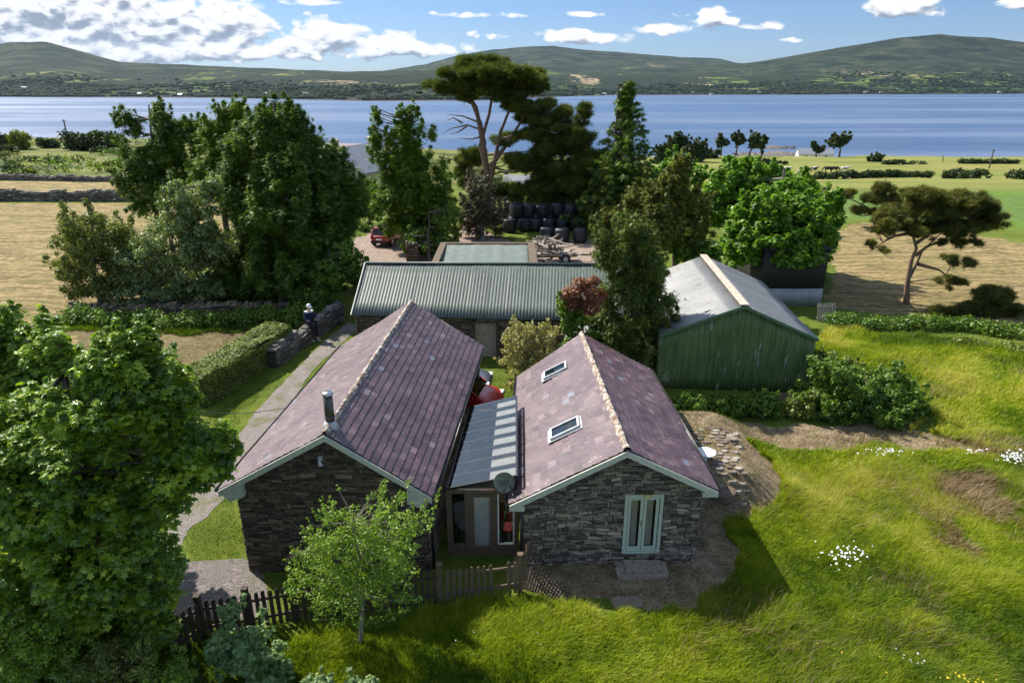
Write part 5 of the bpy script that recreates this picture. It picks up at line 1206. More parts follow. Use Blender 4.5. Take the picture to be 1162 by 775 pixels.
def tree(name, label, cat, base, blobs, Y, tm, size, leafm, n_per=90, barkm='bark', top=None, r=.2, seed=1, up=.6, cr=14, along=False, droop=.3, nb=34, group=None, extra=None, depth=None, stems=None, br=.06, shell=.30, flat=.8, mult=2.2, crs=.70, shoots=None):
    if along and tm == 'spray': size *= .66; n_per *= 1.9; flat = 1.1; crs = .72; droop = droop if droop > .5 else -.55
    if shoots is None: shoots = .6 if tm == 'spray' else (.45 if tm in ('palm', 'leaf', 'broad') else 0)
    if tm == 'palm' and Y > 11.2: size *= .86; n_per *= 1.45
    g = np.random.default_rng(seed); base = Vector(base); root = thing(name, label, cat, tuple(base), group)
    cl = np.concatenate([ell(b[0], b[1], Y+(b[6] if len(b) > 6 else 0), b[2], b[3], int(b[4]*mult) if len(b) > 4 and b[4] else max(3, int(b[2]*b[3]/(cr*cr)*1.7)), (b[5] if len(b) > 5 and b[5] else cr)*crs, depth if depth is None else depth, g, shell, flat) for b in blobs])
    gz = hz(cl[:, 0], cl[:, 1]); low = cl[:, 2]-cl[:, 5]*.8 < gz; cl[low, 2] = gz[low]+cl[low, 5]*.8+.02
    if shoots:   # leader shoots and branch tips that break the outline
        cen = cl[:, :3].mean(0); ex = []
        for q in cl:
            d0 = np.array(q[:3])-cen; L0 = np.linalg.norm(d0)
            if L0 < .5*np.linalg.norm(cl[:, :3].std(0))*1.4 or g.random() > shoots: continue
            d0 = d0/L0*(.75 if droop <= .5 else .9)+np.array([0, 0, .8 if droop <= .5 else -.25])+g.normal(size=3)*.25; d0 /= np.linalg.norm(d0); rr_ = q[3]; ln_ = rr_*g.uniform(1.3, 2.4)
            for f_, k_ in ((.75, .40), (.9, .30), (1.0, .2)): p_ = np.array(q[:3])+d0*(rr_*.5+ln_*f_*.75); ex.append((p_[0], p_[1], max(p_[2], float(hz(p_[0], p_[1]))+.25), rr_*k_, rr_*k_, rr_*k_*1.3))
        if ex: cl0 = cl; cl = np.concatenate([cl, np.array(ex)]); n_per *= len(cl0)/len(cl)*1.12
    foliage('crown', cl, n_per*.72, tm, size, M[leafm], root, up, seed+1, along=along, droop=droop, wisp=.42 if along else (.22 if tm == 'palm' else .22), shell=.3 if along else .5)
    if extra: extra(root, g)
    m = MB(); tp = Vector(top) if top is not None else Vector((cl[:, 0].mean(), cl[:, 1].mean(), cl[:, 2].max()-.5))
    lines = stems or [stem_pts(base-Vector((0, 0, .1)), tp, g)]
    allp = []
    for ln in lines:
        n_ = len(ln); rr = r*(1 if ln is lines[0] else .55); m.tube(ln, [rr*(1.25 if i == 0 else 1)*(1-.8*i/(n_-1)) for i in range(n_)], 9, cap=False); allp += [lerp(a, b, f) for a, b in zip(ln[:-1], ln[1:]) for f in (0, .5)][1:]
    branches(m, allp, cl, g, nb, br)
    m.build('trunk', M[barkm], root, True); return root
def gb(px, py): q = at(px, py, 0); return (q.x, q.y, 0)
def gy(px, Y): q = on(px, 300, Y); return (q.x, Y, float(hz(q.x, Y)))

# near maple on the left and its neighbours
b = on(95, 560, 11.6); 
tree('maple_tree', 'large broadleaved maple filling the left foreground beside the picket fence', 'tree', (b.x-.3, 11.7, 0),
     [(75, 520, 105, 100, 70, 26), (155, 440, 62, 62, 34, 22), (215, 520, 55, 52, 30, 20), (125, 610, 75, 90, 44, 24), (60, 660, 95, 80, 40, 26), (10, 560, 90, 150, 46, 28), (150, 400, 30, 34, 12, 15), (190, 470, 50, 30, 16, 18), (175, 660, 30, 40, 14, 18), (232, 512, 38, 30, 12, 15), (185, 565, 40, 26, 10, 16), (90, 700, 110, 50, 40, 24), (20, 720, 60, 60, 24, 24), (170, 715, 34, 30, 12, 16), (60, 400, 40, 30, 12, 16), (125, 392, 8, 24, 6, 8), (172, 385, 8, 26, 6, 8), (205, 440, 10, 24, 6, 9), (255, 500, 16, 14, 6, 9), (80, 480, 20, 30, 8, 10), (112, 420, 34, 34, 16, 15, -.5), (100, 470, 60, 40, 20, 18, -.8)],
     11.6, 'palm', .15, 'maple', 74, r=.24, seed=21, up=1.7, mult=1.9, crs=.66, nb=60, br=.06)
tree('maple_tree', 'darker maple crown behind the large foreground maple at the left edge', 'tree', gy(15, 16.5), [(22, 410, 55, 55, 40, 19), (60, 455, 45, 45, 24, 17), (-45, 440, 70, 90, 40, 22), (5, 370, 34, 24, 14, 13), (100, 430, 25, 25, 8, 14)], 16.5, 'palm', .16, 'maple', 66, r=.2, seed=22, up=1.7, nb=30)
tree('small_tree', 'small bright green leafy tree in front of the dark gable of the larger cottage', 'tree', gb(408, 730),
     [(410, 632, 66, 42, 40, 15), (385, 600, 36, 24, 14, 12), (440, 605, 40, 32, 18, 12), (455, 575, 12, 20, 8, 7), (425, 585, 24, 18, 9, 9), (472, 600, 22, 14, 9, 8), (345, 645, 18, 20, 8, 10), (480, 590, 12, 7, 5, 5), (357, 588, 8, 10, 4, 5), (390, 670, 50, 16, 12, 11), (492, 578, 5, 10, 4, 4), (400, 690, 44, 13, 12, 9), (360, 670, 26, 14, 9, 9), (450, 668, 30, 14, 10, 9), (432, 566, 5, 14, 4, 5), (375, 575, 6, 12, 4, 5), (340, 620, 10, 10, 4, 6)],
     12.4, 'leaf', .058, 'lime', 46, barkm='bark_grey', r=.05, seed=23, up=.5, nb=60, br=.011, depth=.95, crs=.62, mult=2.6)
tree('sapling', 'young bluish green sycamore sapling in front of the fence at the bottom left', 'sapling', (at(278, 790, 0).x, 11.0, 0),
     [(275, 732, 38, 34, 22, 13), (262, 700, 16, 12, 6, 9), (300, 755, 26, 22, 12, 11), (250, 750, 20, 20, 8, 10), (318, 770, 14, 12, 6, 9)], 11.0, 'palm', .10, 'bluish', 44, r=.03, seed=24, up=1.2, nb=24, br=.014, depth=.6)
for i, (px, py, rx, ry, lb) in enumerate([(30, 735, 62, 42, 'yellow green shrub at the bottom left corner under the maple'), (130, 760, 50, 28, 'low fresh green shrub under the maple between the corner and the fence'), (190, 775, 36, 18, 'low leafy shrub beside the end of the dark fence')]):
    c = on(px, py, 10.2); tree('shrub', lb, 'shrub', (c.x, 10.2, 0), [(px, py, rx, ry, 34, 13)], 10.2, 'leaf', .055, ('lime', 'olive', 'lime')[i], 110, r=.03, seed=30+i, up=.6, nb=30, br=.014, depth=.7)
for i, (px, lb) in enumerate([(360, 'leafy sprig at the bottom edge right of the sapling'), (412, 'leafy sprig at the bottom edge left of centre')]):
    c = at(px, 785, .2); tree('sprig', lb, 'plant', (c.x, c.y, 0), [(px, 776, 22, 9, 7, 9)], c.y, 'palm', .075, 'bluish', 34, r=.012, seed=34+i, up=1.2, nb=8, br=.008, depth=.25)

# big trees on the left beyond the mown yard
tree('willow_bush', 'round grey green willow bush standing nearest the left hay field', 'bush', gb(112, 352), [(110, 272, 50, 34, 36, 12), (112, 312, 44, 34, 26, 12), (82, 290, 26, 36, 12, 10), (145, 300, 26, 34, 12, 11)], 38.5, 'leaf', .14, 'olive', 230, r=.15, seed=41, up=.5, br=.06)
tree('willow_tree', 'pale silvery green willow between the round bush and the dark cypresses', 'tree', gb(205, 350), [(215, 232, 38, 32, 24, 11), (200, 280, 50, 42, 34, 12), (165, 305, 40, 40, 18, 12), (235, 275, 34, 40, 18, 11), (240, 215, 16, 18, 8, 8), (200, 325, 60, 22, 14, 11), (230, 330, 40, 20, 14, 11), (150, 335, 50, 16, 12, 10)], 38.0, 'leaf', .15, 'willow', 210, r=.2, seed=42, up=.5, br=.06)
tree('cypress_tree', 'open dark cypress with spiky top at the left of the big tree group', 'tree', gy(188, 47), [(150, 140, 16, 16, 8, 7), (185, 135, 20, 20, 12, 7), (170, 175, 40, 28, 24, 10), (205, 165, 32, 30, 18, 9), (150, 205, 24, 20, 10, 9), (190, 210, 40, 26, 20, 10), (137, 150, 7, 24, 6, 5), (215, 145, 20, 14, 8, 7), (165, 235, 22, 12, 6, 8)], 47, 'spray', .42, 'cypress', 95, r=.2, seed=43, along=True, nb=50, br=.07)
tree('cypress_tree', 'huge dense dark green cypress beside the driveway behind the mown yard', 'tree', gb(325, 345), [(320, 138, 36, 24, 22, 10), (300, 165, 48, 34, 30, 11), (355, 190, 44, 40, 30, 11), (300, 220, 56, 50, 44, 12), (370, 235, 42, 45, 30, 12), (325, 280, 70, 50, 46, 13), (385, 270, 24, 45, 16, 11), (345, 325, 72, 26, 24, 12), (345, 155, 26, 24, 12, 9), (262, 290, 30, 40, 14, 11), (300, 330, 50, 24, 12, 11), (320, 250, 60, 60, 40, 11, -2), (330, 310, 60, 40, 30, 12, -2), (265, 325, 40, 30, 16, 11, -1), (402, 215, 16, 30, 8, 9), (330, 200, 40, 40, 20, 10, -1.5)], 40.5, 'spray', .40, 'cypress', 190, r=.3, seed=44, along=True, nb=60, br=.09)
tree('cypress_tree', 'lighter green cypress top with fine sprays left of the huge dark cypress', 'tree', gy(262, 43.5), [(262, 128, 26, 16, 14, 8), (250, 160, 32, 26, 18, 10), (265, 190, 34, 30, 18, 10), (240, 195, 22, 24, 10, 9)], 43.5, 'spray', .38, 'cypress_light', 115, r=.25, seed=45, along=True, nb=40, br=.08)
tree('cypress_tree', 'upright green cypress right of the red hatchback in the yard', 'tree', gb(482, 282), [(428, 132, 7, 16, 6, 5), (462, 130, 18, 14, 10, 6), (465, 155, 34, 18, 20, 8), (452, 185, 36, 24, 24, 9), (480, 195, 32, 26, 20, 9), (460, 222, 46, 26, 30, 10), (490, 240, 34, 26, 18, 9), (462, 255, 40, 18, 18, 9), (425, 160, 12, 18, 6, 7), (485, 268, 30, 14, 14, 9), (495, 215, 22, 22, 10, 8)], 53, 'spray', .46, 'cypress_light', 110, r=.26, seed=46, along=True, nb=60, br=.08)
tree('shrub', 'dark green shrub hedging the track behind the small flat roofed shed', 'shrub', gb(487, 298), [(478, 278, 26, 20, 16, 8), (500, 270, 18, 16, 8, 8), (505, 250, 14, 16, 6, 8)], 50, 'leaf', .22, 'ivy', 110, r=.1, seed=47)
tree('shrub', 'dark bush at the left end of the long outbuilding', 'shrub', gb(382, 352), [(385, 308, 34, 22, 18, 10), (398, 290, 18, 14, 6, 8), (360, 335, 28, 20, 12, 9)], 36.5, 'leaf', .17, 'ivy', 120, r=.1, seed=48)

# umbrella pine and the pines beside it
YP = 66
def PP(*pts, Y=YP): return [on(a, b, Y+(c[0] if c else 0)) for a, b, *c in pts]
bq = on(553, 262, YP); 
tree('umbrella_pine', 'tall flat topped pine with bare reddish trunk rising above the water', 'tree', (bq.x, YP, 0),
     [(552, 77, 42, 9, 26, 7, 0), (525, 84, 30, 8, 16, 7, -1), (590, 86, 32, 9, 18, 7, 1), (545, 96, 44, 10, 26, 7, -1), (600, 100, 24, 10, 14, 7, 1), (497, 97, 22, 5, 12, 5, 0), (512, 104, 20, 5, 8, 5, 0), (575, 110, 26, 8, 12, 6, 0), (605, 92, 16, 6, 8, 5, 0), (620, 118, 14, 6, 8, 5, 2), (545, 70, 34, 7, 16, 6, 1), (565, 84, 50, 9, 28, 7, -1.5), (590, 122, 26, 9, 14, 7, 1), (556, 104, 30, 7, 12, 6, 0), (600, 135, 20, 9, 10, 6, 2), (575, 160, 20, 9, 8, 6, 2), (590, 185, 26, 12, 10, 7, 2.5), (568, 215, 22, 14, 10, 7, 2), (530, 112, 14, 5, 5, 4, 0)],
     YP, 'tuft', .55, 'pine', 62, 'bark_red', r=.42, seed=51, up=1.5, nb=110, br=.085, depth=3.4, flat=.6, crs=.85, mult=2.4,
     stems=[PP((552, 262), (556, 225), (553, 200), (549, 170), (545, 145), (540, 122), (528, 102), (520, 92)), PP((556, 205), (563, 175), (568, 150), (578, 125), (588, 105), (594, 95)), PP((549, 165), (545, 140), (536, 118), (515, 108), (500, 100)), PP((556, 190), (572, 168), (584, 150), (596, 130), (612, 118)), PP((553, 195), (545, 165), (555, 130), (560, 100), (556, 85))],
     extra=lambda root, g: [(lambda m: ([m.tube(PP(*q, Y=YP+g.uniform(-1, 1)), np.linspace(.11, .02, len(q)), 5, cap=False) for q in (((548, 148), (530, 142), (512, 146), (500, 153)), ((546, 140), (525, 132), (508, 130)), ((548, 155), (535, 158), (520, 157)), ((565, 195), (585, 196), (605, 185), (622, 178)), ((525, 140), (515, 134), (506, 137)), ((530, 143), (520, 150), (511, 152)), ((552, 176), (575, 174), (600, 172), (640, 176)), ((560, 160), (590, 152), (612, 150)))], m.build('bare_branches', M['bark_grey'], root, True)))(MB())])
tree('pine_tree', 'dark layered pine immediately right of the umbrella pine', 'tree', gy(622, 63), [(620, 140, 26, 9, 12, 7), (605, 155, 24, 10, 12, 7), (640, 130, 18, 10, 10, 7), (632, 165, 32, 12, 16, 8), (600, 185, 26, 12, 12, 8), (650, 155, 16, 18, 10, 7), (635, 195, 34, 14, 18, 9), (610, 215, 30, 12, 12, 8), (655, 205, 24, 18, 12, 8), (590, 125, 14, 6, 6, 6), (625, 150, 34, 22, 14, 7), (620, 185, 38, 24, 16, 7), (640, 215, 36, 18, 14, 8), (612, 122, 20, 10, 6, 6), (655, 175, 20, 26, 8, 7)], 63, 'tuft', .55, 'pine', 70, 'bark_red', r=.24, seed=52, up=1.2, nb=90, br=.07, flat=.6)
tree('pine_tree', 'slim dark pine between the layered pine and the spruce', 'tree', gy(664, 61), [(662, 130, 12, 16, 8, 6), (660, 158, 18, 18, 10, 7), (668, 185, 22, 20, 12, 8), (660, 212, 28, 18, 14, 8)], 61, 'tuft', .55, 'pine', 60, 'bark', r=.22, seed=53, up=1.0, nb=40, br=.1)
tree('dead_conifer', 'grey brown half dead conifer at the foot of the umbrella pine', 'tree', gb(548, 272), [(545, 222, 22, 26, 18, 8), (540, 250, 28, 20, 16, 8), (560, 245, 20, 26, 10, 8), (530, 235, 14, 18, 6, 7)], 57, 'spray', .45, 'dead', 75, 'bark_grey', r=.2, seed=54, along=True, nb=60, br=.06)
tree('pine_tree', 'dark young pine left of the umbrella pine trunk', 'tree', gy(536, 66), [(537, 180, 16, 16, 10, 7), (528, 200, 16, 14, 8, 6), (522, 178, 8, 16, 4, 5)], 68, 'tuft', .5, 'pine', 60, 'bark', r=.15, seed=55, nb=20)
def spruce(name, label, px, ptop, pbot, Y, half, leafm, seed, sz=.5, tiers=17, per=15):
    sz *= .7; g = np.random.default_rng(seed); bx = gy(px, Y); top = on(px, ptop, Y); bot = on(px, pbot, Y); s = mpp(Y, 6); root = thing(name, label, 'tree', bx); C = []; m = MB()
    m.tube([Vector(bx)-Vector((0, 0, .1)), (top.x, Y, (top.z)*.5), (top.x, Y, top.z)], [.28, .17, .03], 8, cap=False)
    for i in range(tiers):
        f = (i+.4)/tiers; z = top.z+(bot.z-top.z)*f; rr = half*s*(f**.85)*g.uniform(.82, 1.12)+.12
        for k in range(int(per*(.4+.6*f))+3):
            a = g.uniform(0, 2*math.pi); L = rr*g.uniform(.7, 1.18); zz = z+g.uniform(-.2, .2)
            tip = Vector((bx[0]+math.cos(a)*L, Y+math.sin(a)*L, zz+.12*L)); m.tube([(top.x, Y, zz-.05), (bx[0]+math.cos(a)*L*.6, Y+math.sin(a)*L*.6, zz-.10*L), tip], [.035, .025, .008], 4, cap=False)
            for q in np.linspace(.25, 1, max(2, int(L*1.6))): C.append((bx[0]+math.cos(a)*L*q, Y+math.sin(a)*L*q, zz-.16*L*math.sin(q*2.6)+.12*L*q, .34, .34, .17))
    foliage('crown', C, 13, 'spray', sz, M[leafm], root, .6, seed, along=True, droop=.5); m.build('trunk', M['bark'], root, True)
spruce('spruce_tree', 'tall pointed spruce standing above the water in the middle of the trees', 702, 95, 252, 59, 52, 'cypress', 56, sz=.62, tiers=24, per=24)
tree('conifer', 'brownish green ragged conifer behind the barn and right of the spruce', 'tree', gy(768, 38.5), [(772, 190, 16, 16, 8, 7), (760, 210, 24, 20, 14, 8), (780, 235, 28, 26, 16, 9), (748, 240, 24, 24, 12, 8), (765, 265, 38, 22, 16, 9), (792, 262, 22, 22, 10, 8), (738, 222, 10, 16, 5, 6)], 38.5, 'spray', .36, 'bronze', 105, 'bark', r=.22, seed=57, along=True, nb=50, br=.07)
tree('conifer', 'second brownish conifer showing between the spruce and the bright sycamore', 'tree', gy(720, 55), [(720, 225, 18, 16, 10, 8), (735, 245, 22, 16, 10, 8), (700, 248, 30, 14, 12, 8)], 55, 'spray', .42, 'bronze', 85, 'bark', r=.2, seed=58, along=True, nb=24, br=.06)
def patch(root, g):
    cl = ell(664, 336, 26.4, 29, 28, 30, 8, .75, g); foliage('dead_patch', cl, 170, 'spray', .15, M['rust'], root, .6, 99, along=True)
tree('weeping_cypress', 'drooping green cypress with a rust brown dead patch between the two roofs', 'tree', gb(716, 428), [(712, 258, 20, 16, 14, 8), (728, 275, 22, 20, 12, 9), (700, 290, 28, 24, 20, 9), (682, 280, 12, 26, 8, 7), (735, 305, 30, 26, 22, 10), (712, 330, 42, 30, 30, 10), (740, 350, 34, 30, 22, 10), (690, 372, 34, 26, 20, 10), (725, 392, 34, 24, 18, 10), (700, 252, 8, 12, 4, 5), (678, 260, 6, 14, 4, 5), (750, 385, 14, 40, 10, 8)], 27.6, 'spray', .24, 'weeping', 150, 'bark', r=.2, seed=59, along=True, droop=1.0, nb=50, br=.05, extra=patch, depth=1.25)
tree('shrub', 'dark green broad shrub below the rust brown patch of the weeping cypress', 'shrub', gb(655, 425), [(650, 362, 18, 26, 16, 8), (640, 345, 10, 16, 6, 7), (660, 392, 28, 18, 14, 8)], 26.8, 'leaf', .13, 'ivy', 110, r=.05, seed=60, nb=12, depth=.7)
tree('sycamore_tree', 'bright green dense sycamore behind the grey barn roof', 'tree', gy(872, 44.8), [(850, 198, 38, 20, 26, 9), (885, 212, 46, 22, 32, 10), (832, 232, 40, 30, 28, 11), (880, 250, 54, 32, 44, 12), (925, 240, 32, 30, 24, 10), (862, 285, 58, 28, 36, 12), (915, 280, 38, 28, 24, 11), (820, 210, 22, 18, 10, 8), (945, 228, 16, 14, 8, 7), (900, 305, 40, 20, 16, 10), (848, 186, 12, 8, 5, 5), (872, 250, 50, 30, 40, 10, -3.5), (915, 250, 36, 30, 30, 10, -3.5), (884, 268, 44, 22, 30, 10, -6), (912, 278, 26, 20, 18, 9, -6.5), (850, 285, 30, 18, 14, 10, -5.5), (938, 262, 16, 22, 10, 8, -5), (890, 225, 44, 22, 26, 10, -2.5), (880, 238, 52, 24, 36, 10, -4.5), (925, 262, 26, 26, 20, 9, -5.5), (855, 262, 34, 22, 20, 10, -5), (905, 292, 34, 14, 14, 9, -7)], 45, 'broad', .24, 'sycamore', 190, 'bark_grey', r=.35, seed=61, up=1.0, nb=60, br=.09)
tree('sycamore_tree', 'smaller pale green tree between the spruce and the bright sycamore', 'tree', gy(768, 66), [(768, 188, 22, 14, 14, 7), (785, 200, 22, 16, 10, 7), (752, 200, 16, 14, 6, 6)], 66, 'broad', .34, 'sycamore', 70, 'bark_grey', r=.2, seed=62, up=1.0, nb=20)

# windblown pine in the right field
Y9 = 38.6; s1 = [PP((1028, 349), (1030, 320), (1034, 296), (1040, 282), (1035, 264), (1030, 252), Y=Y9), PP((1039, 290), (1052, 280), (1072, 272), (1090, 256), (1105, 246), Y=Y9), PP((1030, 318), (1040, 300), (1046, 286), (1062, 270), (1076, 258), Y=Y9), PP((1032, 268), (1040, 255), (1052, 244), (1062, 236), Y=Y9), PP((1042, 300), (1065, 306), (1082, 318), Y=Y9), PP((1040, 276), (1060, 262), (1080, 250), (1100, 240), Y=Y9), PP((1036, 264), (1015, 268), (1002, 275), (990, 284), Y=Y9)]
tree('windblown_pine', 'leaning windblown pine with a bare forked trunk at the edge of the right hay field', 'tree', gb(1028, 349), [(1045, 222, 26, 9, 16, 7), (1018, 245, 26, 12, 16, 7), (1060, 238, 32, 12, 22, 8), (1095, 232, 30, 14, 22, 8), (1118, 238, 18, 14, 12, 7), (1075, 258, 36, 10, 18, 7), (1108, 256, 22, 8, 10, 6), (994, 280, 8, 6, 4, 5), (1005, 262, 12, 8, 6, 5), (1030, 258, 18, 8, 8, 6), (1084, 318, 12, 5, 5, 5), (1070, 322, 6, 5, 3, 4), (1102, 222, 14, 6, 7, 5), (1062, 274, 10, 5, 3, 4), (1090, 272, 20, 9, 9, 5), (1045, 262, 20, 9, 8, 5), (1085, 296, 14, 6, 6, 5), (1120, 250, 16, 12, 8, 6), (1000, 250, 16, 8, 7, 5), (1060, 226, 30, 12, 16, 7)], Y9, 'tuft', .30, 'pine_brown', 80, 'bark_red', r=.165, seed=63, up=1.2, nb=110, br=.032, stems=s1, depth=1.6, flat=.7)
tree('pine_shrub', 'low spreading pine shrub at the right end of the field hedge', 'shrub', gb(1125, 368), [(1125, 338, 28, 14, 18, 7), (1140, 350, 24, 14, 14, 7), (1108, 352, 26, 12, 14, 7), (1075, 358, 22, 7, 8, 6)], 36.4, 'tuft', .26, 'pine_brown', 90, 'bark_red', r=.1, seed=64, up=1.2, nb=24, br=.04, stems=[PP((1048, 370), (1062, 356), (1082, 352), (1105, 352), (1122, 345), Y=36.4)])
tree('twisted_pine', 'small twisted pine between the bright sycamore and the windblown pine', 'tree', gy(998, 62), [(1003, 214, 14, 7, 8, 6), (992, 226, 16, 8, 8, 6), (960, 221, 14, 6, 7, 5), (1012, 228, 12, 10, 6, 6), (980, 240, 18, 6, 6, 5)], 62, 'tuft', .42, 'pine_brown', 60, 'bark_red', r=.2, seed=65, up=1.2, nb=24, br=.08, stems=[PP((998, 262), (997, 248), (1002, 232), (1006, 218), Y=62), PP((997, 250), (985, 236), (970, 228), (958, 224), Y=62)])
def bloss(root, g):
    cl = ell(600, 392, 26.2, 36, 26, 46, 5, .8, g); foliage('blossom', cl, 14, 'leaf', .07, M['blossom'], root, .6, 98)
tree('golden_tree', 'small golden cream leaved tree between the two cottages', 'tree', gb(606, 448), [(592, 385, 28, 20, 30, 6), (614, 380, 22, 14, 16, 6), (590, 410, 26, 18, 22, 6), (615, 402, 18, 16, 12, 6), (585, 365, 8, 6, 4, 4), (630, 376, 12, 8, 6, 5), (588, 430, 16, 12, 8, 5)], 26.2, 'leaf', .09, 'golden', 60, 'bark_grey', r=.06, seed=66, up=.5, nb=80, br=.02, depth=.9, extra=bloss)

# bushes at the foot of the barn, rounded bramble, hedges
for i, (px, lb) in enumerate([(782, 'leftmost low bush at the foot of the green barn gable'), (824, 'second low bush from the left along the green barn gable'), (866, 'third low bush from the left along the green barn gable'), (908, 'dark bush at the right corner of the green barn gable')]):
    q = at(px, 478, 0); tree('bush', lb, 'bush', (q.x, q.y+.3, 0), [(px, 461, 24, 15, 16, 8), (px+8, 452, 12, 8, 5, 5)], q.y+.4, 'leaf', .13, 'ivy' if i < 3 else 'hedge', 110, r=.03, seed=70+i, nb=8, depth=.55)
tree('bramble_bush', 'big rounded bramble bush in the meadow right of the green barn', 'bush', gb(995, 487), [(1005, 448, 46, 30, 46, 9), (965, 445, 50, 32, 46, 9), (925, 455, 30, 24, 22, 9), (1030, 462, 24, 22, 16, 8), (940, 420, 30, 14, 14, 8), (975, 470, 60, 16, 26, 8), (930, 470, 36, 14, 14, 8), (990, 440, 50, 22, 40, 9, .3), (960, 455, 60, 26, 50, 9, -.3), (1000, 465, 46, 20, 30, 9, -.6)], 24.2, 'leaf', .105, 'ivy', 135, r=.05, seed=75, nb=4, br=.02, depth=1.25)
tree('bramble_bush', 'low brown and green undergrowth against the right corner of the barn', 'bush', (13.2, 27.0, 0), [(935, 405, 20, 12, 9, 7), (955, 415, 24, 10, 9, 7)], 27, 'leaf', .12, 'hedge', 80, r=.03, seed=76, nb=8, depth=.9)
def hedge_run(name, label, pts, w, h, leafm, size, seed, n_per=60, cr=.42, z0=None, kind=None, tm='leaf', up=.6, cat='hedge'):
    g = np.random.default_rng(seed); C = []
    for a, b in zip(pts[:-1], pts[1:]):
        a = np.array(a[:2], float); b = np.array(b[:2], float); L = np.linalg.norm(b-a); d = (b-a)/L; n = np.array([d[1], -d[0]])
        for k in range(max(3, int(L*w*h/(cr**3)*.85))):
            p = a+d*g.uniform(0, L)+n*g.uniform(-.5, .5)*max(w-cr, .1); z = float(hz(p[0], p[1])); hh = h*(.45+.95*fbm(p[0]*.45, p[1]*.45, 3, seed))
            if kind and vnoise(p[0]*.11, p[1]*.11+seed, 5) < .33: continue
            C.append((p[0], p[1], z+g.uniform(cr*.5, max(hh-cr*.6, cr*.6)), cr*g.uniform(.75, 1.25), cr, cr*.8))
    o = foliage(name, C, n_per, tm, size, M[leafm], None, up, seed, shell=.5); tag(o, label, cat); return o
h0, h1, h2 = at(238, 462, 0), at(282, 425, 0), at(336, 398, 0)
# clipped hedge: leaves over a box of twigs
def clipped(name, label, a, b, w, h, seed, leafm='hedge', n=26000, size=.085):
    g = np.random.default_rng(seed); a = np.array(a[:2], float); b = np.array(b[:2], float); L = np.linalg.norm(b-a); d = (b-a)/L; nn = np.array([d[1], -d[0]]); root = thing(name, label, 'hedge', (a[0], a[1], 0))
    ar = np.array([L*w*1.5, L*h, L*h, w*h, w*h]); f = g.choice(5, n, p=ar/ar.sum()); u = g.uniform(0, L, n); v = g.uniform(-.5, .5, n)*w; z = g.uniform(.02, 1, n)*h
    u = np.where(f == 3, 0, np.where(f == 4, L, u)); v = np.where(f == 1, w/2, np.where(f == 2, -w/2, v)); z = np.where(f == 0, h, z)
    bump = .16*(fbm(u*1.2+f*7, v*2+z*2, 3, seed)-.5)*2+g.normal(0, .035, n)
    u = u+np.where(f == 4, bump, 0)-np.where(f == 3, bump, 0); v = v+np.where(f == 1, bump, 0)-np.where(f == 2, bump, 0); z = z+np.where(f == 0, bump, 0)-.08*(np.abs(v)/(w/2))**4
    P = np.stack([a[0]+d[0]*u+nn[0]*v, a[1]+d[1]*u+nn[1]*v, z], 1)
    N = np.zeros((n, 3)); N[:, 2] = (f == 0)*1.0+.35; N[:, :2] += nn[None]*((f == 1)*1.0-(f == 2)*1.0)[:, None]+d[None]*((f == 4)*1.0-(f == 3)*1.0)[:, None]; N += g.normal(size=(n, 3))*.5
    V, F, k = scatter('leaf', P, frames(N, g), size*(1+.35*g.uniform(-1, 1, n))); nmesh('leaves', V, F, M[leafm], root, np.repeat(np.clip(.30+.45*fbm(u*2, v*3+z*3, 2, 4)+g.normal(0, .2, n), 0, 1), k))
    m = MB(); c = (a+b)/2; m.box((c[0], c[1], h*.46), (L-.25, w-.3, h*.86), math.atan2(d[1], d[0])); m.build('twigs', M['darkwood'], root)
clipped('clipped_hedge', 'long clipped privet hedge between the mown yard and the driveway', (h0.x-.75, h0.y), (h2.x-.75, h2.y+.2), 1.35, 1.35, 81)
wm = [at(75, 366, 0), at(200, 372, 0), at(322, 366, 0)]
hedge_run('ivy_bank', 'dark ivy and bramble bank along the foot of the trees behind the mown yard', [(q.x, q.y) for q in wm], 1.2, 1.0, 'ivy', .15, 82, 60)
hedge_run('shrub', 'low green shrub behind the seated person and the stone wall', [at(335, 372, 0), at(372, 352, 0)], 1.6, 1.1, 'ivy', .13, 83, 60, cat='shrub')
hr = [at(938, 372, 0), at(1000, 374, 0), at(1080, 372, 0), at(1162, 385, 0), at(1300, 405, 0)]
hedge_run('field_hedge', 'low rough green hedge between the meadow and the right hay field', hr, 1.1, .9, 'ivy', .13, 84, 60)
hedge_run('field_hedge', 'rough hedge bank at the right end below the pine shrub', [at(1085, 392, 0), at(1162, 402, 0), at(1250, 415, 0)], 1.0, .55, 'hedge', .12, 85, 50)
hf = [(on(px, 262, 66).x, 66) for px in (1140, 1250)]
def far_line(label, pts, h, w, seed, leafm='far', size=.5, cr=1.0): return hedge_run('field_hedge', label, pts, w, h, leafm, size, seed, 34, cr*.7, kind='gappy')
def fx(px, Y): return (on(px, 190, Y).x, Y)
far_line('dark hedge with gaps crossing the right grass fields below the cows', [fx(925, 150), fx(985, 152), fx(1060, 156)], 1.6, 2.0, 86)
far_line('dark hedge bank at the right side of the far grass field', [fx(1075, 158), fx(1120, 150), fx(1180, 140), fx(1300, 120)], 2.2, 4.0, 87)
far_line('low dark hedge along the skyline of the far right field', [fx(1000, 206), fx(1090, 206), fx(1180, 206), fx(1350, 206)], 1.3, 2.0, 88)
far_line('hedge along the skyline left of the round dark bush', [fx(830, 205), fx(920, 205), fx(965, 205)], 1.8, 2.5, 89)
far_line('bushy hedge on the skyline of the left scrub field', [fx(84, 175), fx(110, 172), fx(140, 168)], 4.6, 5.0, 90, 'far', .6, 1.5)
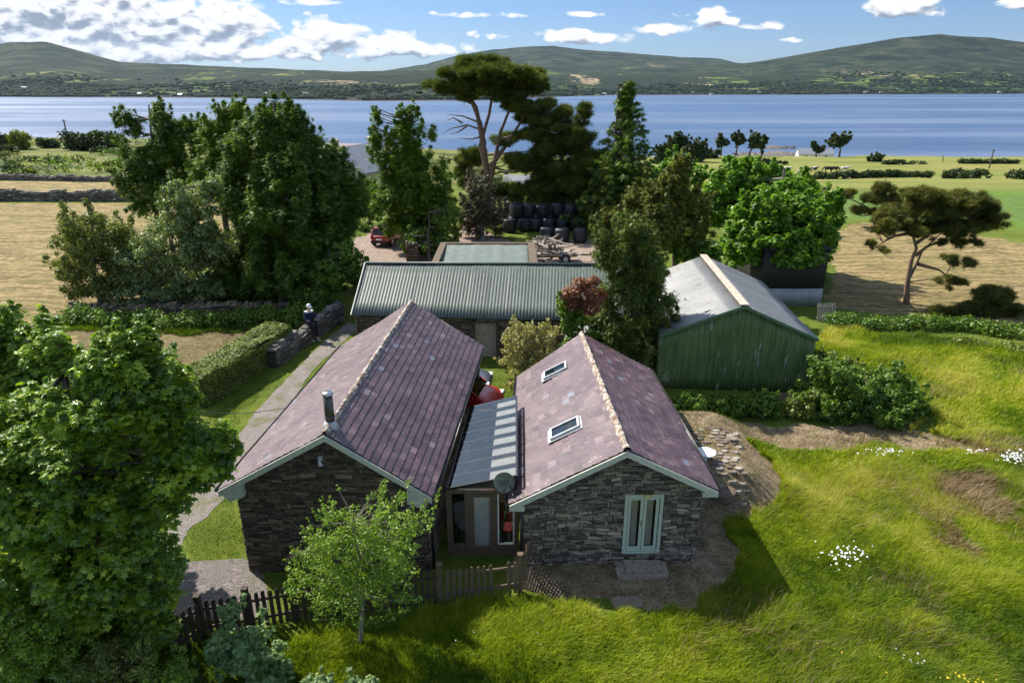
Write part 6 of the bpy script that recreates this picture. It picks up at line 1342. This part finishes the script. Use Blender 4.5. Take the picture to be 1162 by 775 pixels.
for i, (px, Y, h) in enumerate([(6, 178, 3.4), (30, 176, 4.2), (60, 180, 2.4), (10, 160, 2.6)]): far_line(('round grey green bush at the left end of the left skyline', 'paler rounded bush second from the left on the skyline', 'low small bush left of the leaning pole', 'small dark bush below the left skyline bushes')[i], [fx(px-8, Y), fx(px+9, Y)], h, 4.0, 91+i, ('far', 'olive', 'far', 'far')[i], .55, 1.3)
g = np.random.default_rng(77)
for i in range(34):
    Y = g.uniform(104, 168); px = g.uniform(-60, 168) if i < 28 else g.uniform(500, 560); q = fx(px, Y); s = g.uniform(.7, 1.9)*(1.5 if i < 3 else 1)
    if i == 0: q = fx(12, 108); s = 3.0
    if i == 1: q = fx(84, 112); s = 2.9
    C = [(q[0]+g.normal()*s*.9, q[1]+g.normal()*s*.5, float(hz(*q))+s*.4+g.uniform(-.1, .2)*s, s*.6, s*.6, s*.5) for k in range(7)]
    o = foliage('gorse_bush', C, 40, 'leaf', .42, M[('far', 'ivy', 'olive')[i % 3]], None, .6, 300+i); tag(o, 'rough gorse bush in the scrub fields by the water', 'bush', 'scattered bushes in the scrub fields')
# undergrowth below the pines
for i, (px, py, rx, ry, Y, lf, lb) in enumerate([(600, 228, 26, 12, 68, 'ivy', 'dark undergrowth left of the shed under the pines'), (672, 240, 28, 16, 62, 'ivy', 'green undergrowth behind the lone bale'), (725, 262, 36, 16, 56, 'ivy', 'green bushes behind the weeping cypress and below the spruce'), (700, 238, 26, 12, 64, 'lime', 'paler undergrowth below the spruce'), (790, 285, 30, 14, 38.5, 'ivy', 'shrub behind the top of the barn ridge'), (515, 262, 10, 12, 55, 'hedge', 'small green shrub at the bend of the track'), (775, 215, 20, 12, 72, 'hedge', 'hedge plants behind the ragged conifer'), (940, 262, 14, 10, 58, 'far', 'dark shrub right of the bright sycamore'), (640, 232, 30, 14, 70, 'ivy', 'dark bushes behind the wrapped bales'), (560, 205, 18, 8, 90, 'far', 'distant bushes seen left of the pines'), (420, 262, 18, 10, 60, 'ivy', 'bushes behind the red hatchback'), (418, 226, 22, 26, 62, 'ivy', 'tall bush hiding the lower wall of the grey roofed farmhouse')]):
    c = on(px, py, Y); tree('shrub', lb, 'shrub', (c.x, Y, float(hz(c.x, Y))), [(px, py, rx, ry, int(rx*ry/28), 7), (px, py+8, rx, ry*.7, int(rx*ry/50), 7)], Y, 'leaf', .26, lf, 70, r=.08, seed=330+i, nb=10)
# far trees by the shore
FT = [(752, 172, 12, 9, 210), (772, 160, 18, 10, 215), (790, 168, 14, 10, 212), (820, 161, 8, 8, 235), (836, 158, 9, 9, 236), (852, 160, 12, 9, 234), (866, 163, 7, 7, 238), (927, 169, 7, 5, 240), (955, 160, 15, 8, 235), (991, 181, 9, 5, 215), (806, 175, 10, 7, 225)]
for i, (px, py, rx, ry, Y) in enumerate(FT):
    lb = ('low dark tree at the left end of the shore trees', 'broad dark tree second from left among the shore trees', 'dark tree between the broad one and the slim shore pines', 'slim pine with open crown, leftmost of the shore pine row', 'second slim pine of the shore row', 'third and fullest pine of the shore row', 'rightmost slim pine of the shore row', 'small flat topped pine standing by the bay', 'larger flat topped pine dark against the water', 'round dark bush alone on the far field edge', 'dark bush below the gap in the shore pine row')[i]
    c = on(px, py, Y); tree('shore_tree', lb, 'tree', (c.x, Y, float(hz(c.x, Y))-.3), [(px+g.uniform(-.45, .45)*rx, py+g.uniform(-.5, .6)*ry, rx*g.uniform(.4, .75), ry*g.uniform(.3, .6), 6, 3.6) for _ in range(5)]+([(px, py+9, rx*.8, 8, 12, 4.5)] if i in (0, 1, 2, 9, 10) else []), Y, 'leaf', .9, 'far', 44, r=.35, seed=350+i, nb=16, br=.16)
# woods and hedgerow trees on the far shore
def far_woods():
    g = np.random.default_rng(500); bm = bmesh.new(); bmesh.ops.create_icosphere(bm, subdivisions=1, radius=1); bv = np.array([v.co for v in bm.verts]); bf = np.array([[v.index for v in f.verts] for f in bm.faces]); bm.free()
    P = []; k0, k1 = HV.shape[1]//6, HV.shape[1]*5//6
    for _ in range(40000):
        c = g.integers(k0, k1); r_ = int(abs(g.normal(0, 24))); r_ = min(r_, 70); q = HV[r_, c]
        if q[2] < SEA+1.5: continue
        row = abs((q[1]/130+fbm(q[0]/500, q[1]/500, 2, 8)*4) % 1-.5) < .055; d = fbm(q[0]/260, q[1]/330, 4, 71)
        if d > .535 or (row and g.random() < .85) or g.random() < .01: P.append((q[0]+g.uniform(-9, 9), q[1]+g.uniform(-9, 9), q[2]+1.0))
    P = np.array(P[:15000]); n = len(P); S = g.uniform(4.0, 8.5, n); W = bv[None]*S[:, None, None]*np.array([1.5, 1.2, .85])*(1+.22*g.normal(size=(n, len(bv), 1)))+P[:, None]
    F = (bf[None]+(np.arange(n)*len(bv))[:, None, None]).reshape(-1, 3); o = nmesh('far_woods', W.reshape(-1, 3), F, M['woods'], None, None); tag(o, kind='stuff')
far_woods()
# rocky spit in the bay
def spit(px0, px1, py, name, dep=16):
    a, b = at(px0, py, SEA), at(px1, py, SEA); n = 40; V = []; F = []
    for i in range(n+1):
        f = i/n; x = a.x+(b.x-a.x)*f; w = dep*math.sin(math.pi*min(1, f*.9+.1))**.6*(.6+.8*float(fbm(i*.4, 2, 3, 5)))
        for j in range(7): t_ = j/6*2-1; V.append((x, a.y+t_*w, SEA-.6+1.9*(1-t_*t_)*(.5+float(vnoise(i*.9, j*1.3, 7))*.9)))
    for i in range(n):
        for j in range(6): k = i*7+j; F.append((k, k+7, k+8, k+1))
    o = nmesh(name, V, F, M['field_stone'], None, np.full(len(F), .3)); tag(o, kind='structure')
spit(835, 925, 176, 'shore_rocks'); spit(850, 902, 168.5, 'shore_rocks', 8)

# ------------------------------------------------------------------ grass and flowers
def blades(name, n, region, hmin, hmax, wd, mat, seed, bounds, avoid=(), dens=None, lean=.35, tint0=.4):
    g = np.random.default_rng(seed); x = g.uniform(bounds[0], bounds[1], n); y = g.uniform(bounds[2], bounds[3], n); k = np.zeros(n, bool)
    jx = x+(fbm(x/1.1, y/1.1, 4, 21)-.5)*1.7; jy = y+(fbm(x/1.1, y/1.1, 4, 31)-.5)*1.7
    for p in region: k |= inpoly(jx, jy, p)
    for p in avoid: k &= ~inpoly(jx, jy, p)
    if dens is not None: k &= g.random(n) < dens(x, y)
    x, y = x[k], y[k]; n = len(x); big = fbm(x/1.6, y/1.6, 3, seed+3); fine = vnoise(x*5, y*5, seed+4)
    h = (hmin+(hmax-hmin)*np.clip(big*1.6-.3, 0, 1))*(.65+.7*g.random(n)); a = g.uniform(0, 2*math.pi, n); cx, sx = np.cos(a), np.sin(a)
    lx = g.normal(0, lean, n)+.22+ (vnoise(x/.7, y/.7, 88)-.5)*.45; ly = g.normal(0, lean, n)-.12+(vnoise(x/.7, y/.7, 89)-.5)*.45; w = wd*(.7+.6*g.random(n)); z = hz(x, y)
    V = np.zeros((n, 5, 3))
    for i, (f, ww) in enumerate(((0, 1), (0, -1), (.55, .8), (.55, -.8), (1, 0))):
        V[:, i, 0] = x+cx*w*ww*.5+lx*h*f*f; V[:, i, 1] = y+sx*w*ww*.5+ly*h*f*f; V[:, i, 2] = z-.02+h*f*(1-.18*f*np.minimum(1.5, np.hypot(lx, ly)))
    F = (np.array([(0, 1, 3), (0, 3, 2), (2, 3, 4)])[None]+(np.arange(n)*5)[:, None, None]).reshape(-1, 3)
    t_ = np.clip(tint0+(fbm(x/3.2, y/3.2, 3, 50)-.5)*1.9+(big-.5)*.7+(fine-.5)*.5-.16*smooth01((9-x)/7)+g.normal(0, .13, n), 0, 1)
    o = nmesh(name, V.reshape(-1, 3), F, mat, None, np.repeat(t_, 3)); tag(o, kind='stuff'); return o
MEAD = [pxpoly([(290, 860), (318, 742), (345, 712), (470, 696), (590, 682), (625, 694), (660, 700), (735, 700), (800, 676), (832, 640), (830, 600), (884, 572), (888, 535), (850, 510), (1000, 512), (1100, 514), (1162, 520), (1400, 560), (1400, 1000), (200, 1000)]),
        pxpoly([(915, 395), (940, 374), (1000, 378), (1162, 400), (1400, 430), (1400, 570), (1162, 522), (1095, 505), (1050, 486), (1062, 440), (1030, 490), (1030, 440), (950, 430)])]
SEED_P = [[(6, 8), (40, 8), (40, 26), (6, 26)]]
SC_ = [(*at(1130, 560)[:2], 3.2), (*at(1190, 590)[:2], 3.5), (*at(1040, 700)[:2], .9), (*at(1100, 610)[:2], 1.4)]
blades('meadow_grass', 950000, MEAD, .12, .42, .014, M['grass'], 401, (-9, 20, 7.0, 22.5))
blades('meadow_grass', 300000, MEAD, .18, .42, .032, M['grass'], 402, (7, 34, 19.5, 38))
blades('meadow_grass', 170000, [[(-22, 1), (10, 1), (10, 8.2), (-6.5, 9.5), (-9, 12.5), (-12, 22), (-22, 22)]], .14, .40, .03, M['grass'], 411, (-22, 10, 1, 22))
blades('seeding_grass', 260000, SEED_P, .20, .42, .018, M['heather'], 403, (8, 26, 9, 22), dens=lambda x, y: np.clip((fbm(x/1.1, y/1.1, 4, 61)*2.0-.95)*sum(np.exp(-((x-a)**2+(y-b)**2)/(c*c)) for a, b, c in SC_)*1.3, 0, .85))
blades('seeding_grass', 260000, MEAD, .28, .52, .010, M['heather'], 410, (1, 24, 7.5, 30), dens=lambda x, y: np.clip(fbm(x/2.6, y/2.6, 3, 66)*3-1.55, 0, .35))
blades('dry_grass', 220000, DRYP, .02, .10, .016, M['dry'], 404, (-1, 22, 10, 30), dens=lambda x, y: .35+.5*vnoise(x, y, 6), lean=.9)
blades('dry_grass_green', 110000, DRYP, .03, .14, .016, M['lawn'], 405, (-1, 22, 10, 30), dens=lambda x, y: np.clip(fbm(x/1.0, y/1.0, 3, 9)*2.6-.85, 0, 1)); bpy.data.objects['dry_grass_green'].name = 'short_grass'
LAWN = [pxpoly([(392, 372), (366, 380), (330, 410), (290, 452), (255, 490), (222, 535), (205, 560), (225, 480), (245, 455), (300, 425), (345, 392), (385, 358)]), pxpoly([(262, 560), (212, 604), (196, 642), (276, 640), (280, 600)]), pxpoly([(515, 490), (535, 400), (560, 392), (650, 410), (600, 470)]), pxpoly([(415, 372), (398, 372), (352, 424), (380, 440)])]
blades('lawn', 300000, LAWN, .03, .09, .016, M['lawn'], 406, (-17, 4, 14, 37), avoid=[])
blades('stubble', 200000, YARDHAY, .03, .09, .022, M['dry'], 407, (-24, -9, 23, 38), dens=lambda x, y: .25+.6*fbm(x/1.4, y/1.4, 3, 12), lean=1.0)
blades('bank_grass', 60000, [pxpoly([(70, 362), (330, 362), (330, 376), (215, 380), (70, 376)])], .15, .4, .03, M['lawn'], 408, (-26, -8, 30, 37)); bpy.data.objects['bank_grass'].name = 'bank_grass'
blades('undergrowth', 90000, [pxpoly([(205, 705), (330, 715), (320, 760), (330, 900), (100, 900), (120, 700)])], .08, .3, .02, M['lawn'], 409, (-9, -2, 7, 13), dens=lambda x, y: .5+0*x)
def flowers(name, px, py, rx, ry, n, mat, seed, h=.34, s=.030):
    g = np.random.default_rng(seed); P = []
    for i in range(n):
        q = at(px+g.normal()*rx*.5, py+g.normal()*ry*.5, h); P.append((q.x, q.y, h+g.uniform(-.07, .05)))
    P = np.array(P); V = [(0, 0, .1)]; F = []
    for k in range(10): a = 2*math.pi*k/10; r_ = 1 if k % 2 else .62; V.append((r_*math.cos(a), r_*math.sin(a), 0))
    F = [(0, 1+k, 1+(k+1) % 10) for k in range(10)]
    V, F, k = scatter((np.array(V, float), np.array(F)), P, frames(np.array([0, -.25, 1.0])[None]+g.normal(size=(n, 3))*.35, g), s*(1+.3*g.uniform(-1, 1, n)))
    o = nmesh(name, V, F, mat, None, np.full(len(F), .5)); tag(o, kind='stuff')
flowers('white_daisies', 966, 627, 30, 14, 62, M['white'], 1); flowers('white_daisies', 1010, 511, 30, 4, 40, M['white'], 2, s=.035); flowers('white_daisies', 1153, 518, 16, 6, 110, M['white'], 3, s=.036); flowers('white_daisies', 1105, 512, 20, 3, 14, M['white'], 4, s=.035)
flowers('white_daisies', 1035, 742, 22, 10, 9, M['white'], 6, .3, .022); flowers('yellow_flowers', 1100, 768, 38, 8, 22, M['yellow'], 5, .3, .025); flowers('white_daisies', 610, 715, 120, 25, 18, M['white'], 7, .2, .014)
flowers('yellow_flowers', 980, 745, 60, 25, 10, M['yellow'], 8, .3, .02)

# ------------------------------------------------------------------ person on the wall, cows
def skinned(name, verts, edges, radii, mat, parent, rootv=0, lv=2):
    me = bpy.data.meshes.new(name); me.from_pydata(verts, edges, []); o = bpy.data.objects.new(name, me); COL.objects.link(o)
    md = o.modifiers.new('skin', 'SKIN'); 
    for i, r_ in enumerate(radii): me.skin_vertices[0].data[i].radius = (r_, r_) if not hasattr(r_, '__len__') else r_
    me.skin_vertices[0].data[rootv].use_root = True
    s = o.modifiers.new('sub', 'SUBSURF'); s.levels = lv; s.render_levels = lv
    dg = bpy.context.evaluated_depsgraph_get(); nm = bpy.data.meshes.new_from_object(o.evaluated_get(dg)); bpy.data.objects.remove(o); nm.name = name
    nm.materials.clear(); nm.materials.append(mat); nm.polygons.foreach_set('use_smooth', np.ones(len(nm.polygons), bool)); return link(name, nm, parent)
pf = at(352, 387, 0); wl_ = at(347, 396, 0)
pr = thing('person', 'person in navy jacket and white cap sitting on the grey wall by the driveway', 'person', (pf.x+.03, pf.y+.25, 0), rz=.75, absolute=False)   # local -y faces the driveway
sv = [(0, .15, .98), (0, .12, 1.2), (0, .06, 1.42), (0, .03, 1.55), (0, 0, 1.66), (0, -.02, 1.78),
      (.10, .10, .97), (.12, -.32, 1.0), (.12, -.36, .55), (.12, -.40, .14), (.12, -.56, .10), (-.10, .10, .97), (-.13, -.28, 1.0), (-.14, -.30, .55), (-.14, -.28, .14), (-.14, -.44, .10),
      (.19, .05, 1.44), (.25, -.04, 1.18), (.14, -.28, 1.07), (-.19, .05, 1.44), (-.26, -.02, 1.18), (-.14, -.26, 1.07)]
se = [(0, 1), (1, 2), (2, 3), (3, 4), (4, 5), (0, 6), (6, 7), (7, 8), (8, 9), (9, 10), (0, 11), (11, 12), (12, 13), (13, 14), (14, 15), (2, 16), (16, 17), (17, 18), (2, 19), (19, 20), (20, 21)]
sr = [.15, .145, .15, .055, .10, .085, .10, .075, .06, .042, .035, .10, .075, .06, .042, .035, .06, .047, .032, .06, .047, .032]
skinned('body', sv, se, sr, M['skin'], pr)
skinned('jacket', [sv[0], sv[1], sv[2], sv[16], sv[17], (.16, -.22, 1.09), sv[19], sv[20], (-.16, -.2, 1.09)], [(0, 1), (1, 2), (2, 3), (3, 4), (4, 5), (2, 6), (6, 7), (7, 8)], [.19, .185, .18, .085, .068, .055, .085, .068, .055], M['cloth_navy'], pr)
skinned('trousers', [sv[0], sv[6], sv[7], sv[8], (.12, -.39, .2), sv[11], sv[12], sv[13], (-.14, -.28, .2)], [(0, 1), (1, 2), (2, 3), (3, 4), (0, 5), (5, 6), (6, 7), (7, 8)], [.16, .115, .092, .075, .06, .115, .092, .075, .06], M['cloth_black'], pr)
for s, a in ((1, sv[9]), (-1, sv[14])): m = MB(); m.hexa([(a[0]-.05, a[1]-.2, .03), (a[0]+.05, a[1]-.2, .03), (a[0]+.05, a[1]+.06, .03), (a[0]-.05, a[1]+.06, .03), (a[0]-.04, a[1]-.18, .09), (a[0]+.04, a[1]-.18, .09), (a[0]+.05, a[1]+.06, .18), (a[0]-.05, a[1]+.06, .18)]); m.build('shoe', M['lead'], pr)
def cap():
    V = []; F = []; n = 16
    for i in range(6):
        e = i/5*1.5
        for k in range(n): a = 2*math.pi*k/n; V.append((.115*math.cos(e)*math.cos(a), -.01+.13*math.cos(e)*math.sin(a), 1.76+.13*math.sin(e)))
    for i in range(5):
        for k in range(n): F.append((i*n+k, i*n+(k+1) % n, (i+1)*n+(k+1) % n, (i+1)*n+k))
    b = len(V); V += [(-.09, -.10, 1.76), (.09, -.10, 1.76), (.07, -.22, 1.74), (-.07, -.22, 1.74)]; F.append((b, b+1, b+2, b+3))
    me = bpy.data.meshes.new('cap'); me.from_pydata(V, [], F); me.materials.append(M['cap']); link('cap', me, pr)
cap()
m = MB(); m.box((0, .06, 1.47), (.40, .22, .07)); 
m.build('collar', M['cap'], pr)
def cow_mat(name, thr, a, b):
    m, t = material(name); p = t.n('ShaderNodeTexCoord').outputs['Object']; n = t.noise(p, 1.4, 2, .4); principled(t, t.mix(t.m('GREATER_THAN', n, thr), a, b), .8); return m
cm = [cow_mat('pied_hide', .5, (.02, .018, .016), (.65, .62, .58)), cow_mat('black_hide', .7, (.02, .018, .016), (.6, .58, .5)), cow_mat('white_hide', .38, (.03, .025, .02), (.7, .68, .62))]
for i, (px, py, rz, gr_, lb) in enumerate([(893, 193, .2, 0, 'white cow lying farthest left in the far field'), (913, 194, 3.0, 1, 'white and black cow left of the group in the far field'), (923, 193.5, .3, 0, 'pied cow in the middle of the group of cattle'), (940, 194, 2.9, 1, 'black cow in the middle of the far field'), (946, 195.5, .1, 1, 'black cow right beside the middle one'), (958, 194.5, .2, 0, 'pied cow at the right end of the cattle')]):
    q = on(px, py, 182); x, y = q.x, 182; mt = cm[(2, 0, 0, 1, 1, 2)[i]]
    t = thing('cow', lb, 'cow', (x, y, float(hz(x, y))), 'cattle grazing in the far field', rz, False)
    hd = (1.55, 0, .55) if gr_ else (1.6, 0, 1.35)
    V = [(0, 0, 1.05), (.55, 0, 1.08), (.95, 0, 1.15), (1.25, 0, 1.1 if gr_ else 1.35), hd, (hd[0]+.28, 0, hd[2]-.16), (-.55, 0, 1.08), (-.85, 0, 1.15)]
    E_ = [(0, 1), (1, 2), (2, 3), (3, 4), (4, 5), (0, 6), (6, 7)]; Rr = [.42, .40, .30, .20, .16, .10, .42, .32]
    for bx, rt in ((.7, 1), (-.7, 6)):
        for s in (-1, 1):
            b_ = len(V); back = bx < 0
            V += [(bx, s*.22, .85), (bx+(.10 if back else .02), s*.23, .60), (bx-(.08 if back else 0), s*.23, .42), (bx, s*.23, .03)]; E_ += [(rt, b_), (b_, b_+1), (b_+1, b_+2), (b_+2, b_+3)]; Rr += [.18, .12, .075, .06]
    b_ = len(V); V += [(-1.0, 0, .9), (-1.03, 0, .5)]; E_ += [(7, b_), (b_, b_+1)]; Rr += [.04, .03]
    skinned('body', V, E_, Rr, mt, t, 0, 1)

# haze
def make_haze():
    m = bpy.data.materials.new('haze_air'); m.use_nodes = True; nt = m.node_tree; nt.nodes.clear(); o = nt.nodes.new('ShaderNodeOutputMaterial'); v = nt.nodes.new('ShaderNodeVolumePrincipled')
    v.inputs['Color'].default_value = (.55, .74, 1, 1); v.inputs['Density'].default_value = HAZE; v.inputs['Anisotropy'].default_value = .2; nt.links.new(v.outputs[0], o.inputs['Volume'])
    mb = MB(); mb.hexa([(-13500, -4500, -60), (13500, -4500, -60), (13500, 16000, -60), (-13500, 16000, -60), (-13500, -4500, 900), (13500, -4500, 900), (13500, 16000, 900), (-13500, 16000, 900)]); ob = mb.build('haze', m); tag(ob, kind='stuff')
HAZE = 1.4e-5
import os
make_haze()
for o in list(bpy.data.objects):
    if 'abs' in o.keys(): del o['abs']
